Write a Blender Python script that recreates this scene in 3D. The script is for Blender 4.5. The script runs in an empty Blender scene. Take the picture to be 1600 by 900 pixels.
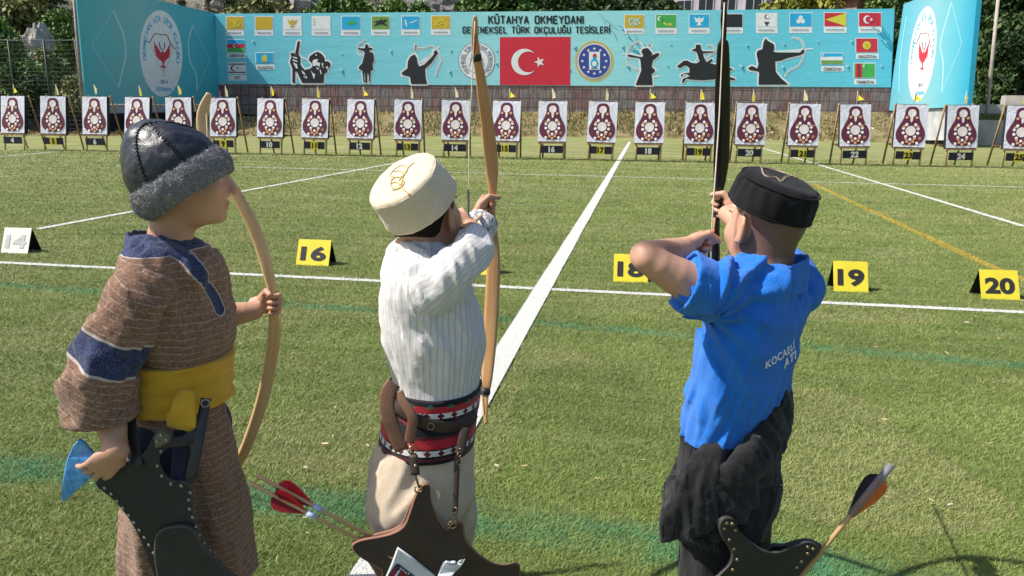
import bpy, bmesh, math, random
import numpy as np
from mathutils import Vector, Matrix
from mathutils.geometry import tessellate_polygon
random.seed(7); rng = np.random.default_rng(7)
R = math.radians
scene = bpy.context.scene
COL = scene.collection

# ------------------------------------------------------------------ camera
FPX = 1180.0
YAW, PITCH, ROLL = R(9.66), R(12.95), R(0.68)
CAM = np.array([0.0, 0.0, 1.40])
FH = np.array([-math.sin(YAW), math.cos(YAW), 0.0])
RT0 = np.array([math.cos(YAW), math.sin(YAW), 0.0])
UPZ = np.array([0, 0, 1.0])
FW = FH * math.cos(PITCH) - UPZ * math.sin(PITCH)
UP0 = FH * math.sin(PITCH) + UPZ * math.cos(PITCH)
RT = RT0 * math.cos(ROLL) + UP0 * math.sin(ROLL)
UP = UP0 * math.cos(ROLL) - RT0 * math.sin(ROLL)
cd = bpy.data.cameras.new('camera'); cam = bpy.data.objects.new('camera', cd); COL.objects.link(cam)
cd.sensor_width = 36.0; cd.lens = FPX / 1600 * 36.0; cd.clip_end = 2000; cd.clip_start = 0.05
m = Matrix.Identity(4)
for i in range(3):
    m[i][0] = RT[i]; m[i][1] = UP[i]; m[i][2] = -FW[i]; m[i][3] = CAM[i]
cam.matrix_world = m
scene.camera = cam

# ------------------------------------------------------------------ light
SUN_EL = R(51); BACK = R(5.5)                    # sun stands left of the camera and a little behind it
sdir = -RT0 * math.cos(BACK) - FH * math.sin(BACK)
SUN = np.array([sdir[0] * math.cos(SUN_EL), sdir[1] * math.cos(SUN_EL), math.sin(SUN_EL)])
w = bpy.data.worlds.new('World'); scene.world = w; w.use_nodes = True
nt = w.node_tree; nt.nodes.clear()
sky = nt.nodes.new('ShaderNodeTexSky'); sky.sky_type = 'NISHITA'; sky.sun_disc = False
sky.sun_elevation = SUN_EL; sky.sun_rotation = math.atan2(sdir[0], sdir[1]); sky.dust_density = 1.5
bg = nt.nodes.new('ShaderNodeBackground'); bg.inputs[1].default_value = 0.098
ow = nt.nodes.new('ShaderNodeOutputWorld')
nt.links.new(sky.outputs[0], bg.inputs[0]); nt.links.new(bg.outputs[0], ow.inputs[0])
sl = bpy.data.lights.new('sun', 'SUN'); sl.energy = 4.4; sl.angle = R(0.55); sl.color = (1.0, 0.95, 0.87)
so = bpy.data.objects.new('sun', sl); COL.objects.link(so)
so.rotation_euler = Vector(-SUN).to_track_quat('-Z', 'Y').to_euler()
so.location = tuple(SUN * 60)
scene.view_settings.view_transform = 'Standard'; scene.view_settings.look = 'None'
scene.view_settings.gamma = 1.0; scene.view_settings.use_curve_mapping = False
scene.view_settings.exposure = 0.64

# ------------------------------------------------------------------ pixel -> place helpers (photo is 1600 x 900)
def ray(px, py):
    return FW + RT * ((px - 800) / FPX) + UP * ((450 - py) / FPX)
def P(px, py, D):
    v = ray(px, py); return CAM + v * (D / float(v @ FH))
def G(px, py, z=0.0):
    v = ray(px, py); return CAM + v * ((z - CAM[2]) / v[2])
def V(*a): return np.array(a, dtype=float)
def nrm(v): return np.asarray(v, float) / np.linalg.norm(v)

# ------------------------------------------------------------------ objects
def tag(o, label=None, cat=None, group=None, kind=None):
    if label: o['label'] = label
    if cat: o['category'] = cat
    if group: o['group'] = group
    if kind: o['kind'] = kind
    return o
def empty(name, loc=(0, 0, 0), rz=0.0):
    o = bpy.data.objects.new(name, None); COL.objects.link(o); o.location = tuple(loc); o.rotation_euler = (0, 0, rz)
    o.empty_display_size = 0.1
    return o
def link(name, me, parent=None, mats=(), world=True):
    o = bpy.data.objects.new(name, me); COL.objects.link(o)
    for mt in (mats if isinstance(mats, (list, tuple)) else [mats]): me.materials.append(mt)
    if parent is not None:
        o.parent = parent
        if world: o.matrix_parent_inverse = pinv(parent)
    return o
def pinv(parent):
    return (Matrix.Translation(parent.location) @ parent.rotation_euler.to_matrix().to_4x4()).inverted()
def mesh_np(name, v, f, smooth=False, mi=None, tri=False):
    """v (n,3), f (m,k) arrays"""
    me = bpy.data.meshes.new(name); v = np.asarray(v, np.float32); f = np.asarray(f, np.int32)
    me.vertices.add(len(v)); me.vertices.foreach_set('co', v.ravel())
    k = f.shape[1]; me.loops.add(f.size); me.loops.foreach_set('vertex_index', f.ravel())
    me.polygons.add(len(f)); me.polygons.foreach_set('loop_start', np.arange(0, f.size, k, dtype=np.int32))
    if mi is not None: me.polygons.foreach_set('material_index', np.asarray(mi, np.int32))
    if smooth: me.polygons.foreach_set('use_smooth', np.ones(len(f), bool))
    me.update(calc_edges=True); me.validate()
    return me
class MB:
    """mesh builder: gathers polygons of any size with a material index each"""
    def __init__(s): s.v = []; s.f = []; s.m = []; s.sm = []
    def add(s, vs, fs, mi=0, smooth=False):
        b = len(s.v); s.v += [tuple(float(c) for c in p) for p in vs]
        for f in fs: s.f.append([b + i for i in f]); s.m.append(mi); s.sm.append(smooth)
    def box(s, c, size, mi=0, rot=None, bev=0.0):
        c = np.asarray(c, float); h = np.asarray(size, float) / 2
        M = np.eye(3) if rot is None else np.asarray(rot, float)
        if bev <= 0:
            pts = [c + M @ (h * V(x, y, z)) for x in (-1, 1) for y in (-1, 1) for z in (-1, 1)]
            s.add(pts, [(0, 1, 3, 2), (4, 6, 7, 5), (0, 4, 5, 1), (2, 3, 7, 6), (0, 2, 6, 4), (1, 5, 7, 3)], mi); return
        bm = bmesh.new(); bmesh.ops.create_cube(bm, size=1.0)
        for v in bm.verts: v.co = Vector(v.co) * 2; v.co = Vector(h * np.array(v.co))
        bmesh.ops.bevel(bm, geom=list(bm.edges), offset=bev, segments=2, affect='EDGES', profile=0.6)
        bm.verts.index_update()
        s.add([c + M @ np.array(v.co) for v in bm.verts], [[v.index for v in f.verts] for f in bm.faces], mi); bm.free()
    def tube(s, pts, rad, mi=0, n=8, cap=True, smooth=True, flat=None, side=None):
        """tube along pts; rad scalar or list; flat: list/scalar of 2nd radius along 'side' direction"""
        pts = [np.asarray(p, float) for p in pts]; k = len(pts)
        rad = [rad] * k if np.isscalar(rad) else list(rad)
        fl = rad if flat is None else ([flat] * k if np.isscalar(flat) else list(flat))
        ref = None; vs = []
        for i, p in enumerate(pts):
            t = nrm(pts[min(i + 1, k - 1)] - pts[max(i - 1, 0)])
            if side is not None: a = np.asarray(side[i] if isinstance(side, list) else side, float)
            elif ref is None: a = V(0, 0, 1) if abs(t[2]) < 0.9 else V(1, 0, 0)
            else: a = ref
            a = nrm(a - t * (a @ t)); ref = a; b = np.cross(t, a)
            for j in range(n):
                th = 2 * math.pi * j / n
                vs.append(p + a * math.cos(th) * rad[i] + b * math.sin(th) * fl[i])
        fs = [(i * n + j, i * n + (j + 1) % n, (i + 1) * n + (j + 1) % n, (i + 1) * n + j) for i in range(k - 1) for j in range(n)]
        if cap: fs += [tuple(range(n - 1, -1, -1)), tuple((k - 1) * n + j for j in range(n))]
        s.add(vs, fs, mi, smooth)
    def ball(s, c, r, mi=0, n=8, m=6, sc=(1, 1, 1)):
        c = np.asarray(c, float); vs = []; fs = []
        for i in range(m + 1):
            ph = math.pi * i / m
            for j in range(n):
                th = 2 * math.pi * j / n
                vs.append(c + r * V(math.sin(ph) * math.cos(th) * sc[0], math.sin(ph) * math.sin(th) * sc[1], math.cos(ph) * sc[2]))
        for i in range(m):
            for j in range(n):
                fs.append((i * n + j, (i + 1) * n + j, (i + 1) * n + (j + 1) % n, i * n + (j + 1) % n))
        s.add(vs, fs, mi, True)
    def mesh(s, name):
        me = bpy.data.meshes.new(name); me.from_pydata(s.v, [], s.f)
        me.polygons.foreach_set('material_index', np.array(s.m, np.int32)); me.polygons.foreach_set('use_smooth', np.array(s.sm, bool))
        me.update(); return me
    def build(s, name, mats, parent=None):
        return link(name, s.mesh(name), parent, mats)
def tess(poly):
    """indices of triangles for a simple 2-D polygon"""
    return [tuple(t) for t in tessellate_polygon([[Vector((p[0], p[1], 0)) for p in poly]])]
def crom(pts, n=6, closed=False):
    """Catmull-Rom through points of any dimension"""
    pts = [np.asarray(p, float) for p in pts]; k = len(pts); out = []
    rngk = k if closed else k - 1
    for i in range(rngk):
        g = (lambda j: pts[j % k]) if closed else (lambda j: pts[min(max(j, 0), k - 1)])
        p0, p1, p2, p3 = g(i - 1), g(i), g(i + 1), g(i + 2)
        for j in range(n):
            t = j / n
            out.append(0.5 * ((2 * p1) + (-p0 + p2) * t + (2 * p0 - 5 * p1 + 4 * p2 - p3) * t * t + (-p0 + 3 * p1 - 3 * p2 + p3) * t ** 3))
    if not closed: out.append(pts[-1])
    return out

# ------------------------------------------------------------------ materials
def srgb(r, g, b):
    f = lambda c: (c / 255 / 12.92) if c / 255 <= 0.04045 else ((c / 255 + 0.055) / 1.055) ** 2.4
    return (f(r), f(g), f(b))
class NT:
    def __init__(s, name):
        s.mat = bpy.data.materials.new(name); s.mat.use_nodes = True; s.t = s.mat.node_tree
        s.t.nodes.clear(); s.out = s.t.nodes.new('ShaderNodeOutputMaterial')
    def n(s, typ, ins=None, **kw):
        nd = s.t.nodes.new(typ)
        for k, v in kw.items(): setattr(nd, k, v)
        for k, v in (ins or {}).items():
            if hasattr(v, 'is_linked'): s.t.links.new(v, nd.inputs[k])
            else: nd.inputs[k].default_value = v
        return nd
    def math(s, op, a, b=0.0, c=0.0, clamp=False):
        nd = s.n('ShaderNodeMath', {0: a, 1: b, 2: c}, operation=op, use_clamp=clamp); return nd.outputs[0]
    def mix(s, fac, a, b, typ='MIX'):
        nd = s.n('ShaderNodeMix', {0: fac}, data_type='RGBA', blend_type=typ)
        for i, v in ((6, a), (7, b)):
            if hasattr(v, 'is_linked'): s.t.links.new(v, nd.inputs[i])
            else: nd.inputs[i].default_value = (*v[:3], 1)
        return nd.outputs[2]
    def ramp(s, fac, stops, interp='LINEAR'):
        nd = s.n('ShaderNodeValToRGB', {0: fac}); cr = nd.color_ramp; cr.interpolation = interp
        while len(cr.elements) < len(stops): cr.elements.new(0.5)
        for e, (p, c) in zip(cr.elements, stops): e.position = p; e.color = (*c[:3], 1)
        return nd.outputs[0]
    def noise(s, vec, scale, detail=3, rough=0.55, out=0, dist=0.0):
        nd = s.n('ShaderNodeTexNoise', {'Scale': scale, 'Detail': detail, 'Roughness': rough, 'Distortion': dist})
        if vec is not None: s.t.links.new(vec, nd.inputs['Vector'])
        return nd.outputs[out]
    def pos(s): return s.n('ShaderNodeNewGeometry').outputs['Position']
    def obj(s): return s.n('ShaderNodeTexCoord').outputs['Object']
    def scale(s, vec, sc): return s.n('ShaderNodeMapping', {'Vector': vec, 'Scale': sc}).outputs[0]
    def attr(s, name, out='Fac'): return s.n('ShaderNodeAttribute', attribute_name=name).outputs[out]
    def bsdf(s, col, rough=0.7, bump=None, bstr=0.3, bdist=0.002, spec=0.3, **kw):
        ins = {'Roughness': rough, 'Specular IOR Level': spec}
        b = s.n('ShaderNodeBsdfPrincipled', ins)
        if hasattr(col, 'is_linked'): s.t.links.new(col, b.inputs['Base Color'])
        else: b.inputs['Base Color'].default_value = (*col[:3], 1)
        for k, v in kw.items():
            k = k.replace('_', ' ')
            if hasattr(v, 'is_linked'): s.t.links.new(v, b.inputs[k])
            else: b.inputs[k].default_value = v
        if bump is not None:
            bp = s.n('ShaderNodeBump', {'Height': bump, 'Strength': bstr, 'Distance': bdist}); s.t.links.new(bp.outputs[0], b.inputs['Normal'])
        s.t.links.new(b.outputs[0], s.out.inputs[0]); return s.mat
def simple(name, col, rough=0.7, var=0.15, scale=30, bump=0.2, bscale=120, bdist=0.001, spec=0.3, **kw):
    t = NT(name); p = t.obj()
    n1 = t.noise(p, scale, 4); d = tuple(c * (1 - var) for c in col); l = tuple(min(1, c * (1 + var)) for c in col)
    c = t.ramp(n1, [(0.3, d), (0.7, l)])
    return t.bsdf(c, rough, t.noise(p, bscale, 3) if bump > 0 else None, bump, bdist, spec, **kw)
MATS = {}
def M(key, *a, **k):
    if key not in MATS: MATS[key] = simple(key, *a, **k)
    return MATS[key]

# ------------------------------------------------------------------ lettering
def glyphs(txt, bold=0.0, spacing=1.0):
    """flat outline of a text as (verts2d, tris) with cap height ~1, centred"""
    cu = bpy.data.curves.new('lettering', 'FONT'); cu.body = txt; cu.size = 1.0; cu.align_x = 'CENTER'; cu.fill_mode = 'FRONT'
    cu.offset = bold; cu.space_character = spacing; cu.resolution_u = 4
    o = bpy.data.objects.new('lettering', cu); COL.objects.link(o)
    dg = bpy.context.evaluated_depsgraph_get(); dg.update()
    me = bpy.data.meshes.new_from_object(o.evaluated_get(dg)); me.calc_loop_triangles()
    v = np.array([x.co[:2] for x in me.vertices]).reshape(-1, 2); f = [tuple(t.vertices) for t in me.loop_triangles]
    bpy.data.objects.remove(o); bpy.data.curves.remove(cu); bpy.data.meshes.remove(me)
    return v, f
GC = {}
def text2d(txt, bold=0.0, spacing=1.0, height=1.0, width=None):
    key = (txt, bold, spacing)
    if key not in GC:
        v, f = glyphs(txt, bold, spacing); GC[key] = (v, f)
    v, f = GC[key]
    if not len(v): return v, f
    lo = v.min(0); hi = v.max(0); v = v - (lo + hi) / 2
    cap = 0.72
    v = v / cap * height
    if width: v = v * V(width / max(1e-6, v[:, 0].max() - v[:, 0].min()), 1)
    return v, f
# ================================================================== the ground
VP = V(0, 1, 0)
LINES = []                                        # (a, b, half width, white amount)
def gl(p, q, wid, amt=1.0): LINES.append((G(*p)[:2], G(*q)[:2], wid / 2, amt))
a0 = G(878, 425); b0 = G(985, 222.5)
gl((0, 410.5), (1600, 488.5), 0.085)
gl((300, 259.2), (1600, 292.8), 0.085)
gl((60, 358), (620, 254.5), 0.10)
gl((1175, 226.5), (1600, 354), 0.10)
gl((0, 277), (196, 260.5), 0.05, 0.45)
gl((500, 309.5), (890, 323), 0.04, 0.45)
gl((0, 245), (86, 237.5), 0.10, 0.7)
gl((0, 250), (520, 243), 0.05, 0.3)
gl((640, 237), (800, 226), 0.10, 0.5)
gl((330, 233), (1600, 256), 0.07, 0.55)
gl((340, 221), (1600, 238), 0.10, 0.5)
LINES.append((G(583, 900)[:2], G(984, 222)[:2], 0.070, 1.0))
# extend the shooting and the long line past the frame so that they run on
def ext(l, s0, s1):
    a, b, w_, m_ = l; d = (b - a) / np.linalg.norm(b - a); return (a - d * s0, b + d * s1, w_, m_)
LINES[0] = ext(LINES[0], 4, 6); LINES[1] = ext(LINES[1], 0, 12); LINES[-1] = ext(LINES[-1], 3, 0)
YEL = [(G(1272, 288)[:2], G(1545, 415)[:2], 0.05), (G(1545, 415)[:2], G(1640, 452)[:2], 0.04)]
TEAL = [(G(-60, 441)[:2], G(800, 500)[:2], 0.06), (G(800, 500)[:2], G(1700, 581)[:2], 0.06),
        (G(-160, 730)[:2], G(60, 733)[:2], 0.095), (G(60, 733)[:2], G(430, 782)[:2], 0.065), (G(430, 782)[:2], G(760, 812)[:2], 0.085), (G(760, 812)[:2], G(1250, 885)[:2], 0.085), (G(1250, 885)[:2], G(1500, 940)[:2], 0.10)]
# turf
t = NT('turf'); p = t.pos()
n_big = t.noise(p, 0.35, 4); n_mid = t.noise(p, 2.2, 5, 0.65); n_f = t.noise(t.scale(p, (1, 1, 1)), 60, 4, 0.7)
n_str = t.noise(t.scale(p, (9, 34, 1)), 1.0, 5, 0.7)
c1 = t.ramp(n_f, [(0.30, (0.050, 0.075, 0.016)), (0.5, (0.120, 0.158, 0.036)), (0.72, (0.245, 0.268, 0.082))])
c2 = t.ramp(n_str, [(0.33, (0.075, 0.115, 0.024)), (0.52, (0.145, 0.190, 0.046)), (0.72, (0.32, 0.335, 0.135))])
c = t.mix(0.5, c1, c2); n_s2 = t.noise(t.scale(p, (0.9, 5.0, 1)), 1.0, 6, 0.72)
c = t.mix(t.math('MULTIPLY', t.ramp(n_s2, [(0.45, (0, 0, 0)), (0.68, (1, 1, 1))]), 0.55), c, (0.33, 0.33, 0.15)); c = t.mix(t.math('MULTIPLY', t.ramp(n_s2, [(0.30, (1, 1, 1)), (0.46, (0, 0, 0))]), 0.5), c, (0.06, 0.10, 0.025))
c = t.mix(t.math('MULTIPLY', t.ramp(n_big, [(0.4, (0, 0, 0)), (0.65, (1, 1, 1))]), 0.25), c, (0.235, 0.235, 0.085))
c = t.mix(t.math('MULTIPLY', t.ramp(n_mid, [(0.48, (0, 0, 0)), (0.72, (1, 1, 1))]), 0.40), c, (0.21, 0.20, 0.085))
# the far, drier end of the pitch
sy = t.n('ShaderNodeSeparateXYZ', {0: p}).outputs[1]
far = t.n('ShaderNodeMapRange', {'Value': sy, 'From Min': 9.0, 'From Max': 26.0, 'To Min': 0.05, 'To Max': 0.75}).outputs[0]
far = t.math('MULTIPLY', far, t.ramp(t.noise(t.scale(p, (0.25, 1.0, 1)), 0.8, 4), [(0.3, (0.35,) * 3), (0.6, (1, 1, 1))]))
n_far = t.noise(t.scale(p, (0.35, 1.6, 1)), 1.0, 7, 0.75); c = t.mix(far, c, t.ramp(n_far, [(0.30, (0.125, 0.165, 0.045)), (0.46, (0.235, 0.245, 0.085)), (0.56, (0.36, 0.34, 0.16)), (0.70, (0.46, 0.42, 0.24))]))
def seg_mask(t, p, a, b, hw, soft):
    """1 on a painted stripe a-b"""
    d = b - a; L = float(np.linalg.norm(d)); d = d / L
    rel = t.n('ShaderNodeVectorMath', {0: p, 1: (a[0], a[1], 0)}, operation='SUBTRACT').outputs[0]
    al = t.n('ShaderNodeVectorMath', {0: rel, 1: (d[0], d[1], 0)}, operation='DOT_PRODUCT').outputs['Value']
    ac = t.math('ABSOLUTE', t.n('ShaderNodeVectorMath', {0: rel, 1: (-d[1], d[0], 0)}, operation='DOT_PRODUCT').outputs['Value'])
    mk = t.n('ShaderNodeMapRange', {'Value': ac, 'From Min': hw, 'From Max': hw + soft, 'To Min': 1.0, 'To Max': 0.0}).outputs[0]
    mk = t.math('MULTIPLY', mk, t.math('GREATER_THAN', al, 0.0)); return t.math('MULTIPLY', mk, t.math('LESS_THAN', al, L))
wear = t.ramp(t.noise(p, 5.0, 5, 0.7), [(0.35, (0.15,) * 3), (0.6, (1, 1, 1))])
for a, b, hw in TEAL:
    k = t.math('MULTIPLY', seg_mask(t, p, a, b, hw * 0.6, hw * 1.2), wear)
    c = t.mix(t.math('MULTIPLY', k, 0.5), c, (0.035, 0.215, 0.12))
for a, b, hw in YEL:
    c = t.mix(t.math('MULTIPLY', seg_mask(t, p, a, b, hw, 0.03), 0.75), c, (0.42, 0.31, 0.05))
hgt = t.math('ADD', t.noise(p, 160, 3, 0.7), t.math('MULTIPLY', n_str, 0.8))
mt_turf = t.bsdf(c, 0.85, hgt, 0.9, 0.02, 0.15)
ga = [(-160, -20), (160, -20), (160, 75), (-160, 75)]
me = mesh_np('turf_ground', [(x, y, 0) for x, y in ga], [(0, 1, 2, 3)])
tag(link('turf_ground', me, None, mt_turf), kind='structure')
# painted lines, one sheet each
t = NT('line_paint'); p = t.pos()
c = t.ramp(t.noise(p, 70, 4, 0.75), [(0.28, (0.34, 0.36, 0.27)), (0.47, (0.66, 0.66, 0.62))])
mt_line = t.bsdf(c, 0.85, t.noise(p, 150, 3), 0.9, 0.015, 0.1)
t = NT('faint_line_paint'); p = t.pos()
c = t.ramp(t.noise(p, 9, 5, 0.8), [(0.30, (0.16, 0.19, 0.06)), (0.62, (0.50, 0.51, 0.37))])
mt_faint = t.bsdf(c, 0.85, t.noise(p, 150, 3), 0.9, 0.015, 0.1)
for i, (a, b, hw, amt) in enumerate(LINES):
    d = (b - a) / np.linalg.norm(b - a); s = V(-d[1], d[0]); n = 60; L = np.linalg.norm(b - a)
    vs = []; z = 0.004 + 0.0005 * i
    for j in range(n + 1):
        q = a + d * L * j / n
        for sg in (-1, 1):
            e = q + s * hw * sg * (1 + 0.10 * (random.random() - 0.5)); vs.append((e[0], e[1], z))
    me = mesh_np('field_line', vs, [(2 * j, 2 * j + 2, 2 * j + 3, 2 * j + 1) for j in range(n)])
    tag(link('field_line', me, None, mt_line if amt > 0.6 else mt_faint), kind='structure')

# ---- blades of the near turf (nobody could count them)
def noise2(x, y, seed=0):
    xi = np.floor(x).astype(np.int64); yi = np.floor(y).astype(np.int64); fx = x - xi; fy = y - yi
    fx = fx * fx * (3 - 2 * fx); fy = fy * fy * (3 - 2 * fy)
    def h(i, j):
        k = (i * 374761393 + j * 668265263 + seed * 974634) & 0xffffffff
        k = ((k ^ (k >> 13)) * 1274126177) & 0xffffffff; return ((k ^ (k >> 16)) & 0xffff) / 65535.0
    return (h(xi, yi) * (1 - fx) + h(xi + 1, yi) * fx) * (1 - fy) + (h(xi, yi + 1) * (1 - fx) + h(xi + 1, yi + 1) * fx) * fy
NB = 850000
dd = 1.75 * (26.0 / 1.75) ** (rng.random(NB) ** 1.3); az = rng.uniform(-0.72, 0.72, NB)
cx_ = dd * np.tan(az)
bx = FH[0] * dd + RT0[0] * cx_; by = FH[1] * dd + RT0[1] * cx_
def segd(x, y, a, b):
    d = b - a; L2 = d @ d; h = np.clip(((x - a[0]) * d[0] + (y - a[1]) * d[1]) / L2, 0, 1)
    return np.hypot(x - a[0] - h * d[0], y - a[1] - h * d[1])
tone = 0.5 * noise2(bx * 2.2, by * 2.2, 1) + 0.3 * noise2(bx * 9, by * 9, 2) + 0.35 * rng.random(NB)
dry = (noise2(bx * 1.1, by * 1.4, 5) > 0.62) * 0.35 + (rng.random(NB) < 0.06) * 0.6
g0 = np.array([0.090, 0.140, 0.028]); g1 = np.array([0.268, 0.352, 0.090]); st = np.array([0.40, 0.36, 0.17])
k = np.clip(tone - 0.08, 0, 1)[:, None]
colr = g0 * (1 - k) + g1 * k; colr = colr * (1 - dry[:, None]) + st * dry[:, None]
wr = noise2(bx * 7, by * 7, 9) * 0.5 + noise2(bx * 2, by * 2, 10) * 0.5
for a, b, hw in TEAL:
    s = np.clip(1.5 - segd(bx, by, a, b) / (hw * 1.25), 0, 1) * np.clip(wr * 2.2 - 0.35, 0, 1)
    s = (s > rng.random(NB) * 0.95)[:, None] * 0.50
    colr = colr * (1 - s) + np.array([0.030, 0.225, 0.125]) * (0.6 + 0.8 * k) * s
for a, b, hw in YEL:
    s = ((segd(bx, by, a, b) < hw) & (rng.random(NB) < 0.75))[:, None]; colr = np.where(s, np.array([0.46, 0.33, 0.04]), colr)
for a, b, hw, amt in LINES:
    s = ((segd(bx, by, a, b) < hw * rng.uniform(0.86, 1.12, NB)) & (rng.random(NB) < amt * 0.93))[:, None]
    colr = np.where(s, np.array([0.66, 0.66, 0.62]) * (0.72 + 0.35 * rng.random((NB, 1))), colr)
hb = rng.uniform(0.008, 0.017, NB) * (0.8 + 0.06 * dd); wb = 0.0010 + 0.00062 * dd
an = rng.uniform(0, 2 * math.pi, NB); ln = rng.normal(0, 0.85, (NB, 2)) * hb[:, None] + np.array([0.25, 0.1]) * hb[:, None]
b0 = np.stack([bx - np.cos(an) * wb / 2, by - np.sin(an) * wb / 2, np.zeros(NB)], 1)
b1 = np.stack([bx + np.cos(an) * wb / 2, by + np.sin(an) * wb / 2, np.zeros(NB)], 1)
b2 = np.stack([bx + ln[:, 0], by + ln[:, 1], hb], 1)
vv = np.stack([b0, b1, b2], 1).reshape(-1, 3)
me = mesh_np('turf_blades', vv, np.arange(NB * 3).reshape(-1, 3))
at = me.attributes.new('tint', 'FLOAT_COLOR', 'POINT')
at.data.foreach_set('color', np.repeat(np.concatenate([colr, np.ones((NB, 1))], 1), 3, 0).astype(np.float32).ravel())
t = NT('turf_blade'); mt_blade = t.bsdf(t.attr('tint', 'Color'), 0.55, spec=0.25)
tag(link('turf_blades', me, None, mt_blade), kind='stuff')
# dry straw and wood chips lying on the turf
mb = MB()
for i in range(110):
    d = 2.0 * (24 / 2.0) ** random.random(); x = d * math.tan(random.uniform(-0.68, 0.68)); c = FH * d + RT0 * x
    L = random.uniform(0.006, 0.032) * (1 + d * 0.06); an_ = random.uniform(0, 6.28); wd = random.uniform(0.0014, 0.004) * (1 + d * 0.12)
    dv = V(math.cos(an_), math.sin(an_), random.uniform(-0.1, 0.25)); c = c + V(0, 0, 0.024)
    mb.tube([c - dv * L / 2, c + V(0, 0, random.uniform(-.002, .004)), c + dv * L / 2], wd / 2, random.choice((0, 0, 1)), n=4)
for px, py, L in ((508, 701, .030), (776, 735, .022), (478, 738, .018), (405, 770, .012), (524, 643, .014), (1484, 797, .018), (477, 818, .016), (820, 736, .02), (1510, 508, .03)):
    c = G(px, py) + V(0, 0, 0.022); an_ = random.uniform(-0.5, 0.5); dv = V(math.cos(an_), math.sin(an_), 0.05)
    mb.box(c, (L, L * 0.35, 0.006), random.choice((0, 1)), rot=np.array([[dv[0], -dv[1], 0], [dv[1], dv[0], 0], [0, 0, 1]]))
tag(mb.build('straw_litter', [M('straw', (0.62, 0.50, 0.27), 0.7), M('pale_chip', (0.52, 0.47, 0.35), 0.8)]), kind='stuff')
# ================================================================== billboards, wall and bank behind the targets
class Plane:
    """upright plane through two ground-plan points; pixel(px,py) -> point on it, lifted by k layers"""
    def __init__(s, A, B):
        s.A = np.asarray(A, float); d = np.asarray(B, float) - s.A; d[2] = 0; s.d = d / np.linalg.norm(d); s.n = np.cross(s.d, UPZ)
        if (CAM - s.A) @ s.n < 0: s.n = -s.n
    def at(s, px, py, k=0.0):
        v = ray(px, py); t = ((s.A - CAM) @ s.n) / (v @ s.n); return CAM + v * t + s.n * (0.008 * k)
def flat(mb, pl, poly, k, mi=0):
    mb.add([pl.at(x, y, k) for x, y in poly], tess(poly), mi)
def ribbon(mb, pl, pts, wid, k, mi=0, smooth=0, closed=False):
    pts = [np.asarray(p, float) for p in pts]
    if smooth: pts = crom(pts, smooth, closed)
    if closed: pts = list(pts) + [pts[0]]
    for i, (a, b) in enumerate(zip(pts[:-1], pts[1:])):
        d = b - a; L = np.hypot(*d)
        if L < 1e-6: continue
        d = d / L; q = np.array([-d[1], d[0]]) * wid / 2; e = d * wid * 0.25
        flat(mb, pl, [a + q - e, b + q + e, b - q + e, a - q - e], k + 0.02 * (i % 2), mi)
def disc(mb, pl, c, rx, ry, k, mi=0, n=40, r_in=0.0):
    c = np.asarray(c, float)
    o = [c + np.array([math.cos(2 * math.pi * i / n) * rx, math.sin(2 * math.pi * i / n) * ry]) for i in range(n)]
    if r_in <= 0: flat(mb, pl, o, k, mi); return
    for i in range(n):
        j = (i + 1) % n; flat(mb, pl, [o[i], o[j], c + (o[j] - c) * r_in, c + (o[i] - c) * r_in], k, mi)
def star(mb, pl, c, r, k, mi=0, rot=0.0, n=5, inner=0.4, rx=1.0):
    poly = []
    for i in range(2 * n):
        a = rot + math.pi * i / n; q = r if i % 2 == 0 else r * inner; poly.append((c[0] + math.cos(a) * q * rx, c[1] + math.sin(a) * q))
    flat(mb, pl, poly, k, mi)
def words(mb, pl, txt, x, y, h, w=None, k=3, mi=0, bold=0.0, fx=None):
    v, f = text2d(txt, bold, 1.0, h, w)
    mb.add([pl.at(x + a, y - b, k) if fx is None else pl.at(*fx(a, b), k) for a, b in v], [tuple(t) for t in f], mi)
def arc_words(mb, pl, txt, aff, r, a0, a1, h, k, mi=0, bold=0.03, outward=True):
    """letters set round a circle of the unit disc; aff maps unit (x right, y up) to pixels"""
    n = len(txt)
    for i, ch in enumerate(txt):
        if ch == ' ': continue
        th = a0 + (a1 - a0) * (i + 0.5) / n; v, f = text2d(ch, bold, 1.0, h)
        ux = np.array([math.sin(th), -math.cos(th)]); uy = np.array([math.cos(th), math.sin(th)])
        if not outward: ux, uy = -ux, -uy
        c = uy * r if outward else -uy * r
        mb.add([pl.at(*aff(*(c + ux * a + uy * b)), k) for a, b in v], [tuple(t) for t in f], mi)
def zpts(pts, x0, y0, s): return [(x0 + x * s, y0 + y * s) for x, y in pts]

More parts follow.
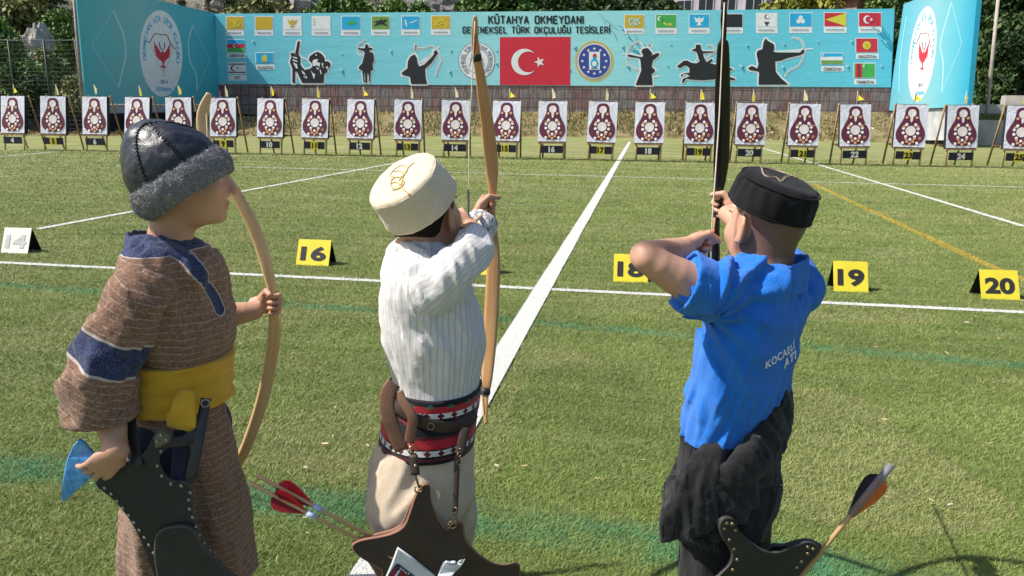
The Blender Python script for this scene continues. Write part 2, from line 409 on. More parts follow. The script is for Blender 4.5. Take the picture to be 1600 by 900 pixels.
def vinyl(name, stops, axis):
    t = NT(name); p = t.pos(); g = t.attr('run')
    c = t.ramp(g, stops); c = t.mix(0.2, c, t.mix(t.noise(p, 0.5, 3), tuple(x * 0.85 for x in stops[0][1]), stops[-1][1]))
    h = t.math('ADD', t.noise(t.scale(p, (0.5, 0.5, 2.2)), 0.9, 4, 0.6), t.math('MULTIPLY', t.noise(p, 5, 3), 0.15))
    return t.bsdf(c, 0.45, h, 0.20, 0.10, 0.3)
def panel_mesh(pl, quad, nx=40, ny=12, thick=0.25, name='sheet'):
    """upright box whose front face carries the print; quad = 4 pixels TL TR BR BL"""
    vs = []; run = []
    for j in range(ny + 1):
        for i in range(nx + 1):
            u, v_ = i / nx, j / ny
            top = np.array(quad[0]) * (1 - u) + np.array(quad[1]) * u; bot = np.array(quad[3]) * (1 - u) + np.array(quad[2]) * u
            q = top * (1 - v_) + bot * v_; vs.append(pl.at(*q)); run.append(u)
    N = len(vs); fs = [(j * (nx + 1) + i, j * (nx + 1) + i + 1, (j + 1) * (nx + 1) + i + 1, (j + 1) * (nx + 1) + i) for j in range(ny) for i in range(nx)]
    cs = [0, nx, (ny + 1) * (nx + 1) - 1, ny * (nx + 1)]
    for c in cs: vs.append(vs[c] - pl.n * thick)
    b = [N, N + 1, N + 2, N + 3]; fs += [(b[3], b[2], b[1], b[0])]
    for i in range(4):
        j = (i + 1) % 4; fs.append((cs[j], cs[i], b[i], b[j]))
    run += [0, 1, 1, 0]
    me = bpy.data.meshes.new(name); me.from_pydata([tuple(v) for v in vs], [], fs)
    a = me.attributes.new('run', 'FLOAT', 'POINT'); a.data.foreach_set('value', np.array(run, np.float32)); me.update(); return me

DL, DR = 57.0, 50.3
plM = Plane(P(338, 130, DL), P(1395, 136, DR))
INK = {n: i for i, n in enumerate(['white', 'dark', 'red', 'yellow', 'green', 'sky', 'navy', 'gold', 'teal', 'grey', 'maroon', 'pale', 'olive', 'lime'])}
def ink(n, c): return simple('ink_' + n, c, 0.5, 0.06, 3, 0.0, spec=0.35)
INKM = [ink('white', (0.80, 0.82, 0.84)), ink('dark', (0.022, 0.025, 0.030)), ink('red', (0.62, 0.030, 0.055)), ink('yellow', (0.62, 0.42, 0.035)),
        ink('green', (0.06, 0.42, 0.09)), ink('sky', (0.020, 0.42, 0.74)), ink('navy', (0.045, 0.075, 0.33)), ink('gold', (0.50, 0.43, 0.26)),
        ink('teal', (0.035, 0.32, 0.45)), ink('grey', (0.25, 0.29, 0.36)), ink('maroon', (0.20, 0.03, 0.05)), ink('pale', (0.42, 0.72, 0.78)), ink('olive', (0.17, 0.33, 0.07)), ink('lime', (0.70, 0.62, 0.06))]
K = INK
main = empty('banner_billboard', plM.at(866, 134)); tag(main, 'long turquoise banner printed with flags and archer silhouettes above the brick wall', 'billboard')
link('printed_sheet', panel_mesh(plM, [(336, 21.5), (1398, 13.5), (1392, 136.5), (339, 131)]), main,
     vinyl('turquoise_vinyl', [(0.0, (0.16, 0.60, 0.72)), (0.3, (0.25, 0.69, 0.78)), (0.45, (0.42, 0.78, 0.81)), (0.58, (0.39, 0.78, 0.82)), (0.78, (0.16, 0.62, 0.77)), (1.0, (0.13, 0.58, 0.74))], 0))
def part(pl, parent, name, fn, label=None):
    mb = MB(); fn(mb); o = mb.build(name, INKM, parent)
    if label: o['label'] = label
    return o
# headline, set in condensed block capitals
OO = [(.12, 0), (.48, 0), (.6, .14), (.6, .86), (.48, 1), (.12, 1), (0, .86), (0, .14), (.12, 0)]; CC = [(.6, .78), (.6, .86), (.48, 1), (.12, 1), (0, .86), (0, .14), (.12, 0), (.48, 0), (.6, .14), (.6, .22)]
GG = CC[:-1] + [(.6, .46), (.34, .46)]; UU = [(0, 1), (0, .14), (.12, 0), (.48, 0), (.6, .14), (.6, 1)]
dot = lambda x, y: [(x, y - .05), (x, y + .07)]
CAPS = {'K': [[(0, 0), (0, 1)], [(.6, 1), (.05, .42)], [(.2, .58), (.62, 0)]], 'Ü': [UU, dot(.18, 1.24), dot(.42, 1.24)], 'U': [UU], 'T': [[(0, 1), (.6, 1)], [(.3, 1), (.3, 0)]], 'A': [[(0, 0), (.3, 1), (.6, 0)], [(.1, .3), (.5, .3)]],
        'H': [[(0, 0), (0, 1)], [(.6, 0), (.6, 1)], [(0, .5), (.6, .5)]], 'Y': [[(0, 1), (.3, .48), (.6, 1)], [(.3, .48), (.3, 0)]], 'O': [OO], 'M': [[(0, 0), (0, 1), (.36, .42), (.72, 1), (.72, 0)]], 'E': [[(.55, 1), (0, 1), (0, 0), (.55, 0)], [(0, .5), (.46, .5)]],
        'D': [[(0, 0), (0, 1), (.44, 1), (.6, .84), (.6, .16), (.44, 0), (0, 0)]], 'N': [[(0, 0), (0, 1), (.6, 0), (.6, 1)]], 'I': [[(0, 0), (0, 1)]], 'İ': [[(0, 0), (0, 1)], dot(0, 1.24)], 'G': [GG], 'Ğ': [GG, [(.14, 1.30), (.22, 1.18), (.38, 1.18), (.46, 1.30)]], 'L': [[(0, 1), (0, 0), (.52, 0)]],
        'S': [[(.6, .82), (.48, 1), (.12, 1), (0, .86), (0, .64), (.12, .52), (.48, .48), (.6, .36), (.6, .14), (.48, 0), (.12, 0), (0, .18)]], 'R': [[(0, 0), (0, 1), (.46, 1), (.6, .86), (.6, .60), (.46, .46), (0, .46)], [(.28, .46), (.62, 0)]], 'Ç': [CC, [(.30, -.02), (.34, -.2), (.2, -.26)]]}
def headline(mb, txt, x0, x1, y, h, th):
    wd = lambda c: 0.45 if c == ' ' else max(max(q[0] for q in st) for st in CAPS[c])
    tot = sum(wd(c) for c in txt) + 0.34 * (len(txt) - 1); sx = (x1 - x0) / tot; x = x0; k = 0
    for c in txt:
        for st in ([] if c == ' ' else CAPS[c]):
            k += 1; ribbon(mb, plM, [(x + a * sx, y + h / 2 - b * h) for a, b in st], th, 2 + 0.03 * (k % 6), K['dark'])
        x += (wd(c) + 0.34) * sx
part(plM, main, 'lettering', lambda mb: headline(mb, 'KÜTAHYA OKMEYDANI', 764, 911, 31, 11, 2.5))
part(plM, main, 'lettering', lambda mb: headline(mb, 'GELENEKSEL TÜRK OKÇULUĞU TESİSLERİ', 723.5, 952.5, 47, 9.2, 2.0))
# Turkish flag
def f(mb):
    flat(mb, plM, [(781, 58), (891.5, 57.4), (891, 133.2), (781, 132.8)], 1, K['red'])
    o = []; i_ = []
    a = math.acos((20.6 ** 2 + 6.2 ** 2 - 16.4 ** 2) / (2 * 20.6 * 6.2)); b = math.acos((16.4 ** 2 + 6.2 ** 2 - 20.6 ** 2) / (2 * 16.4 * 6.2)); n = 24
    o = [(819.5 + 20.6 * math.cos(a + (2 * math.pi - 2 * a) * q / n), 96.8 + 20.6 * math.sin(a + (2 * math.pi - 2 * a) * q / n)) for q in range(n + 1)]
    b2 = math.pi - b
    i_ = [(825.7 + 16.4 * math.cos(b2 + (2 * math.pi - 2 * b2) * q / n), 96.8 + 16.4 * math.sin(b2 + (2 * math.pi - 2 * b2) * q / n)) for q in range(n + 1)]
    for q in range(n): flat(mb, plM, [o[q], o[q + 1], i_[q + 1], i_[q]], 2, K['white'])
    star(mb, plM, (843, 97), 8.6, 2, K['white'], math.pi, 5, 0.4)
part(plM, main, 'flag_print', f, 'large red flag with white crescent and star')
# round seals
def f(mb):
    c = (745, 95); disc(mb, plM, c, 28.8, 29.6, 1, K['grey']); disc(mb, plM, c, 27.6, 28.4, 2, K['white'])
    aff = lambda x, y: (c[0] + 28 * x, c[1] - 29 * y)
    arc_words(mb, plM, 'GELENEKSEL TÜRK OKÇULUK FEDERASYONU', aff, 0.80, R(232), R(-52), 0.20, 3, K['grey'], 0.02)
    disc(mb, plM, c, 18.6, 19.2, 3, K['grey'], r_in=0.95)
    ribbon(mb, plM, [(733, 104), (738, 90), (745, 84), (752, 90), (757, 104)], 1.2, 3, K['grey'], 4); ribbon(mb, plM, [(745, 82), (745, 106)], 1.0, 4, K['grey'])
    ribbon(mb, plM, [(734, 92), (756, 92)], 1.0, 4, K['grey'])
part(plM, main, 'seal_print', f, 'round white seal with a ring of small grey lettering')
def f(mb):
    c = (928.6, 95.5); disc(mb, plM, c, 30.5, 32, 1, K['lime'], r_in=0.97); disc(mb, plM, c, 29.6, 31, 1, K['gold']); disc(mb, plM, c, 26.2, 27.6, 2, K['white']); disc(mb, plM, c, 24.6, 26, 3, K['navy'])
    for i in range(12):
        a = math.pi * 2 * i / 12; star(mb, plM, (c[0] + 18.6 * math.cos(a), c[1] + 19.4 * math.sin(a)), 2.9, 4, K['white'], -math.pi / 2)
    flat(mb, plM, [(920.2, 81), (937.6, 80.8), (937.2, 109), (920.4, 109)], 4, K['white'])
    disc(mb, plM, (928.8, 99), 6.2, 7.2, 5, K['sky']); disc(mb, plM, (928.8, 99.5), 3.6, 4.2, 6, K['white'])
    flat(mb, plM, [(926.6, 93), (931, 93), (932, 88), (925.6, 88)], 5, K['sky']); disc(mb, plM, (929.2, 86.6), 3.0, 2.6, 6, K['red'])
    ribbon(mb, plM, [(924, 106.8), (934, 106.8)], 1.2, 5, K['navy'])
part(plM, main, 'seal_print', f, 'round dark blue seal with white stars and a vase')
# archer silhouettes: white rim and dark shape
def sil(mb, polys, bows=(), arrows=(), lights=(), rim=2.6):
    for p in polys: ribbon(mb, plM, p, rim * 2, 1, K['white'], closed=True)
    for p in bows: ribbon(mb, plM, p, 3.6, 1.3, K['white'], 4)
    for p in arrows: ribbon(mb, plM, p, 2.2, 1.5, K['white'])
    for p in bows: ribbon(mb, plM, p, 0.9, 2.2, K['grey'], 4)
    for p in polys: flat(mb, plM, p, 3, K['dark'])
    for p in lights: flat(mb, plM, p, 4, K['white'])
z1 = lambda p: zpts(p, 440, 50, 0.1625); z2 = lambda p: zpts(p, 960, 50, 0.2)
S1 = [z1([(90, 205), (115, 200), (130, 220), (170, 225), (182, 250), (180, 310), (200, 340), (225, 365), (280, 350), (300, 330), (290, 300), (262, 270), (270, 235), (310, 205), (350, 190), (385, 210), (410, 240), (415, 280), (425, 285), (445, 280), (470, 300), (470, 330), (440, 360), (440, 385), (410, 405), (405, 490), (200, 490), (165, 420), (150, 380), (130, 375), (130, 490), (105, 490), (105, 350), (80, 290), (95, 240)]),
      z1([(155, 90), (178, 88), (160, 222), (130, 218)])]
part(plM, main, 'archer_silhouette', lambda mb: sil(mb, S1, (), [z1([(170, 232), (265, 272)])],
     [z1([(105, 235), (150, 245), (155, 258), (118, 250)]), z1([(103, 262), (150, 275), (155, 290), (110, 276)]), z1([(110, 290), (150, 310), (158, 352), (140, 350)]), z1([(298, 278), (322, 262), (355, 262), (340, 285), (372, 300), (366, 335), (345, 320), (330, 322), (318, 330), (300, 318)]), z1([(335, 335), (352, 350), (366, 340), (356, 362), (338, 355)]), z1([(385, 300), (402, 300), (398, 330), (412, 348), (396, 340)]), z1([(425, 335), (450, 330), (440, 360)]), z1([(280, 365), (305, 400), (325, 405), (312, 455), (298, 410)]), z1([(190, 365), (222, 390), (232, 420), (205, 400)]), z1([(205, 430), (245, 450), (240, 420), (250, 440)]), z1([(328, 215), (340, 215), (340, 228), (328, 228)]), z1([(368, 365), (378, 362), (386, 405), (376, 405)])]), 'bust of an archer in a rounded cap drawing a bow')
S2 = [z1([(805, 145), (803, 125), (815, 116), (832, 122), (836, 150), (870, 150), (876, 165), (842, 180), (860, 200), (872, 190), (885, 215), (890, 280), (875, 300), (882, 375), (862, 365), (857, 400), (850, 480), (838, 488), (840, 430), (830, 385), (824, 420), (822, 490), (806, 490), (805, 430), (797, 378), (792, 420), (800, 480), (788, 485), (775, 370), (745, 358), (740, 340), (775, 300), (790, 240), (800, 200), (790, 182), (740, 168), (738, 152), (790, 158)])]
part(plM, main, 'archer_silhouette', lambda mb: sil(mb, S2, [z1([(798, 75), (785, 98), (748, 115), (736, 155), (740, 200), (765, 230)])], (), (), 1.7), 'mounted archer seen from the front')
S3 = [z1([(1280, 215), (1300, 245), (1310, 310), (1325, 330), (1370, 315), (1440, 245), (1465, 215), (1465, 185), (1490, 175), (1505, 200), (1490, 225), (1440, 300), (1380, 355), (1385, 440), (1400, 500), (1245, 500), (1235, 430), (1160, 412), (1155, 390), (1210, 350), (1215, 280), (1240, 235)]), z1([(1287, 122), (1293, 122), (1292, 180), (1287, 180)])]
part(plM, main, 'archer_silhouette', lambda mb: sil(mb, S3, [z1([(1300, 160), (1380, 155), (1440, 135), (1472, 155), (1492, 190), (1515, 220), (1535, 280), (1505, 350), (1485, 425)])], [z1([(1470, 195), (1312, 305)]), z1([(1450, 200), (1330, 325)]), z1([(1490, 165), (1515, 140)])]), 'archer aiming upwards to the right')
S4 = [z2([(210, 150), (225, 130), (260, 125), (275, 140), (295, 165), (290, 185), (330, 165), (352, 165), (345, 185), (300, 225), (290, 270), (320, 300), (300, 325), (290, 320), (298, 415), (165, 415), (210, 300), (205, 240), (200, 205), (115, 195), (102, 180), (120, 176), (215, 198), (225, 185)]), z2([(270, 100), (290, 108), (282, 116)])]
part(plM, main, 'archer_silhouette', lambda mb: sil(mb, S4, [z2([(195, 75), (150, 92), (115, 130), (105, 180), (105, 240), (150, 285), (192, 300)])], [z2([(65, 170), (215, 188)]), z2([(195, 75), (240, 130)]), z2([(298, 352), (352, 346)])]), 'robed archer with a plumed cap aiming left')
S5 = [z2([(490, 265), (510, 250), (540, 225), (570, 222), (600, 240), (640, 245), (665, 230), (650, 180), (640, 155), (595, 142), (635, 128), (635, 100), (672, 98), (678, 135), (690, 150), (770, 150), (775, 160), (690, 167), (700, 200), (720, 235), (760, 208), (770, 220), (745, 245), (800, 255), (870, 260), (900, 280), (930, 290), (890, 310), (900, 350), (945, 365), (940, 378), (880, 372), (840, 365), (690, 378), (600, 372), (562, 364), (540, 397), (525, 397), (535, 365), (575, 350), (590, 345), (560, 325), (540, 330), (520, 352), (518, 335), (550, 320), (585, 318), (585, 280), (560, 262), (540, 265), (520, 280), (495, 278)])]
part(plM, main, 'archer_silhouette', lambda mb: sil(mb, S5, [z2([(725, 105), (760, 110), (785, 140), (775, 165), (740, 190), (712, 215)])], [z2([(620, 250), (655, 190)])], (), 1.9), 'archer shooting backwards from a galloping horse')
S6 = [z2([(1180, 50), (1200, 70), (1245, 95), (1250, 125), (1240, 155), (1275, 160), (1450, 160), (1470, 138), (1484, 140), (1480, 165), (1450, 182), (1350, 205), (1300, 225), (1255, 230), (1260, 310), (1300, 360), (1360, 412), (1125, 412), (1130, 310), (1060, 297), (1040, 283), (1075, 265), (1115, 285), (1125, 250), (1110, 170), (1120, 145), (1155, 135), (1165, 80)])]
part(plM, main, 'archer_silhouette', lambda mb: sil(mb, S6, [z2([(1390, 45), (1440, 55), (1475, 90), (1480, 140), (1478, 190), (1440, 265), (1370, 300), (1335, 345)])], [z2([(1270, 152), (1550, 130)])]), 'tall hooded archer aiming right with a long bow')
# the small flags: card, field, device, caption
def card(x0, y0, x1, y1, field, dev=None, cap=None, split=0.70, gap=0.0):
    def f(mb):
        h = y1 - y0; ys = y0 + h * split
        flat(mb, plM, [(x0, y0), (x1, y0), (x1, ys if gap else y1), (x0, ys if gap else y1)], 1, K['white'])
        if gap: flat(mb, plM, [(x0 + 1, ys + gap), (x1 + 1, ys + gap), (x1 + 1, y1), (x0 + 1, y1)], 1, K['white'])
        flat(mb, plM, [(x0 + 1.2, y0 + 1.2), (x1 - 1.2, y0 + 1.2), (x1 - 1.2, ys - 0.6), (x0 + 1.2, ys - 0.6)], 2, K[field])
        cy_ = (ys + gap + y1) / 2
        if cap: words(mb, plM, cap, (x0 + x1) / 2 + (1 if gap else 0), cy_, min(4.6, (y1 - ys) * 0.5), (x1 - x0) * (0.80 if len(cap) > 4 else 0.3), 3, K['dark'], 0.02)
        else:
            x = x0 + 4
            while x < x1 - 5:
                wd = random.choice((1.4, 1.8, 2.2)); flat(mb, plM, [(x, cy_ - 1), (x + wd, cy_ - 1), (x + wd, cy_ + 1), (x, cy_ + 1)], 3, K['grey']); x += wd + 0.7
        if dev: dev(mb, x0 + 1.2, y0 + 1.2, x1 - 1.2, ys - 0.6)
    return part(plM, main, 'flag_print', f)
def scrib(col, w=1.0, seed=1, n=5):
    def d(mb, x0, y0, x1, y1):
        rr = random.Random(seed); cx, cy = (x0 + x1) / 2, (y0 + y1) / 2
        for i in range(n):
            ribbon(mb, plM, [(cx + rr.uniform(-.36, .36) * (x1 - x0), cy + rr.uniform(-.32, .32) * (y1 - y0)) for _ in range(3)], w, 3 + 0.1 * i, K[col], 3)
    return d
def crescent(mb, c, r, col, bgc, k=3, dx=0.35):
    disc(mb, plM, c, r, r, k, K[col], 20); disc(mb, plM, (c[0] + r * dx, c[1]), r * 0.78, r * 0.78, k + 1, K[bgc], 20)
def bands(cols):
    def d(mb, x0, y0, x1, y1):
        n = len(cols)
        for i, c in enumerate(cols): flat(mb, plM, [(x0, y0 + (y1 - y0) * i / n), (x1, y0 + (y1 - y0) * i / n), (x1, y0 + (y1 - y0) * (i + 1) / n), (x0, y0 + (y1 - y0) * (i + 1) / n)], 3, K[c])
    return d
def eagle_dev(col):
    def d(mb, x0, y0, x1, y1):
        cx, cy = (x0 + x1) / 2, (y0 + y1) / 2; s = (y1 - y0) / 20
        flat(mb, plM, [(cx - 8 * s, cy - 6 * s), (cx - 2 * s, cy - 3 * s), (cx, cy - 7 * s), (cx + 2 * s, cy - 3 * s), (cx + 8 * s, cy - 6 * s), (cx + 5 * s, cy + 2 * s), (cx + 1.5 * s, cy + 2 * s), (cx + 4 * s, cy + 7 * s), (cx - 4 * s, cy + 7 * s), (cx - 1.5 * s, cy + 2 * s), (cx - 5 * s, cy + 2 * s)], 3, K[col])
    return d
def horse_dev(col):
    def d(mb, x0, y0, x1, y1):
        cx, cy = (x0 + x1) / 2, (y0 + y1) / 2; s = (x1 - x0) / 30
        flat(mb, plM, [(cx + a * s, cy + b * s) for a, b in ((-13, -1), (-8, -3), (-2, -4), (1, -7), (3, -4), (8, -6), (12, -5), (9, -2), (6, 1), (12, 4), (11, 6), (4, 3), (-3, 3), (-9, 6), (-12, 5), (-7, 2), (-8, -1))], 3, K[col])
    return d
def trefoil(mb, x0, y0, x1, y1):
    cx, cy = (x0 + x1) / 2, (y0 + y1) / 2
    for a, b in ((0, -3.4), (-3.2, 2.2), (3.2, 2.2)): disc(mb, plM, (cx + a, cy + b), 3.5, 3.5, 3, K['white'], 16)
def goldentri(mb, x0, y0, x1, y1): flat(mb, plM, [(x0 + 1, (y0 + y1) / 2), (x1, y0), (x1, y1)], 3, K['lime'])
card(353, 25, 381.5, 56, 'yellow', scrib('lime', 1.3, 2, 7)); card(398, 25, 427, 56, 'yellow'); card(442, 25, 472, 56, 'white', eagle_dev('yellow'))
card(487, 25, 517, 56, 'white', lambda mb, x0, y0, x1, y1: [flat(mb, plM, [(x0 + 2, y0 + a), (x0 + 4, y0 + a), (x0 + 4, y0 + a + 2), (x0 + 2, y0 + a + 2)], 3, K['yellow']) for a in (3, 7, 11)])
card(533, 24.5, 563.5, 56, 'sky', lambda mb, x0, y0, x1, y1: flat(mb, plM, [(x0 + 7, y1 - 9), (x0 + 15, y1 - 14), (x0 + 16, y1 - 17), (x0 + 19, y1 - 13), (x0 + 23, y1 - 11), (x0 + 18, y1 - 8), (x0 + 13, y1 - 6), (x0 + 12, y1 - 8)], 3, K['green']))
card(580, 24.5, 609.5, 55.5, 'olive', horse_dev('dark')); card(627, 24.3, 656.5, 55.3, 'sky', scrib('white', 1.4, 8, 3)); card(673.5, 24, 704, 55, 'yellow', scrib('lime', 1.5, 12, 6))
card(975, 22.5, 1007, 53.5, 'yellow', scrib('pale', 1.4, 4, 5)); 
card(1024, 22, 1057.5, 53, 'green', lambda mb, x0, y0, x1, y1: (crescent(mb, (x0 + 6, y0 + 6), 4, 'white', 'green', 3, 0.4), ribbon(mb, plM, [(x0 + 12, y0 + 12), (x0 + 16, y0 + 15), (x0 + 24, y0 + 14), (x0 + 22, y0 + 17)], 2.2, 3, K['lime'], 4)))
card(1076, 21.5, 1109, 52.8, 'sky', eagle_dev('white')); card(1128, 21, 1161, 52.4, 'dark'); card(1181, 20, 1215, 52, 'white', lambda mb, x0, y0, x1, y1: (crescent(mb, ((x0 + x1) / 2, y0 + 5), 3.6, 'maroon', 'white'), eagle_dev('dark')(mb, x0 + 10, y0 + 10, x1 - 10, y1)))
card(1233, 19.5, 1269, 51.6, 'sky', trefoil); card(1287, 19, 1323, 51.4, 'red', goldentri)
card(1341, 19, 1377.5, 51.4, 'red', lambda mb, x0, y0, x1, y1: (crescent(mb, (x0 + 13, (y0 + y1) / 2), 6.4, 'white', 'red', 3, 0.3), star(mb, plM, (x0 + 19, (y0 + y1) / 2), 3, 5, K['white'])))
card(354, 61, 383, 91, 'sky', lambda mb, x0, y0, x1, y1: (bands(['sky', 'red', 'green'])(mb, x0, y0, x1, y1), crescent(mb, ((x0 + x1) / 2 - 1, (y0 + y1) / 2), 3, 'white', 'red', 4), star(mb, plM, ((x0 + x1) / 2 + 3.2, (y0 + y1) / 2), 1.6, 6, K['white'])), 'AZERBAYCAN', 0.70, 1)
card(356, 97, 384.5, 126, 'white', lambda mb, x0, y0, x1, y1: (ribbon(mb, plM, [(x0, y0 + 2), (x1, y0 + 2)], 1.8, 3, K['maroon']), ribbon(mb, plM, [(x0, y1 - 2), (x1, y1 - 2)], 1.8, 3, K['maroon']), crescent(mb, (x0 + 8, (y0 + y1) / 2), 4.6, 'maroon', 'white'), star(mb, plM, (x0 + 14.5, (y0 + y1) / 2), 1.8, 5, K['maroon'])), 'KKTC', 0.64, 1.5)
card(399, 81.5, 428, 109, 'sky', lambda mb, x0, y0, x1, y1: (disc(mb, plM, ((x0 + x1) / 2, (y0 + y1) / 2), 4.2, 4.6, 3, K['lime'], 16), ribbon(mb, plM, [(x0 + 8, y1 - 4), (x0 + 13, y1 - 1.5), (x1 - 8, y1 - 4)], 1.2, 4, K['lime'])), 'KAZAKİSTAN', 0.62, 2.5)
card(1282, 82, 1317.5, 111.5, 'sky', lambda mb, x0, y0, x1, y1: (bands(['sky', 'white', 'olive'])(mb, x0, y0, x1, y1), crescent(mb, (x0 + 4, y0 + 2.8), 2.2, 'white', 'sky', 4)), 'ÖZBEKİSTAN', 0.62, 3)
card(1336.5, 59, 1372, 92, 'red', lambda mb, x0, y0, x1, y1: (disc(mb, plM, ((x0 + x1) / 2, (y0 + y1) / 2), 6.4, 6.4, 3, K['lime'], 20), disc(mb, plM, ((x0 + x1) / 2, (y0 + y1) / 2), 3.4, 3.4, 4, K['yellow'], 16)), 'KIRGIZİSTAN', 0.70, 1.5)
card(1333.5, 98, 1368, 132, 'green', lambda mb, x0, y0, x1, y1: (flat(mb, plM, [(x0 + 2, y0), (x0 + 12, y0), (x0 + 12, y1), (x0 + 2, y1)], 3, K['red']), ribbon(mb, plM, [(x0 + 7, y0 + 1), (x0 + 7, y1 - 1)], 3, 4, K['maroon']), crescent(mb, (x0 + 16, y0 + 4), 2.6, 'white', 'green', 3)), 'TÜRKMENİSTAN', 0.70, 1.5)
# brush strokes and little prisms printed on the sheet
def f(mb):
    rr = random.Random(5)
    for i in range(26):
        u = rr.random(); x = 935 + 70 * u + rr.uniform(-14, 8); y = 15 + 62 * u + rr.uniform(-6, 8)
        y = max(20.5, y); ribbon(mb, plM, [(x, y), (x + rr.uniform(4, 9), y + rr.uniform(3, 7)), (x + rr.uniform(10, 20), y + rr.uniform(12, 20))], rr.uniform(0.5, 1.5), 0.8 + 0.01 * i, K[rr.choice(('teal', 'teal', 'pale'))], 3)
part(plM, main, 'brush_stroke_print', f)
def f(mb):
    rr = random.Random(15)
    for i in range(24):
        u = rr.random(); x = 1350 + 38 * u + rr.uniform(-10, 6); y = 15 + 40 * u + rr.uniform(0, 12)
        x2 = min(x + 22, 1395); ribbon(mb, plM, [(x, y), ((x + x2) / 2 - 2, y + 9), (x2, y + rr.uniform(18, 26))], rr.uniform(0.6, 1.7), 0.8 + 0.01 * i, K['teal'], 3)
part(plM, main, 'brush_stroke_print', f)
def prism(mb, i, x, y):
    s = 2.2 + (i * 7 % 5) * 0.6; flat(mb, plM, [(x - s, y - s), (x + s, y - s * 0.6), (x + s * 1.2, y + s * 2)], 0.8, K['teal']); flat(mb, plM, [(x - s, y - s), (x + s, y - s * 0.6), (x - s * 0.2, y + s * 0.2)], 0.9, K['pale'])
if True:
    for i, (x, y) in enumerate([(534, 85), (610, 81), (533, 111), (704, 80), (702, 113), (776, 80), (775, 100), (897, 75), (890, 110), (972, 74), (1048, 70), (1167, 72), (1158, 105), (1225, 70), (1223, 106), (1278, 66), (1330, 66), (1385, 67), (1377, 104), (1324, 105), (1043, 104), (395, 66), (980, 104)]):
        part(plM, main, 'prism_print', lambda mb: prism(mb, i, x, y))
for px in range(350, 1396, 104):
    mb = MB(); a = plM.at(px, 131) - plM.n * 0.43; mb.box((a[0], a[1], 4.0), (0.12, 0.12, 7.6))
    mb.build('frame_post', M('dark_steel', (0.06, 0.06, 0.065), 0.5), main)

# ---- side billboards
def side_panel(pl, quad, name_label, stops, aff, lines, ks):
    r_ = empty('side_billboard', pl.at((quad[2][0] + quad[3][0]) / 2, (quad[2][1] + quad[3][1]) / 2)); tag(r_, name_label, 'billboard')
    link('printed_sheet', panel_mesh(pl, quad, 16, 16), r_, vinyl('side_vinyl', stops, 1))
    U = lambda pts: [aff((x - 355) / 200, (445 - y) / 405) for x, y in pts]
    def f(mb):
        flat(mb, pl, [aff(math.cos(2 * math.pi * i / 56), math.sin(2 * math.pi * i / 56)) for i in range(56)], 1, K['white'])
        arc_words(mb, pl, 'GERMİYAN ATA SPOR KULÜBÜ', aff, 0.80, R(194), R(-14), 0.15, 2, K['sky'], 0.015)
        flat(mb, pl, U([(285, 325), (305, 365), (332, 402), (350, 432), (362, 440), (358, 428), (370, 422), (384, 430), (380, 440), (392, 430), (408, 405), (426, 372), (440, 338), (442, 372), (438, 400), (443, 416), (436, 428), (442, 446), (432, 452), (438, 470), (424, 474), (424, 490), (408, 490), (402, 512), (386, 512), (384, 535), (378, 552), (404, 572), (392, 578), (384, 574), (378, 630), (370, 574), (350, 578), (344, 572), (368, 552), (364, 532), (352, 512), (340, 512), (330, 494), (318, 492), (316, 476), (304, 472), (308, 456), (296, 450), (304, 434), (290, 424), (298, 410), (288, 395), (294, 375)]), 2, K['red'])
        ribbon(mb, pl, U([(340, 340), (345, 385), (362, 410), (382, 400), (390, 370), (388, 345)]), ks * 1.3, 3, K['maroon'], 4)
        ribbon(mb, pl, U([(222, 345), (245, 350), (270, 310), (300, 265), (355, 268), (410, 270), (440, 330), (470, 380), (490, 388)]), ks * 1.2, 3, K['maroon'], 4)
        ribbon(mb, pl, U([(245, 350), (380, 665), (470, 380)]), ks * 0.35, 2, K['grey'])
        for txt, y, h, w_ in (('2014', 708, 0.085, 0.36), ('KÜTAHYA', 776, 0.085, 0.72)):
            v, fc = text2d(txt, 0.03, 1.0, h, w_); cx_, cy_ = (378 - 355) / 200, (445 - y) / 405
            mb.add([pl.at(*aff(cx_ + a, cy_ + b), 3) for a, b in v], [tuple(t_) for t_ in fc], K['sky'] if txt != '2014' else K['grey'])
    part(pl, r_, 'club_emblem', f)
    for p, wd, sm in lines: part(pl, r_, 'bow_outline', lambda mb: ribbon(mb, pl, p, wd, 1, K['pale'], sm))
    for u in (0.15, 0.5, 0.85):
        mb = MB(); q = np.array(quad[3]) * (1 - u) + np.array(quad[2]) * u; a = pl.at(*q) - pl.n * 0.4; mb.box((a[0], a[1], 2.9), (0.12, 0.12, 5.6))
        mb.build('frame_post', M('dark_steel'), r_)
    return r_
zl = lambda p: zpts(p, 0, 0, 1 / 3.463)
plL = Plane(P(118, 160, 42.3), P(341, 160, DL - 0.3))
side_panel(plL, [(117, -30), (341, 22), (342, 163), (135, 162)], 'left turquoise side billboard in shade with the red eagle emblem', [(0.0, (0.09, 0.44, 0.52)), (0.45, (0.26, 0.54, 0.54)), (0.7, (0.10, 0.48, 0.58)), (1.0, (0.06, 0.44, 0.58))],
           lambda u, v: (251.5 + 33.2 * u - 1.2 * v, 83.5 - 67.5 * v + 2.5 * u),
           [(zl([(615, 60), (640, 120), (668, 190), (680, 290), (665, 370), (640, 472)]), 2.4, 4), (zl([(615, 60), (495, 245), (640, 472)]), 0.7, 0), (zl([(1043, 140), (1020, 220), (1028, 330), (1060, 400), (1065, 490)]), 1.8, 4), (zl([(1043, 140), (1135, 320), (1065, 490)]), 0.6, 0)], 1.0)
plR = Plane(P(1393, 170, DR - 0.35), P(1516, 170, 39.6))
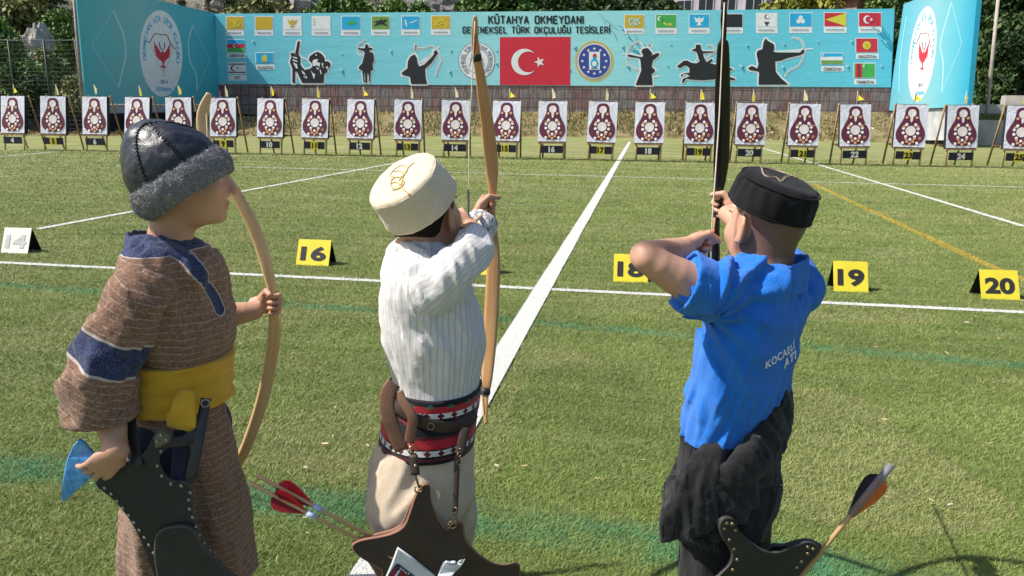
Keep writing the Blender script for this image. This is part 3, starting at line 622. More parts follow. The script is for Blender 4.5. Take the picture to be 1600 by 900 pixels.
side_panel(plR, [(1412, 6.5), (1530, -41), (1511, 166), (1387, 173)], 'right turquoise side billboard in full sun with the red eagle emblem', [(0.0, (0.12, 0.42, 0.53)), (0.45, (0.27, 0.52, 0.56)), (0.75, (0.12, 0.44, 0.54)), (1.0, (0.02, 0.31, 0.48))],
           lambda u, v: (1441.5 + 20.5 * u + 8.0 * v, 84.5 - 74.5 * v - 2 * u),
           [([(1487, 4), (1470, 66), (1474, 98), (1472, 144)], 1.6, 4), ([(1487, 4), (1503, 68), (1472, 144)], 0.6, 0), ([(1416, 26), (1411, 60), (1406, 100), (1405, 144)], 0.8, 4)], 0.7)
# pale plinths below the side billboards
for pl, q, lb in ((plL, [(160, 164), (341, 164), (341, 190), (150, 185)], 'grey plinth wall under the left side billboard'), (plR, [(1388, 174), (1512, 167), (1507, 219), (1386, 219)], 'pale plinth wall under the right side billboard')):
    mb = MB(); fr = [pl.at(*p) - pl.n * 0.15 for p in q]; bk = [p - pl.n * 0.3 for p in fr]
    mb.add(fr + bk, [(0, 1, 2, 3), (7, 6, 5, 4), (0, 4, 5, 1), (1, 5, 6, 2), (2, 6, 7, 3), (3, 7, 4, 0)])
    tag(mb.build('plinth_wall', M('render_grey', (0.42, 0.42, 0.44), 0.85, 0.2, 1.5)), lb, 'wall')

# ---- brick wall under the banner
t = NT('split_block'); p = t.attr('uvw', 'Vector')
br = t.n('ShaderNodeTexBrick', {'Vector': p, 'Color1': (0.29, 0.265, 0.26, 1), 'Color2': (0.30, 0.135, 0.125, 1), 'Mortar': (0.075, 0.07, 0.07, 1), 'Scale': 1.0, 'Mortar Size': 0.022, 'Bias': -0.1, 'Brick Width': 0.62, 'Row Height': 0.62})
br.offset = 0.0; br.squash = 1.0
gr = t.noise(t.scale(p, (9, 1.2, 1)), 1.0, 3, 0.6)
cc = t.mix(t.ramp(gr, [(0.35, (0.85,) * 3), (0.6, (0,) * 3)]), br.outputs[0], (0.10, 0.08, 0.08))
cc = t.mix(t.ramp(t.noise(p, 0.7, 3), [(0.5, (0,) * 3), (0.7, (0.6,) * 3)]), cc, (0.24, 0.22, 0.21))
mt_block = t.bsdf(cc, 0.9, t.math('ADD', gr, br.outputs[1]), 0.8, 0.05, 0.1)
wl = Plane(plM.A - plM.n * 0.03, plM.A - plM.n * 0.03 + plM.d)
q = [wl.at(336, 131.4), wl.at(1400, 136.9), wl.at(1400, 180), wl.at(336, 180)]; bk = [x - wl.n * 0.5 for x in q]
mb = MB(); mb.add(q + bk, [(0, 1, 2, 3), (7, 6, 5, 4), (0, 4, 5, 1), (1, 5, 6, 2), (3, 7, 4, 0)])
me = mb.mesh('block_wall'); uv = me.attributes.new('uvw', 'FLOAT_VECTOR', 'POINT')
uv.data.foreach_set('vector', np.array([((np.array(v.co) - wl.A) @ wl.d, v.co[2], 0) for v in me.vertices], np.float32).ravel())
tag(link('block_wall', me, None, mt_block), 'wall of grooved grey and dark red blocks under the long banner', 'wall')

# ---- the bank below the wall
t = NT('dry_bank'); p = t.pos(); n1 = t.noise(p, 1.2, 6, 0.7); n2 = t.noise(p, 9, 4, 0.7)
c = t.ramp(n1, [(0.36, (0.07, 0.095, 0.024)), (0.47, (0.21, 0.17, 0.08)), (0.60, (0.42, 0.33, 0.19))])
c = t.mix(0.4, c, t.ramp(n2, [(0.3, (0.06, 0.06, 0.02)), (0.7, (0.36, 0.30, 0.15))]))
mt_bank = t.bsdf(c, 0.95, t.math('ADD', n2, n1), 1.0, 0.15, 0.1)
foot = [(300, 213), (500, 213), (700, 213), (900, 214), (1100, 217), (1300, 221), (1400, 223), (1520, 226), (1700, 229)]
def bankrow():
    rows = []
    nX = 90
    for j in range(13):
        for i in range(nX + 1):
            u = i / nX; px = -80 + u * 1780
            fy = np.interp(px, [f_[0] for f_ in foot], [f_[1] for f_ in foot]); b = G(px, fy)
            top = wl.at(px, 174 if px < 1390 else 186)
            if px > 1390: top = top - wl.n * (px - 1390) * 0.03
            s = j / 12; q_ = b * (1 - s) + top * s; prof = s ** 1.25
            z = -0.02 + top[2] * prof + (0.16 * (noise2(np.array([px * 0.03]), np.array([s * 5.0]), 3)[0] - 0.5) if 0 < j < 12 else 0)
            rows.append((q_[0], q_[1], z))
    fs = [(j * (nX + 1) + i, j * (nX + 1) + i + 1, (j + 1) * (nX + 1) + i + 1, (j + 1) * (nX + 1) + i) for j in range(12) for i in range(nX)]
    return mesh_np('grass_bank', rows, fs, True)
tag(link('grass_bank', bankrow(), None, mt_bank), kind='structure')

# dry grass and weeds on the bank: nobody could count them
nB_ = 15000; uu_ = rng.random(nB_) * 1780 - 80; ss_ = rng.random(nB_) ** 0.8; bl = []
fx_ = np.array([f_[0] for f_ in foot]); fyy = np.array([f_[1] for f_ in foot]); keep_ = noise2(uu_ * 0.035, ss_ * 3.0, 77) + 0.25 * rng.random(nB_) > 0.55
for px_, s_ in zip(uu_[keep_], ss_[keep_]):
    b_ = G(px_, np.interp(px_, fx_, fyy)); tp_ = wl.at(px_, 174 if px_ < 1390 else 186); q_ = b_ * (1 - s_) + tp_ * s_; bl.append((q_[0], q_[1], tp_[2] * s_ ** 1.25))
bl = np.array(bl); n_ = len(bl); an_ = rng.uniform(0, 6.28, n_); hh_ = rng.uniform(0.08, 0.30, n_); dx_ = np.stack([np.cos(an_), np.sin(an_), 0 * an_], 1) * 0.04
tipp = bl + np.stack([rng.normal(0, .08, n_), rng.normal(0, .08, n_), hh_], 1); vv_ = np.stack([bl - dx_, bl + dx_, tipp], 1).reshape(-1, 3)
me = mesh_np('bank_weeds', vv_, np.arange(3 * n_).reshape(-1, 3)); at = me.attributes.new('tint', 'FLOAT', 'POINT'); at.data.foreach_set('value', np.repeat(rng.random(n_), 3).astype(np.float32))
t = NT('bank_weed'); mt_w = t.bsdf(t.ramp(t.attr('tint'), [(0.1, (0.06, 0.09, 0.02)), (0.4, (0.20, 0.17, 0.07)), (0.9, (0.42, 0.33, 0.18))]), 0.8, spec=0.1)
tag(link('bank_weeds', me, None, mt_w), kind='stuff')
# ================================================================== the row of targets
TX = {4: 24, 5: 87, 6: 152, 7: 216, 8: 283, 9: 351, 10: 423, 11: 492, 12: 563, 13: 637, 14: 711, 15: 789, 16: 862, 17: 938, 18: 1013, 19: 1091, 20: 1170, 21: 1253, 22: 1335, 23: 1418, 24: 1501, 25: 1591}
wood = simple('easel_wood', (0.50, 0.36, 0.17), 0.7, 0.3, 12, 0.3)
wood_d = simple('easel_wood_dark', (0.30, 0.20, 0.10), 0.8, 0.3, 12, 0.3)
foam = simple('black_foam', (0.018, 0.018, 0.022), 0.8, 0.3, 8, 0.3)
t = NT('target_paper'); p = t.obj(); h = t.noise(t.scale(p, (3, 1, 2)), 1.6, 4, 0.6, dist=1.5)
paper = t.bsdf((0.68, 0.68, 0.76), 0.55, h, 0.6, 0.06, 0.3)
pr_m = simple('print_maroon', (0.115, 0.024, 0.048), 0.6, 0.1, 5, 0.0); pr_c = simple('print_cream', (0.74, 0.66, 0.66), 0.6, 0.15, 9, 0.0)
pr_w = simple('print_white', (0.84, 0.82, 0.84), 0.6, 0.03, 5, 0.0); pr_o = simple('print_orange', (0.66, 0.36, 0.20), 0.6, 0.08, 5, 0.0)
plate_b = simple('plate_black', (0.012, 0.014, 0.022), 0.55, 0.3, 8, 0.1); plate_y = simple('plate_yellow', (0.62, 0.52, 0.03), 0.6, 0.08, 5, 0.0)
num_w = simple('numeral_pale', (0.62, 0.62, 0.55), 0.6, 0.05, 5, 0.0); num_k = simple('numeral_black', (0.015, 0.015, 0.015), 0.6, 0.05, 5, 0.0)
fl_y = simple('pennant_yellow', (0.78, 0.62, 0.04), 0.6, 0.15, 12, 0.0); fl_p = simple('pennant_pale', (0.74, 0.68, 0.40), 0.6, 0.15, 12, 0.0)
rowL, rowR = G(24, 234.5), G(1591, 263.5)
rd = nrm((rowR - rowL) * V(1, 1, 0)); rn = V(rd[1], -rd[0], 0)          # along the row, and towards the archers
if rn @ (CAM - rowL) < 0: rn = -rn
rowrz = math.atan2(rd[1], rd[0])
def on_row(px):
    v = ray(px, 240); t_ = ((rowL - CAM) @ rn) / (v @ rn); q = CAM + v * t_; return V(q[0], q[1], 0)
BW, BH, BT = 0.90, 1.25, 0.16                 # board width, height, thickness
BZ = 0.58                                     # height of its lower edge
LEAN = R(9)
def tilt(x, z):                               # a point of the leaning board front (x across, z up along the board) in easel space (y away)
    return V(x, z * math.sin(LEAN), BZ + z * math.cos(LEAN))
def frontpt(x, z, k): q = tilt(x, z); return q + V(0, -math.cos(LEAN), math.sin(LEAN)) * 0.004 * k
def pear():
    h = [(0, 1.20), (0.10, 1.185), (0.165, 1.13), (0.19, 1.05), (0.20, 0.95), (0.225, 0.84), (0.275, 0.72), (0.34, 0.60), (0.395, 0.48), (0.41, 0.36), (0.385, 0.24), (0.31, 0.14), (0.19, 0.075), (0, 0.055)]
    s = crom(h, 4); return [(-a, b) for a, b in s][::-1][:-1] + [(a, b) for a, b in s][:-1]
def face_mesh():
    mb = MB()
    nx, nz = 6, 8; rr = random.Random(3); g = {}
    for i in range(nx + 1):
        for j in range(nz + 1): g[i, j] = frontpt(-BW / 2 + BW * i / nx, BH * j / nz, 1)
    ids = {k_: n for n, k_ in enumerate(g)}
    mb.add(list(g.values()), [(ids[i, j], ids[i + 1, j], ids[i + 1, j + 1], ids[i, j + 1]) for i in range(nx) for j in range(nz)], 0)
    def sh(poly, k, mi): mb.add([frontpt(x, z, k) for x, z in poly], tess(poly), mi)
    def dc(x, z, r, k, mi, n=18): sh([(x + r * math.cos(2 * math.pi * i / n), z + r * math.sin(2 * math.pi * i / n)) for i in range(n)], k, mi)
    sh(pear(), 3, 1)
    dc(0, 1.00, 0.118, 5, 2); sh([(-0.04, 0.90), (0.04, 0.90), (0.035, 0.78), (0, 0.72), (-0.035, 0.78)], 5, 2)
    dc(0, 0.48, 0.145, 5, 2)
    for i in range(10):
        a = math.pi * 2 * (i + 0.5) / 10
        if abs(math.cos(a)) > 0.05: dc(0.215 * math.cos(a), 0.48 + 0.215 * math.sin(a), 0.044, 5, 3 if abs(math.sin(a)) < 0.9 else 3, 10)
    for x, z, c_ in ((-0.14, 0.87, 4), (0.14, 0.87, 4), (-0.19, 0.60, 4), (0.19, 0.60, 4), (-0.12, 0.255, 4), (0.12, 0.255, 4), (0, 0.225, 3), (-0.085, 0.165, 4), (0.085, 0.165, 4), (0, 0.10, 4), (-0.20, 0.12, 3), (0.20, 0.12, 3), (-0.125, 0.665, 3), (0.125, 0.665, 3)): dc(x, z, 0.042, 6, c_, 10)
    sh([(0.24, 0.22), (0.31, 0.22), (0.31, 0.28), (0.28, 0.31), (0.24, 0.28)], 5, 4); sh([(0.255, 0.235), (0.295, 0.235), (0.295, 0.27), (0.255, 0.27)], 6, 1)
    return mb.mesh('target_face')
def board_mesh():
    mb = MB(); s, c = math.sin(LEAN), math.cos(LEAN)
    ctr = tilt(0, BH / 2) + V(0, c, -s) * (BT / 2); mb.box(ctr, (BW - 0.01, BT - 0.004, BH + 0.03), 0, np.array([[1, 0, 0], [0, c, s], [0, -s, c]]), 0.008); return mb.mesh('foam_board')
def leg_mesh(kind, sx):
    mb = MB(); r_ = 0.03
    if kind == 'front':
        a = V(sx * 0.375, 0.01, 0.0); b = tilt(sx * 0.375, BH) + V(0, BT + 0.05, 0.0); b0 = V(sx * 0.375, 0.05, BZ)
        mb.tube([a, tilt(sx * 0.375, 0.0) + V(0, BT * 0.5, 0), b], 0.034, 0, 4)
    else:
        a = V(sx * 0.36, 1.02, 0.0); b = tilt(sx * 0.40, BH) + V(0, BT + 0.09, 0.04); mb.tube([a, b], 0.032, 0, 4)
    return mb.mesh('leg')
def bar_mesh(i):
    mb = MB(); mb.box(V(0, 0.035, BZ - 0.045), (0.86, 0.11, 0.05)) if i == 0 else mb.box(V(0, 0.74, 0.62), (0.86, 0.03, 0.05))
    return mb.mesh('crossbar')
def side_mesh(sx):
    mb = MB(); mb.tube([V(sx * 0.40, 0.10, 0.60), V(sx * 0.375, 0.75, 0.62)], 0.02, 0, 4); return mb.mesh('side_brace')
FACE, BOARD, BARS = face_mesh(), board_mesh(), [bar_mesh(0), bar_mesh(1)]
LEGS = [leg_mesh('front', -1), leg_mesh('front', 1), leg_mesh('rear', -1), leg_mesh('rear', 1)]; BRC = [side_mesh(-1), side_mesh(1)]
for mt in (paper, pr_m, pr_c, pr_w, pr_o): FACE.materials.append(mt)
BOARD.materials.append(foam); [b.materials.append(wood_d) for b in BARS]
for l in LEGS[:2]: l.materials.append(wood)
for l in LEGS[2:] + BRC: l.materials.append(wood_d)
def plate_meshes(n):
    mb = MB(); zc = 0.335; yel = n % 2 == 1; w_ = 0.70
    mb.box(V(0, -0.035, zc), (w_, 0.02, 0.23), 0, None, 0.004)
    if yel: mb.box(V(0, -0.047, zc), (0.235, 0.012, 0.26), 1)
    v, f_ = text2d(str(n), 0.05, 1.0, 0.165)
    m2 = MB(); m2.add([V(a, -0.057, zc + b) for a, b in v], [tuple(t_) for t_ in f_])
    return mb.mesh('number_plate'), m2.mesh('numeral'), yel
def pennant_mesh(seed):
    rr = random.Random(seed); mb = MB(); b = tilt(0.0, BH) + V(rr.uniform(-.04, .06), BT * 0.5, 0); tip = b + V(rr.uniform(-.03, .03), 0.02, 0.40)
    mb.tube([b - V(0, 0, 0.05), tip], 0.008, 1, 5)
    if seed % 3 == 0: pts = [tip, tip + V(0.03, 0.02, -0.12), tip + V(rr.choice((-1, 1)) * 0.20, 0.05, -0.26), tip + V(0.0, 0.0, -0.30)]
    elif seed % 3 == 1: pts = [tip, tip + V(0.09, 0.05, -0.16), tip + V(0.12, 0.02, -0.30), tip + V(-0.02, 0.03, -0.31)]
    else: pts = [tip, tip + V(0.06, 0.03, -0.2), tip + V(0.03, 0.05, -0.36), tip + V(-0.05, 0.02, -0.34)]
    ca_, sa_ = math.cos(R(-38)), math.sin(R(-38)); pts = [tip + V((q - tip)[0] * ca_ - (q - tip)[1] * sa_, (q - tip)[0] * sa_ + (q - tip)[1] * ca_, (q - tip)[2]) for q in pts]
    ofs = V(0.004, 0.006, 0); mb.add(pts + [p_ + ofs for p_ in pts], [(0, 1, 2, 3), (7, 6, 5, 4), (0, 4, 5, 1), (1, 5, 6, 2), (2, 6, 7, 3), (3, 7, 4, 0)], 0)
    return mb.mesh('pennant')
PEN = [pennant_mesh(s) for s in range(7)]
for i, pm in enumerate(PEN): pm.materials.append(fl_y if i not in (2, 4) else fl_p); pm.materials.append(num_w)
pv_pick = {4: 3, 5: 2, 6: 4, 7: 5, 8: 1, 9: 2, 10: 1, 11: 5, 12: 0, 13: 2, 14: 4, 15: 6, 16: 4, 17: 2, 18: 3, 19: 1, 20: 5, 21: 4, 22: 0, 23: 6, 24: 2, 25: 5}
for n, px in TX.items():
    q = on_row(px); rr = random.Random(n)
    e = empty('archery_target', q, rowrz + rr.uniform(-0.035, 0.035))
    e.rotation_euler = (rr.uniform(-.02, .02), rr.uniform(-.022, .022), rowrz + rr.uniform(-0.05, 0.05))
    lab = f'pear-faced archery target on a wooden easel above the plate reading {n}'
    if n == 7: lab = 'archery target just left of the black leather cap, right of the one numbered 6'
    if n == 8: lab = 'archery target right above the black leather cap, left of the one numbered 9'
    tag(e, lab, 'target', 'archery targets in a row before the banner')
    link('foam_board', BOARD, e, (), False); link('target_face', FACE, e, (), False)
    for l in LEGS: link('leg', l, e, (), False)
    for b_ in BARS: link('crossbar', b_, e, (), False)
    for b_ in BRC: link('side_brace', b_, e, (), False)
    pm, nm, yel = plate_meshes(n)
    po = link('number_plate', pm, e, (), False); pm.materials.append(plate_b); pm.materials.append(plate_y)
    no = link('numeral', nm, po, num_k if yel else num_w, False)
    link('pennant', PEN[pv_pick[n]], e, (), False)

# a few arrows still standing in the boards
AW = simple('field_arrow_shaft', (0.55, 0.46, 0.30), 0.6, 0.1, 40, 0); AV = [simple('field_vane_white', (0.7, 0.7, 0.7), 0.6, 0.05, 40, 0), simple('field_vane_red', (0.5, 0.03, 0.03), 0.6, 0.05, 40, 0)]
for n, x, z, dx_, dz_, lb in ((4, -0.30, 0.92, -0.30, 0.06, 'arrow stuck high in the left side of target 4'), (4, -0.22, 0.62, -0.34, 0.10, 'arrow stuck lower in the left side of target 4'), (13, 0.02, 0.74, 0.16, 0.10, 'arrow stuck in the neck of target 13'), (17, 0.10, 0.52, 0.20, 0.05, 'arrow stuck near the centre of target 17'),
                              (21, 0.20, 0.56, 0.30, 0.12, 'arrow stuck right of the centre of target 21'), (20, 0.28, 0.24, 0.30, 0.12, 'arrow stuck low in the right side of target 20'), (22, 0.22, 0.70, 0.12, -0.22, 'arrow stuck in the upper right of target 22')):
    q = on_row(TX[n]); M3 = np.array([[rd[0], -rn[0], 0], [rd[1], -rn[1], 0], [0, 0, 1]]); a = q + M3 @ frontpt(x, z, -20); b = q + M3 @ (frontpt(x, z, 0) + V(dx_, -0.55, dz_ + 0.05))
    e = empty('stuck_arrow', a); tag(e, lb, 'arrow', 'arrows stuck in the targets'); mb = MB(); mb.tube([a, b], 0.006, 0, 6); mb.build('shaft', AW, e); d = nrm(b - a)
    for k in range(3):
        o_ = nrm(np.cross(d, V(math.cos(k * 2.1), 0.2, math.sin(k * 2.1)))); s_ = np.cross(d, o_) * 0.002; p0 = b - d * 0.03; p1 = b - d * 0.15; pr = [p0, p0 + o_ * 0.022, p1 + o_ * 0.010, p1]
        mb = MB(); mb.add([w_ + s_ for w_ in pr] + [w_ - s_ for w_ in pr], [(0, 1, 2, 3), (7, 6, 5, 4), (0, 4, 5, 1), (1, 5, 6, 2), (2, 6, 7, 3), (3, 7, 4, 0)]); mb.build('vane', AV[n % 2], e)
# ================================================================== trees, hillside, houses, fence
def leaf_mesh(name, centers, sizes, seed, tints, up=0.3, aspect=0.6):
    """many small leaf clumps: one bent quad each, with a tint of its own"""
    r_ = np.random.default_rng(seed); n = len(centers)
    a = r_.normal(size=(n, 3)); a[:, 2] *= 0.6; a /= np.linalg.norm(a, axis=1)[:, None]
    b = r_.normal(size=(n, 3)); b[:, 2] -= up; b -= a * (a * b).sum(1)[:, None]; b /= np.linalg.norm(b, axis=1)[:, None]
    s = sizes[:, None]; c = centers
    v = np.stack([c - a * s * aspect * 0.5, c - b * s * 0.5, c + a * s * aspect * 0.5, c + b * s * 0.5], 1).reshape(-1, 3)
    me = mesh_np(name, v, np.arange(n * 4).reshape(-1, 4))
    at = me.attributes.new('tint', 'FLOAT', 'POINT'); at.data.foreach_set('value', np.repeat(tints, 4).astype(np.float32)); return me
def foliage_mat(name, lo, mid, hi):
    t = NT(name); oi = t.n('ShaderNodeObjectInfo').outputs['Random']
    f = t.math('ADD', t.attr('tint'), t.math('MULTIPLY', t.math('SUBTRACT', oi, 0.5), 0.25))
    c = t.ramp(f, [(0.1, lo), (0.5, mid), (0.95, hi)])
    return t.bsdf(c, 0.6, spec=0.25)
F_broad = foliage_mat('broadleaf_foliage', (0.025, 0.055, 0.012), (0.080, 0.150, 0.030), (0.19, 0.27, 0.065))
F_dark = foliage_mat('dark_foliage', (0.012, 0.028, 0.010), (0.034, 0.070, 0.020), (0.085, 0.135, 0.038))
F_pine = foliage_mat('pine_foliage', (0.035, 0.050, 0.026), (0.090, 0.115, 0.055), (0.18, 0.20, 0.10))
F_yel = foliage_mat('yellow_foliage', (0.08, 0.09, 0.012), (0.24, 0.24, 0.03), (0.40, 0.38, 0.06))
F_olive = foliage_mat('olive_foliage', (0.05, 0.06, 0.02), (0.15, 0.16, 0.05), (0.30, 0.28, 0.11))
BARK = simple('bark', (0.10, 0.075, 0.055), 0.9, 0.35, 6, 0.6)
def crown_pts(r_, nl, lobes, n):
    which = r_.integers(0, nl, n); L = lobes[which]
    d = r_.normal(size=(n, 3)); d /= np.linalg.norm(d, axis=1)[:, None]
    rad = r_.random(n) ** 0.45; p = L[:, :3] + d * L[:, 3:4] * (rad * (0.85 + 0.3 * r_.random(n)))[:, None] * np.array([1, 1, 0.8])
    return p, which
def broad_tree(seed, h, w, n, leaf, low=0.15, nl=22):
    """unit: metres; returns crown mesh, trunk mesh"""
    r_ = np.random.default_rng(seed); lobes = []
    for i in range(nl):
        z = low + (1 - low) * (i + 0.5) / nl; prof = math.sin(math.pi * min(1, (0.18 + 0.80 * ((z - low) / (1 - low)) ** 0.85))) ** 0.7
        a = r_.uniform(0, 6.28); q = r_.uniform(0.25, 0.95) * prof
        lobes.append((math.cos(a) * q * w * 0.42, math.sin(a) * q * w * 0.42, z * h * 0.93, w * r_.uniform(0.13, 0.24) * (0.6 + 0.5 * prof)))
    lobes = np.array(lobes); p, wh = crown_pts(r_, nl, lobes, n)
    p[:, 2] = np.maximum(p[:, 2], low * h * 0.6)
    tl = r_.random(nl) * 0.45; t_ = 0.15 + tl[wh] + 0.4 * r_.random(n)
    cr = leaf_mesh('crown', p, leaf * r_.uniform(0.6, 1.4, n), seed, t_)
    mb = MB(); rt = max(0.10, w * 0.035)
    mb.tube([V(0, 0, -0.3), V(0.05, 0, h * 0.2), V(-0.05, 0.06, h * 0.45), V(0, 0, h * 0.75)], [rt * 1.4, rt, rt * 0.7, rt * 0.25], 0, 8)
    for i in range(0, nl, 2):
        l = lobes[i]; z0 = max(h * 0.15, l[2] - h * 0.22); mb.tube([V(0, 0, z0), V(l[0] * 0.5, l[1] * 0.5, (z0 + l[2]) / 2 + 0.1), l[:3]], [rt * 0.45, rt * 0.3, rt * 0.1], 0, 5)
    return cr, mb.mesh('trunk')
def pine_tree(seed, h, w, n, leaf):
    r_ = np.random.default_rng(seed); ps = []; ts = []
    whorls = 11
    for k in range(whorls):
        z = 0.16 + 0.80 * k / (whorls - 1); rr = w * 0.5 * (1.05 - z) ** 0.75 * r_.uniform(0.75, 1.2)
        for b in range(6):
            a = r_.uniform(0, 6.28); L = rr * r_.uniform(0.6, 1.15); m_ = n // (whorls * 6); s = r_.random(m_) ** 0.6
            q = np.stack([np.cos(a) * L * s, np.sin(a) * L * s, z * h + 0.10 * h * s * (0.35 - s * 0.6)], 1) + r_.normal(size=(m_, 3)) * np.array([0.05, 0.05, 0.025]) * w
            ps.append(q); ts.append(np.full(m_, r_.random() * 0.5) + 0.4 * r_.random(m_))
    p = np.concatenate(ps); t_ = np.concatenate(ts); cr = leaf_mesh('crown', p, leaf * r_.uniform(0.6, 1.4, len(p)), seed, t_, 0.1, 0.35)
    mb = MB(); mb.tube([V(0, 0, -0.3), V(0, 0, h * 0.5), V(0, 0, h * 0.97)], [w * 0.035, w * 0.022, w * 0.006], 0, 7); return cr, mb.mesh('trunk')
TREES = {'broad': broad_tree(11, 8, 6.5, 11000, 0.30), 'broad2': broad_tree(12, 8, 5.5, 11000, 0.28, 0.1), 'tall': broad_tree(13, 10, 5, 12000, 0.28, 0.05, 26), 'bush': broad_tree(14, 4, 4.4, 8000, 0.22, 0.0, 18),
         'pine': pine_tree(15, 12, 5.2, 9000, 0.42), 'pine2': pine_tree(16, 11, 6.2, 9000, 0.45)}
def tree(kind, mt, loc, sc, name, label, group=None, rz=0.0, zs=1.0):
    e = empty(name, loc, rz); e.scale = (sc, sc, sc * zs); tag(e, label, 'tree' if 'bush' not in name and 'shrub' not in name else 'bush', group)
    cr, tr = TREES[kind]
    for nm, me, m_ in (('crown', cr, mt), ('trunk', tr, BARK)):
        if not me.materials: me.materials.append(None)
        o = bpy.data.objects.new(nm, me); COL.objects.link(o); o.parent = e; o.material_slots[0].link = 'OBJECT'; o.material_slots[0].material = m_
    return e
KH = {'broad': 8, 'broad2': 8, 'tall': 10, 'bush': 4, 'pine': 12, 'pine2': 11}
# hillside behind everything
def hill_h(x, y):
    """height of the slope: foot about 66 m away, steeper and rockier on the left"""
    s = np.clip((y - 68 - 0.04 * np.abs(x)) / 60, 0, None)
    left = np.clip((-x + 5) / 60, 0, 1)
    base = s * (12 + 20 * left) + s ** 2 * 6
    return base + (noise2(x * 0.06, y * 0.06, 21) - 0.5) * 6 * np.clip(s * 2, 0, 1) + (noise2(x * 0.22, y * 0.22, 22) - 0.5) * 2.2 * np.clip(s * 3, 0, 1)
gx, gy = np.meshgrid(np.linspace(-190, 150, 150), np.linspace(64, 200, 90)); gz = hill_h(gx, gy) - 0.3
vs = np.stack([gx.ravel(), gy.ravel(), gz.ravel()], 1); W_ = gx.shape[1]
ii = (np.arange(gx.shape[0] - 1)[:, None] * W_ + np.arange(W_ - 1)[None, :]).ravel()
t = NT('hillside'); p = t.pos(); n1 = t.noise(p, 0.10, 6, 0.65); n2 = t.noise(p, 0.8, 6, 0.75)
c = t.ramp(n1, [(0.38, (0.045, 0.055, 0.024)), (0.5, (0.135, 0.120, 0.065)), (0.62, (0.30, 0.28, 0.25))])
c = t.mix(0.5, c, t.ramp(n2, [(0.35, (0.035, 0.040, 0.02)), (0.65, (0.36, 0.34, 0.31))]))
mt_hill = t.bsdf(c, 0.95, n2, 1.0, 0.8, 0.1)
tag(link('hillside', mesh_np('hillside', vs, np.stack([ii, ii + 1, ii + W_ + 1, ii + W_], 1), True), None, mt_hill), kind='structure')
# far-off wood on the slope: reads as one mass
r_ = np.random.default_rng(44); cs = []; ss = []; ts = []
for k in range(230):
    x = r_.uniform(-120, 60); y = r_.uniform(84, 150)
    if noise2(np.array([x * 0.07]), np.array([y * 0.07]), 31)[0] < (0.38 if x < -25 else 0.45): continue
    z = float(hill_h(np.array([x]), np.array([y]))[0]); h = r_.uniform(4, 9); m_ = 420
    u = r_.random(m_); rr = (1.05 - u) ** 0.8 * h * 0.27 * np.sqrt(r_.random(m_)); a = r_.uniform(0, 6.28, m_)
    cs.append(np.stack([x + rr * np.cos(a), y + rr * np.sin(a), z + h * (0.08 + 0.92 * u)], 1)); ss.append(np.full(m_, 0.55)); ts.append(r_.random() * 0.45 + 0.45 * r_.random(m_))
me = leaf_mesh('hillside_wood', np.concatenate(cs), np.concatenate(ss), 5, np.concatenate(ts), 0.2, 0.5)
tag(link('hillside_wood', me, None, F_pine), kind='stuff')
# single trees: (pixel x, top pixel y, distance, kind, foliage, name, label)
def plant(px, top, D, kind, mt, name, label, group=None, base=None, zs=None):
    b = P(px, 205, D); x, y = b[0], b[1]; z0 = float(hill_h(np.array([x]), np.array([y]))[0]) - 0.2 if base is None else base
    zt = P(px, top, D)[2]; h = zt - z0; sc = h / KH[kind]
    if zs: sc = sc * zs
    tree(kind, mt, (x, y, z0), sc, name, label, group, rz=(px * 0.37) % 6.28, zs=1.0 if not zs else 1 / zs)
gL = 'trees behind the left fence'; gB = 'tree crowns above the long banner'; gR = 'dark trees right of the side billboard'
plant(8, 20, 52, 'broad2', F_broad, 'leafy_tree', 'green leafy tree at the far left edge, behind the first fence post', gL)
plant(-60, -30, 58, 'tall', F_dark, 'leafy_tree', 'tall dark tree cut by the left edge of the picture', gL)
plant(40, 95, 47, 'bush', F_broad, 'leafy_bush', 'bright green bush behind target 4 at the left edge', gL)
plant(92, 72, 49, 'broad', F_olive, 'leafy_bush', 'yellowish olive bush between the fence and the left billboard', gL)
plant(132, 118, 46, 'bush', F_olive, 'leafy_bush', 'small olive bush at the foot of the left billboard', gL)
plant(62, 118, 44, 'bush', F_dark, 'leafy_bush', 'low dark bush behind target 5', gL)
plant(30, -40, 78, 'pine', F_pine, 'pine_tree', 'grey green pine on the slope above the far left fence', gL)
plant(75, -15, 88, 'pine2', F_pine, 'pine_tree', 'broad pine on the slope left of the tall post', gL)
plant(105, -60, 95, 'pine', F_pine, 'pine_tree', 'tall pine behind the top of the left billboard edge', gL)
plant(-10, -70, 90, 'pine2', F_pine, 'pine_tree', 'large pine high on the slope at the left corner', gL)
plant(52, -30, 74, 'broad', F_olive, 'leafy_tree', 'olive leafy tree above the fence between two pines', gL)
plant(112, 10, 70, 'broad2', F_broad, 'leafy_tree', 'mid green tree just left of the billboard behind the tall post', gL)
plant(20, 30, 66, 'broad2', F_broad, 'leafy_tree', 'rounded tree behind the leafy tree at the left edge', gL)
plant(245, -30, 96, 'pine2', F_pine, 'pine_tree', 'pine crown above the emblem of the left billboard', gB)
plant(340, -14, 100, 'pine', F_pine, 'pine_tree', 'pine crown above the corner between the left and long billboards', gB)
plant(415, -2, 78, 'bush', F_olive, 'leafy_bush', 'olive bush above the gap between the first two yellow flags', gB)
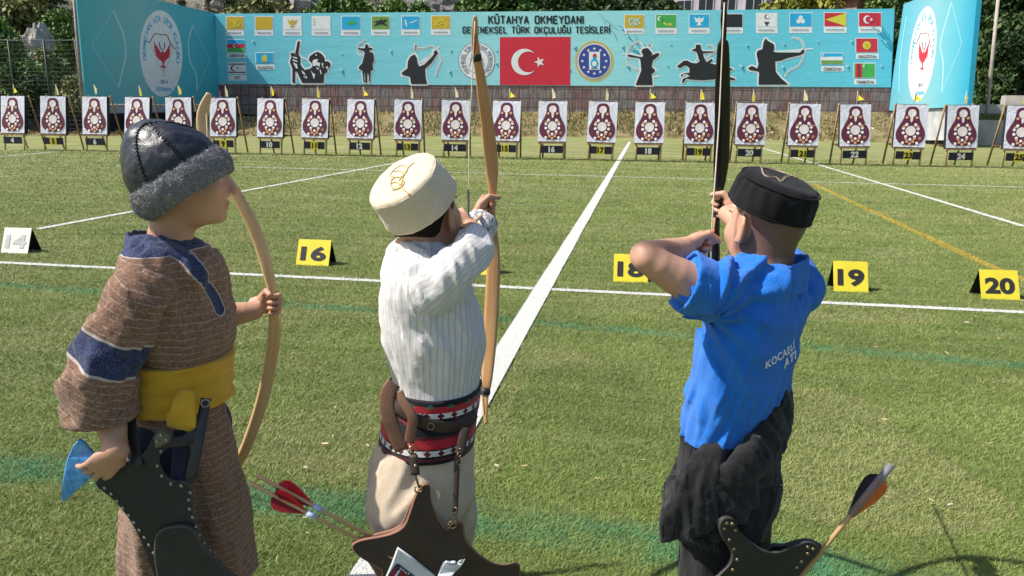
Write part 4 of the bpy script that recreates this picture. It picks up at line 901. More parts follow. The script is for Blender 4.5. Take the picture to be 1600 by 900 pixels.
for i, (px, top, D, kd, mt, lb) in enumerate([
        (300, -8, 92, 'pine', F_pine, 'pine crown above the shaded top edge of the left billboard'),
        (375, -6, 84, 'pine2', F_pine, 'grey green pine crown above the first yellow flag'),
        (455, -4, 88, 'pine', F_pine, 'pine crown above the white flag with a golden eagle'),
        (515, -16, 78, 'broad2', F_broad, 'leafy crown above the light blue flag with a green wolf'),
        (565, -14, 74, 'broad', F_broad, 'bushy green crown above the green flag with a black horse'),
        (620, -8, 74, 'broad2', F_broad, 'green crown above the blue flag with white marks'),
        (668, -2, 75, 'broad', F_broad, 'low green crown just left of the pale rocks'),
        (778, -16, 73, 'bush', F_broad, 'small bright green crown right of the pale rocks'),
        (825, -20, 75, 'broad', F_broad, 'large green crown above the words on the banner'),
        (880, -28, 74, 'broad2', F_dark, 'dark green crown above the end of the headline'),
        (940, -30, 73, 'broad', F_dark, 'dark dense crown above the blue round seal'),
        (995, -24, 74, 'broad2', F_dark, 'dark crown above the yellow flag right of the headline'),
        (1040, -8, 73, 'broad', F_dark, 'dark crown beside the pale house'),
        (1228, -16, 70, 'bush', F_yel, 'yellow green bush between the pale house and the tiled roof'),
        (1362, -22, 68, 'broad', F_broad, 'green crown above the small red Turkish flag'),
        (1400, -40, 66, 'broad2', F_dark, 'dark crown behind the left edge of the right billboard')]):
    plant(px, top, D, kd, mt, 'leafy_tree' if 'pine' not in kd else 'pine_tree', lb, gB)
for px, top, D, kd, mt, lb in [
        (1545, -120, 62, 'tall', F_dark, 'tall dark tree behind the slanting pole'), (1605, -90, 58, 'broad', F_dark, 'broad dark tree at the right edge of the picture'),
        (1500, -90, 66, 'broad2', F_dark, 'dark tree behind the outer edge of the right billboard'), (1580, 20, 55, 'broad2', F_dark, 'lower dark green tree above the concrete steps'),
        (1528, 70, 57, 'bush', F_dark, 'dark bush between billboard and slanting pole'), (1655, 0, 54, 'broad', F_dark, 'dark tree beyond the right edge above the steps')]:
    plant(px, top, D, kd, mt, 'leafy_tree' if 'bush' not in kd else 'leafy_bush', lb, gR, base=0.8)
# pale rocks on the slope
t = NT('pale_rock'); p = t.obj(); n1 = t.noise(p, 0.7, 7, 0.7)
mt_rock = t.bsdf(t.ramp(n1, [(0.3, (0.16, 0.14, 0.12)), (0.6, (0.42, 0.40, 0.38))]), 0.95, n1, 1.0, 0.5, 0.1)
def rock(c, sc, seed, label):
    bm = bmesh.new(); bmesh.ops.create_icosphere(bm, subdivisions=4, radius=1.0)
    for v in bm.verts:
        d = np.array(v.co); k_ = 1 + 0.5 * (noise2(np.array([d[0] * 2.3 + d[2]]), np.array([d[1] * 2.3 + d[2] * 1.7]), seed)[0] - 0.5) + 0.3 * (noise2(np.array([d[0] * 6 + d[2] * 3]), np.array([d[1] * 6 - d[2] * 4]), seed + 1)[0] - 0.5)
        v.co = Vector(d * k_ * np.array(sc))
    me = bpy.data.meshes.new('rock_outcrop'); bm.to_mesh(me); bm.free(); o = link('rock_outcrop', me, None, mt_rock); o.location = tuple(c); tag(o, label, 'rock', 'pale rocks on the slope')
rock(P(715, 14, 80), (4.2, 3, 3.4), 3, 'large pale grey rock above the banner left of the headline'); rock(P(765, 16, 77), (2.0, 2, 2.0), 8, 'smaller pale rock beside a green crown above the headline')
rock(P(60, 74, 60), (0.9, 1.0, 1.7), 5, 'pale cliff on the left slope above the fence'); rock(P(415, 6, 100), (6, 3, 2.6), 9, 'pale grey cliff on the slope above the first flags'); rock(P(690, 20, 79), (2.0, 2, 2), 12, 'brown edged rock beside the low green crown')

# ---- houses top right
def house(cx, D, px0, px1, top, bottom, wallm, roofm, label, wins, roof_h):
    A = P(px0, 20, D); B = P(px1, 20, D - 4); d = nrm((B - A) * V(1, 1, 0)); n_ = V(d[1], -d[0], 0)
    if n_ @ (CAM - A) < 0: n_ = -n_
    L = np.linalg.norm((B - A)[:2]); zt = P((px0 + px1) / 2, top, D)[2]; z0 = float(hill_h(np.array([A[0]]), np.array([A[1]]))[0]) - 2
    rz = math.atan2(d[1], d[0]); e = empty('house', (A[0], A[1], z0), rz); tag(e, label, 'house'); Hh = zt - z0
    mb = MB(); mb.box((L / 2, 4.0, Hh / 2), (L, 8, Hh)); link('wall', mb.mesh('wall'), e, wallm, False)
    mb = MB(); o = 0.6; mb.add([(-o, -o, Hh), (L + o, -o, Hh), (L + o, 8 + o, Hh), (-o, 8 + o, Hh), (1.5, 4, Hh + roof_h), (L - 1.5, 4, Hh + roof_h)], [(0, 1, 5, 4), (1, 2, 5), (2, 3, 4, 5), (3, 0, 4), (3, 2, 1, 0)]); link('roof', mb.mesh('roof'), e, roofm, False)
    for (wx, wz, ww, wh) in wins:
        f_ = MB(); f_.box((wx * L, -0.03, Hh - wz), (ww, 0.1, wh)); wo = link('window', f_.mesh('window'), e, M('window_frame', (0.55, 0.5, 0.48), 0.5), False)
        for sx in (-1, 1):
            g_ = MB(); g_.box((wx * L + sx * ww * 0.23, -0.09, Hh - wz), (ww * 0.40, 0.03, wh - 0.24)); link('pane', g_.mesh('pane'), wo, M('dark_glass', (0.02, 0.025, 0.03), 0.1, 0.1, 5, 0), False)
    return e
PL = simple('house_plaster', (0.50, 0.48, 0.50), 0.85, 0.15, 0.8, 0.2, 8); TL = simple('roof_tile', (0.34, 0.15, 0.10), 0.85, 0.3, 2.5, 0.5, 12)
house(0, 82, 1052, 1196, -62, 20, PL, TL, 'pale plastered house with dark windows above the banner', [(0.12, 4.6, 1.6, 1.5), (0.36, 4.6, 1.6, 1.5), (0.60, 4.6, 1.6, 1.5), (0.87, 4.6, 1.7, 1.5), (0.36, 1.9, 1.6, 1.3), (0.87, 1.9, 1.7, 1.3)], 1.6)
house(0, 74, 1268, 1338, 6, 20, simple('brick_facade', (0.40, 0.20, 0.14), 0.9, 0.25, 3, 0.4, 20), TL, 'low house with a red brick wall and tiled roof behind the banner', [(0.3, 1.4, 1.2, 1.1), (0.72, 1.4, 1.2, 1.1)], 2.6)

# ---- fence on the left, tall post, poles
steel = simple('fence_steel', (0.035, 0.038, 0.04), 0.55, 0.2, 6, 0.1)
def mesh_wire():
    t = NT('fence_wire'); c = (0.045, 0.05, 0.05); return t.bsdf(c, 0.6)
wirem = mesh_wire()
fpts = [(-20, 206, 44), (31, 205, 43.5), (85, 205, 43), (133, 205, 42.6)]
fe = empty('mesh_fence', P(31, 205, 43.5) * V(1, 1, 0)); tag(fe, 'dark wire mesh fence left of the billboard, in front of the bushes', 'fence')
tops = []
for px, py, D in fpts:
    b = P(px, py, D); zt = P(px, 62, D)[2]; mb = MB(); mb.tube([V(b[0], b[1], 0), V(b[0], b[1], zt)], 0.055, 0, 8); mb.build('fence_post', steel, fe); tops.append((b, zt))
for (b0_, z0), (b1_, z1_) in zip(tops[:-1], tops[1:]):
    mb = MB(); n = 9
    for i in range(1, n):
        s = i / n; q0 = b0_ * (1 - s) + b1_ * s; zt = z0 * (1 - s) + z1_ * s; mb.tube([V(q0[0], q0[1], 0.05), V(q0[0], q0[1], zt)], 0.007, 0, 3, False)
    for i in range(0, 22):
        z = 0.1 + i * (z0 - 0.15) / 21; mb.tube([V(b0_[0], b0_[1], z), V(b1_[0], b1_[1], z)], 0.007 if i < 21 else 0.03, 0, 3, False)
    o = mb.build('wire_mesh', wirem, fe)
b = P(131, 190, 41.8); mb = MB(); top = P(114, -20, 41.8); mb.tube([V(b[0], b[1], 0), V(top[0], top[1], top[2])], [0.10, 0.07], 0, 10); mb.box((b[0], b[1], 0.06), (0.4, 0.4, 0.12))
tag(mb.build('lamp_post', simple('weathered_steel', (0.22, 0.19, 0.17), 0.6, 0.25, 5, 0.1)), 'tall brownish steel post beside the left billboard', 'post')
b = P(1545, 172, 46); top = P(1562, -25, 46); mb = MB(); mb.tube([V(b[0], b[1], 0), V(top[0], top[1], top[2])], [0.11, 0.09], 0, 10)
pole = mb.build('slanting_pole', simple('pale_steel', (0.42, 0.36, 0.31), 0.55, 0.2, 4, 0.1)); tag(pole, 'pale steel pole standing right of the right billboard', 'pole')
mb = MB(); q = P(1555, 116, 46); e2 = P(1590, 146, 45); mb.tube([q, e2], 0.02, 0, 5); mb.build('guy_wire', steel, pole)
# black sheet standing in for netting and for shade below the left billboard
mb = MB(); prev = None
pts = [(-30, 43.4), (60, 43.0), (150, 43.6), (240, 48), (338, 54.5), (400, 54.2), (432, 53.7)]
for i, (px, D) in enumerate(pts):
    b = P(px, 205, D); zt = 0.78 if px < 150 else 1.25; a = V(b[0], b[1], 0.0); c_ = V(b[0] + 0.0, b[1], zt + 0.1 * math.sin(i * 2.1))
    if prev is not None:
        th = V(0.02, 0.05, 0); mb.add([prev[0], a, c_, prev[1], prev[0] + th, a + th, c_ + th, prev[1] + th], [(0, 1, 2, 3), (7, 6, 5, 4), (3, 2, 6, 7), (0, 3, 7, 4), (1, 5, 6, 2)], 0)
    prev = (a, c_)
tag(mb.build('shade_screen', simple('netting_and_shade', (0.012, 0.013, 0.016), 0.9, 0.4, 3, 0.4)), 'black screen standing in for netting and shade along the ground behind targets 4 to 10', 'screen')
# concrete steps on the right
conc = simple('concrete', (0.46, 0.43, 0.38), 0.9, 0.2, 1.5, 0.4, 10)
st_ = empty('concrete_steps', P(1570, 200, 46) * V(1, 1, 0)); tag(st_, 'pale concrete steps and retaining wall at the right edge', 'steps')
for i, (pa, pb, D, yb, yt) in enumerate([(1519, 1700, 44.5, 222, 187), (1519, 1720, 46.0, 189, 177), (1528, 1720, 47.2, 179, 163), (1570, 1720, 48.2, 165, 149)]):
    a, b = P(pa, yb, D), P(pb, yb + 3, D - 1.5); zt = P(pa, yt, D)[2]; d = nrm((b - a) * V(1, 1, 0)); n_ = V(-d[1], d[0], 0)
    if n_ @ FH < 0: n_ = -n_
    fr = [V(a[0], a[1], 0), V(b[0], b[1], 0), V(b[0], b[1], zt), V(a[0], a[1], zt)]; bk = [q_ + n_ * (1.6 - 0.2 * i) for q_ in fr]
    mb = MB(); mb.add(fr + bk, [(0, 1, 2, 3), (7, 6, 5, 4), (3, 2, 6, 7), (0, 3, 7, 4), (1, 5, 6, 2)])
    mb.build('retaining_wall' if i == 0 else 'step', conc if i != 1 else simple('turf_top', (0.10, 0.14, 0.04), 0.95, 0.3, 6, 0.8, 40, 0.02), st_)
# ================================================================== smooth solid modelling (distance fields meshed by surface nets)
def noise3(p, seed=0):
    """smooth gradient noise, about -0.5..0.5"""
    p = np.asarray(p, np.float64); i = np.floor(p).astype(np.int64); f = p - i; w_ = f * f * f * (f * (f * 6 - 15) + 10); out = 0.0
    for dx in (0, 1):
        for dy in (0, 1):
            for dz in (0, 1):
                k = ((i[..., 0] + dx) * 374761393 + (i[..., 1] + dy) * 668265263 + (i[..., 2] + dz) * 974711 + seed * 362437) & 0xffffffff
                k = ((k ^ (k >> 13)) * 1274126177) & 0xffffffff; k = ((k ^ (k >> 15)) * 2246822519) & 0xffffffff; k = k ^ (k >> 16)
                g = ((k & 1023) / 511.5 - 1) * (f[..., 0] - dx) + (((k >> 10) & 1023) / 511.5 - 1) * (f[..., 1] - dy) + (((k >> 20) & 1023) / 511.5 - 1) * (f[..., 2] - dz)
                out = out + g * (w_[..., 0] if dx else 1 - w_[..., 0]) * (w_[..., 1] if dy else 1 - w_[..., 1]) * (w_[..., 2] if dz else 1 - w_[..., 2])
    return out
def smin(a, b, k):
    if k <= 0: return np.minimum(a, b)
    h = np.clip(0.5 + 0.5 * (b - a) / k, 0, 1); return b + (a - b) * h - k * h * (1 - h)
def cone(a, b, ra, rb):
    a = np.asarray(a, float); b = np.asarray(b, float); ba = b - a; L2 = max(1e-12, ba @ ba)
    def f(p):
        pa = p - a; h = np.clip(pa @ ba / L2, 0, 1); q = pa - h[..., None] * ba
        return np.sqrt((q * q).sum(-1)) - (ra + (rb - ra) * h)
    return f
def econe(a, b, r0, r1, side):
    """limb of elliptical section: r = (radius along side, radius across)"""
    a = np.asarray(a, float); b = np.asarray(b, float); ba = b - a; L = max(1e-6, np.linalg.norm(ba)); ax = ba / L
    s = np.asarray(side, float); s = nrm(s - ax * (s @ ax)); t_ = np.cross(ax, s)
    def f(p):
        pa = p - a; al = pa @ ax; h = np.clip(al / L, 0, 1); e = al - h * L
        x = pa @ s; y = pa @ t_; r1_ = r0[0] + (r1[0] - r0[0]) * h; r2_ = r0[1] + (r1[1] - r0[1]) * h; r3 = np.minimum(r1_, r2_)
        k0 = np.sqrt((x / r1_) ** 2 + (y / r2_) ** 2 + (e / r3) ** 2) + 1e-9; k1 = np.sqrt((x / r1_ ** 2) ** 2 + (y / r2_ ** 2) ** 2 + (e / r3 ** 2) ** 2) + 1e-9
        return k0 * (k0 - 1) / k1
    return f
def ell(c, r, M_=None):
    c = np.asarray(c, float); r = np.asarray(r, float); M_ = np.eye(3) if M_ is None else np.asarray(M_, float)
    def f(p):
        q = (p - c) @ M_; k0 = np.sqrt(((q / r) ** 2).sum(-1)) + 1e-9; k1 = np.sqrt(((q / (r * r)) ** 2).sum(-1)) + 1e-9
        return k0 * (k0 - 1) / k1
    return f
def half(pt, n):
    """negative on the side n points away from"""
    pt = np.asarray(pt, float); n = nrm(n); return lambda p: (p - pt) @ n
def cyl(c, ax, r, h, rnd=0.004, r2=None):
    """capped (tapered) cylinder, c = middle of its base"""
    c = np.asarray(c, float); ax = nrm(ax); r2 = r if r2 is None else r2
    def f(p):
        q = p - c; z = q @ ax; rad = np.sqrt(np.maximum((q * q).sum(-1) - z * z, 0)); rr = r + (r2 - r) * np.clip(z / h, 0, 1)
        dx = rad - rr + rnd; dz = np.abs(z - h / 2) - h / 2 + rnd
        return np.minimum(np.maximum(dx, dz), 0) + np.sqrt(np.maximum(dx, 0) ** 2 + np.maximum(dz, 0) ** 2) - rnd
    return f
class Field:
    def __init__(s): s.ops = []; s.disp = None; s.shell = None; s.cut = []; s.holes = []
    def U(s, f, k=0.0): s.ops.append(('U', f, k)); return s
    def S(s, f, k=0.0): s.ops.append(('S', f, k)); return s
    def I(s, f, k=0.0): s.cut.append(('I', f, k)); return s
    def C(s, f, k=0.0): s.cut.append(('S', f, k)); return s
    def chain(s, pts, k=0.01, side=None, sub=4):
        """pts: list of (pos, r) or (pos, (r_side, r_across)), rounded through a spline"""
        A = [np.concatenate([np.asarray(p, float), np.atleast_1d(r) if not np.isscalar(r) else [r, r]]) for p, r in pts]
        A = crom(A, sub)
        fs = [cone(a[:3], b[:3], a[3], b[3]) if side is None else econe(a[:3], b[:3], a[3:5], b[3:5], side) for a, b in zip(A[:-1], A[1:])]
        def f(p):
            d = fs[0](p)
            for g in fs[1:]: d = smin(d, g(p), 0.0025)
            return d
        return s.U(f, k)
    def open_at(s, *where):
        """the garment is hollow only near its openings: (point, reach)"""
        s.holes = [(np.asarray(c, float), r) for c, r in where]; return s
    def thick(s, p):
        t_ = np.full(p.shape[:-1], 0.5)
        for c, r in s.holes:
            e = np.sqrt(((p - c) ** 2).sum(-1)); t_ = np.minimum(t_, s.shell + np.clip(e - r, 0, None) * 0.6)
        return t_
    def base(s, p, ops):
        d = None
        for o, f, k in ops:
            v = f(p)
            if d is None: d = v if o == 'U' else np.full(v.shape, 9.0)
            elif o == 'U': d = smin(d, v, k)
            else: d = -smin(-d, v, k)
        return d
    def ev(s, p, ops=None):
        d = s.base(p, s.ops if ops is None else ops)
        if s.disp is not None:
            m_ = np.abs(d) < 0.03
            if m_.any():
                d = d.copy(); d[m_] = d[m_] + s.disp(p[m_])
        if s.shell: d = np.maximum(d, -(d + s.thick(p)))
        for o, f, k in s.cut:
            v = f(p); d = -smin(-d, -v, k) if o == 'I' else -smin(-d, v, k)
        return d
def sdf_mesh(F, lo, hi, h, n=16):
    lo = np.asarray(lo, float); hi = np.asarray(hi, float); nb = np.ceil((hi - lo) / (h * n)).astype(int); S = nb * n + 1
    bi = np.stack(np.meshgrid(*[np.arange(k) for k in nb], indexing='ij'), -1).reshape(-1, 3)
    ctr = lo + (bi + 0.5) * n * h; rad = n * h * 0.87
    D = [f(ctr) for _, f, _ in F.ops]
    d = None
    for (o, f, k), v in zip(F.ops, D):
        if d is None: d = v
        elif o == 'U': d = smin(d, v, k)
        else: d = -smin(-d, v, k)
    keep = np.where(np.abs(d) < rad * 1.35 + (F.shell or 0) + 0.012)[0]
    ax = np.arange(n + 1); gi = np.stack(np.meshgrid(ax, ax, ax, indexing='ij'), -1)
    ids = []; vs = []; quads = []
    for b in keep:
        ops = [op for op, v in zip(F.ops, D) if v[b] < rad * 1.4 + op[2] + 0.02 + (F.shell or 0)]
        if not any(o[0] == 'U' for o in ops): continue
        if ops[0][0] != 'U':
            i = next(q for q, o in enumerate(ops) if o[0] == 'U'); ops = ops[i:]
        i0 = bi[b] * n; g = gi + i0; val = F.ev(lo + g * h, ops).astype(np.float64)
        ins = val < 0
        if ins.all() or not ins.any(): continue
        cnt = np.zeros((n, n, n)); acc = np.zeros((n, n, n, 3)); base = np.stack(np.meshgrid(ax[:-1], ax[:-1], ax[:-1], indexing='ij'), -1).astype(float)
        def corner(a, dx, dy, dz): return a[dx:dx + n, dy:dy + n, dz:dz + n]
        for (p0, p1) in [((x, y, z), tuple(np.array((x, y, z)) + e)) for e in np.eye(3, dtype=int) for x in (0, 1) for y in (0, 1) for z in (0, 1) if (np.array((x, y, z)) + e).max() <= 1]:
            a = corner(val, *p0); c = corner(val, *p1); m_ = (a < 0) != (c < 0)
            if not m_.any(): continue
            t_ = np.where(m_, a / np.where(m_, a - c, 1), 0)
            pos = np.array(p0)[None, None, None, :] + (np.array(p1) - np.array(p0))[None, None, None, :] * t_[..., None]
            acc += np.where(m_[..., None], pos, 0); cnt += m_
        act = cnt > 0
        cells = base[act].astype(np.int64) + i0; ids.append((cells[:, 0] * S[1] + cells[:, 1]) * S[2] + cells[:, 2]); vs.append(lo + (i0 + base[act] + acc[act] / cnt[act][:, None]) * h)
        for axn in range(3):
            sl0 = [slice(0, n)] * 3; sl1 = [slice(0, n)] * 3; sl1[axn] = slice(1, n + 1)
            A = ins[tuple(sl0)]; B = ins[tuple(sl1)]; m_ = A != B
            if not m_.any(): continue
            e = np.argwhere(m_) + i0; inside = A[m_]; u = (axn + 1) % 3; v_ = (axn + 2) % 3
            qs = []
            for du, dv in ((-1, -1), (0, -1), (0, 0), (-1, 0)):
                c = e.copy(); c[:, u] += du; c[:, v_] += dv; qs.append((c[:, 0] * S[1] + c[:, 1]) * S[2] + c[:, 2])
            q = np.stack(qs, 1); q[~inside] = q[~inside][:, ::-1]; quads.append(q)
    ids = np.concatenate(ids); vs = np.concatenate(vs); q = np.concatenate(quads); o = np.argsort(ids); ids = ids[o]; vs = vs[o]
    j = np.clip(np.searchsorted(ids, q), 0, len(ids) - 1); ok = (ids[j] == q).all(1)
    return vs, j[ok]
def relax(v, f, it=1, w=0.5):
    for _ in range(it):
        s = np.zeros_like(v); c = np.zeros(len(v))
        for a in range(4):
            for b in ((a + 1) % 4, (a + 3) % 4): np.add.at(s, f[:, a], v[f[:, b]]); np.add.at(c, f[:, a], 1)
        v = v * (1 - w) + w * s / np.maximum(c, 1)[:, None]
    return v
def vnormals(v, f):
    n = np.cross(v[f[:, 2]] - v[f[:, 0]], v[f[:, 3]] - v[f[:, 1]]); o = np.zeros_like(v)
    for a in range(4): np.add.at(o, f[:, a], n)
    return o / (np.linalg.norm(o, axis=1)[:, None] + 1e-12)
def bounds(F_pts, pad):
    a = np.array(F_pts); return a.min(0) - pad, a.max(0) + pad
def solid(name, F, lo, hi, h, mat, parent, attrs=None, it=1, post=None):
    v, f = sdf_mesh(F, lo, hi, h); v = relax(v, f, it, 0.45)
    if post is not None: v = post(v, vnormals(v, f))
    me = mesh_np(name, v, f, True)
    for k, fn in (attrs or {}).items():
        val = np.asarray(fn(v))
        if val.ndim == 1: a = me.attributes.new(k, 'FLOAT', 'POINT'); a.data.foreach_set('value', val.astype(np.float32))
        elif val.shape[1] == 3: a = me.attributes.new(k, 'FLOAT_COLOR', 'POINT'); a.data.foreach_set('color', np.concatenate([val, np.ones((len(val), 1))], 1).astype(np.float32).ravel())
    o = link(name, me, parent, mat); return o, v, f

# ------------------------------------------------------------------ anatomy
def frame(fwd, up):
    f = nrm(fwd); u = nrm(np.asarray(up) - f * (np.asarray(up) @ f)); r = np.cross(f, u); return r, f, u       # right, forward, up
def add_head(F, c, fwd, up, s=0.92):
    """head about c; returns local->world"""
    r, f, u = frame(fwd, up); M_ = np.stack([r, f, u], 1); L = lambda x, y, z: c + M_ @ (np.array([x, y, z]) * s)
    E = lambda x, y, z, a, b, d, k, o='U': F.ops.append((o, ell(L(x, y, z), (a * s, b * s, d * s), M_), k))
    E(0, -0.012, 0.030, 0.075, 0.094, 0.088, 0)
    E(0, 0.030, -0.030, 0.060, 0.062, 0.080, 0.03)
    E(0, 0.012, -0.060, 0.050, 0.055, 0.048, 0.03)
    E(0, 0.072, -0.090, 0.020, 0.018, 0.016, 0.02)
    for sx in (-1, 1):
        E(sx * 0.034, 0.058, -0.024, 0.026, 0.026, 0.026, 0.02)                       # cheeks
        E(sx * 0.031, 0.096, 0.010, 0.017, 0.014, 0.012, 0.012, 'S')                  # eye sockets
        F.U(ell(L(sx * 0.031, 0.074, 0.009), (0.0125 * s,) * 3), 0.003)
        E(sx * 0.031, 0.083, 0.029, 0.020, 0.010, 0.006, 0.010)                       # brow
        A = L(sx * 0.081, -0.010, -0.008); tiltM = np.stack([nrm(M_ @ np.array([1, 0.55 * sx, 0])), f, u], 1)
        q, _ = np.linalg.qr(tiltM); F.U(ell(A, (0.0085 * s, 0.023 * s, 0.036 * s), q), 0.006)
        F.S(ell(L(sx * 0.088, -0.003, -0.002), (0.007 * s, 0.013 * s, 0.021 * s), q), 0.005)
        F.U(ell(L(sx * 0.076, 0.004, -0.036), (0.006 * s, 0.009 * s, 0.009 * s), q), 0.005)   # lobe
    F.U(cone(L(0, 0.084, 0.014), L(0, 0.109, -0.024), 0.008 * s, 0.0105 * s), 0.010)
    for sx in (-1, 1): E(sx * 0.011, 0.092, -0.032, 0.009, 0.010, 0.008, 0.006)
    E(0, 0.0890, -0.055, 0.020, 0.010, 0.0060, 0.005); E(0, 0.0860, -0.067, 0.017, 0.010, 0.0065, 0.005)
    return L, M_
def add_hand(F, w_, p, n, left, curls, thumb=(0.5, 0.5), s=1.0, spread=0.0):
    """wrist, direction of the palm, palm normal; curls: per finger (a, b, c) bends in degrees"""
    p = nrm(p); n = nrm(np.asarray(n) - p * (np.asarray(n) @ p)); t_ = np.cross(n, p) if left else np.cross(p, n)
    F.U(econe(w_ - p * 0.01 * s, w_ + p * 0.030 * s, (0.021 * s, 0.016 * s), (0.029 * s, 0.014 * s), t_), 0.01)
    F.U(econe(w_ + p * 0.030 * s, w_ + p * 0.056 * s, (0.029 * s, 0.014 * s), (0.031 * s, 0.0115 * s), t_), 0.01)
    F.U(ell(w_ + p * 0.025 * s + t_ * 0.018 * s + n * 0.008 * s, (0.014 * s,) * 3), 0.008)
    offs = (0.0255, 0.0085, -0.0085, -0.0245); lens = (0.056, 0.062, 0.058, 0.046); base = (0.060, 0.063, 0.060, 0.055)
    for i in range(4):
        a = w_ + p * base[i] * s + t_ * offs[i] * s; ang = 0.0; r0 = 0.0078 * s if i < 3 else 0.0068 * s
        F.U(cone(a - p * 0.02 * s, a, r0, r0 * 1.06), 0.004)
        for j, (fr, bend) in enumerate(zip((0.44, 0.31, 0.25), curls[i])):
            ang += math.radians(bend); dv = p * math.cos(ang) + n * math.sin(ang) + t_ * spread * (offs[i] / 0.025) * 0.15
            b = a + nrm(dv) * lens[i] * fr * s; F.U(cone(a, b, r0 * (1 - 0.06 * j), r0 * (1 - 0.06 * (j + 1))), 0.0025); a = b
    a = w_ + p * 0.018 * s + t_ * 0.022 * s + n * 0.004 * s
    d1 = nrm(t_ * 0.65 + p * 0.75 + n * thumb[0]); b = a + d1 * 0.034 * s; d2 = nrm(p * 0.8 + n * (thumb[0] + thumb[1]) - t_ * thumb[1] * 0.6); c = b + d2 * 0.030 * s
    F.U(cone(a, b, 0.0105 * s, 0.0088 * s), 0.006); F.U(cone(b, c, 0.0088 * s, 0.0072 * s), 0.003)
    return t_
def skin_mat(name, base, hair=(0.02, 0.014, 0.01)):
    t = NT(name); p = t.pos(); c = t.attr('skin', 'Color')
    n1 = t.noise(p, 35, 5, 0.7); c = t.mix(t.math('MULTIPLY', n1, 0.34), c, (0.34, 0.13, 0.085)); c = t.mix(t.math('MULTIPLY', t.noise(p, 8, 2), 0.15), c, (0.62, 0.40, 0.27)); 
    b = t.bsdf(c, 0.48, t.math('ADD', t.noise(p, 900, 3), t.noise(p, 260, 3)), 0.3, 0.0012, 0.38)
    bs = [nd for nd in t.t.nodes if nd.type == 'BSDF_PRINCIPLED'][0]
    bs.inputs['Subsurface Weight'].default_value = 0.12; bs.inputs['Subsurface Radius'].default_value = (1.0, 0.35, 0.18); bs.inputs['Subsurface Scale'].default_value = 0.008
    return b
def skin_attr(L, M_, c, s, base, stubble=None):
    base = np.array(base)
    def fn(v):
        q = (v - c) @ M_ / s; col = np.tile(base, (len(v), 1))
        def blob(x, y, z, r, rgb, a=1.0):
            nonlocal col
            k = np.clip(1.4 - np.sqrt(((q - np.array([x, y, z])) ** 2).sum(1)) / r, 0, 1)[:, None] * a; col = col * (1 - k) + np.array(rgb) * k
        for sx in (-1, 1):
            blob(sx * 0.034, 0.075, -0.030, 0.022, base * np.array([1.06, 0.82, 0.80]), 0.5)
            blob(sx * 0.08, -0.006, -0.008, 0.030, base * np.array([1.08, 0.80, 0.78]), 0.5)
            for dx in (-0.012, 0.0, 0.012): blob(sx * (0.031 + dx), 0.092, 0.034, 0.006, (0.03, 0.02, 0.015), 0.85)
            for dx in (-0.006, 0.006): blob(sx * (0.031 + dx), 0.086, 0.009, 0.0065, (0.70, 0.66, 0.62), 0.9)
            blob(sx * 0.031, 0.087, 0.009, 0.0058, (0.03, 0.018, 0.012), 1.0)
            blob(sx * 0.031, 0.086, 0.0165, 0.004, (0.05, 0.03, 0.02), 0.8)
        for dx in (-0.014, -0.007, 0, 0.007, 0.014): blob(dx, 0.094, -0.060, 0.008, base * np.array([0.95, 0.52, 0.52]), 0.75)
        if stubble is not None:
            k = stubble(q)[:, None]; col = col * (1 - k) + np.array([0.034, 0.028, 0.025]) * k
        return col
    return fn
def shoe(name, ankle, toe_dir, mat, parent):
    d = nrm(toe_dir * V(1, 1, 0)); a = V(ankle[0], ankle[1], 0.0); F = Field(); sd = np.cross(d, UPZ)
    F.chain([(a - d * 0.045 + UPZ * 0.035, (0.032, 0.034)), (a + d * 0.03 + UPZ * 0.034, (0.035, 0.036)), (a + d * 0.10 + UPZ * 0.028, (0.039, 0.026)), (a + d * 0.145 + UPZ * 0.024, (0.030, 0.020))], 0.01, sd, 3)
    F.U(cone(a - d * 0.02 + UPZ * 0.05, a - d * 0.02 + UPZ * 0.10, 0.036, 0.038), 0.02); F.I(half(a + UPZ * 0.028, -UPZ)); F.I(half(a + UPZ * 0.095, UPZ))
    F.cut[0] = ('I', half(a + UPZ * 0.026, -UPZ), 0.003)
    lo, hi = bounds([a - d * 0.1, a + d * 0.2, a + UPZ * 0.13], 0.06); return solid(name, F, lo, hi, 0.006, mat, parent)
# ================================================================== shared parts of the three archers
from mathutils.bvhtree import BVHTree
def zc(py, D): return D / (math.cos(PITCH) + math.sin(PITCH) * (450 - py) / FPX)
def mpx(n, py, D): return n * zc(py, D) / FPX                     # n photo pixels at that place, in metres
def bvh(v, f): return BVHTree.FromPolygons([tuple(x) for x in v], [tuple(int(i) for i in q) for q in f])
def stick(bv, p, off=0.002):
    loc, n, _, _ = bv.find_nearest(Vector(p)); return np.array(loc) + np.array(n) * off, np.array(n)
def cast(bv, p, d, off=0.002):
    loc, n, _, _ = bv.ray_cast(Vector(p), Vector(nrm(d)))
    if loc is None: return None
    n = np.array(n); n = n if n @ np.asarray(d) < 0 else -n
    return np.array(loc) + n * off
def folds(P_, sc, seed, amp):
    """soft rolls of cloth: long where the scale is small; amp in metres"""
    q = P_ * np.array(sc); wv = noise3(q * 0.6 + 3.3, seed + 7); a = noise3(q + wv[..., None] * 0.7, seed)
    return -amp * ((0.30 - np.sqrt(a * a + 0.004)) * 2.0 + noise3(q * 2.1 + 9.1, seed + 3) * 0.6)
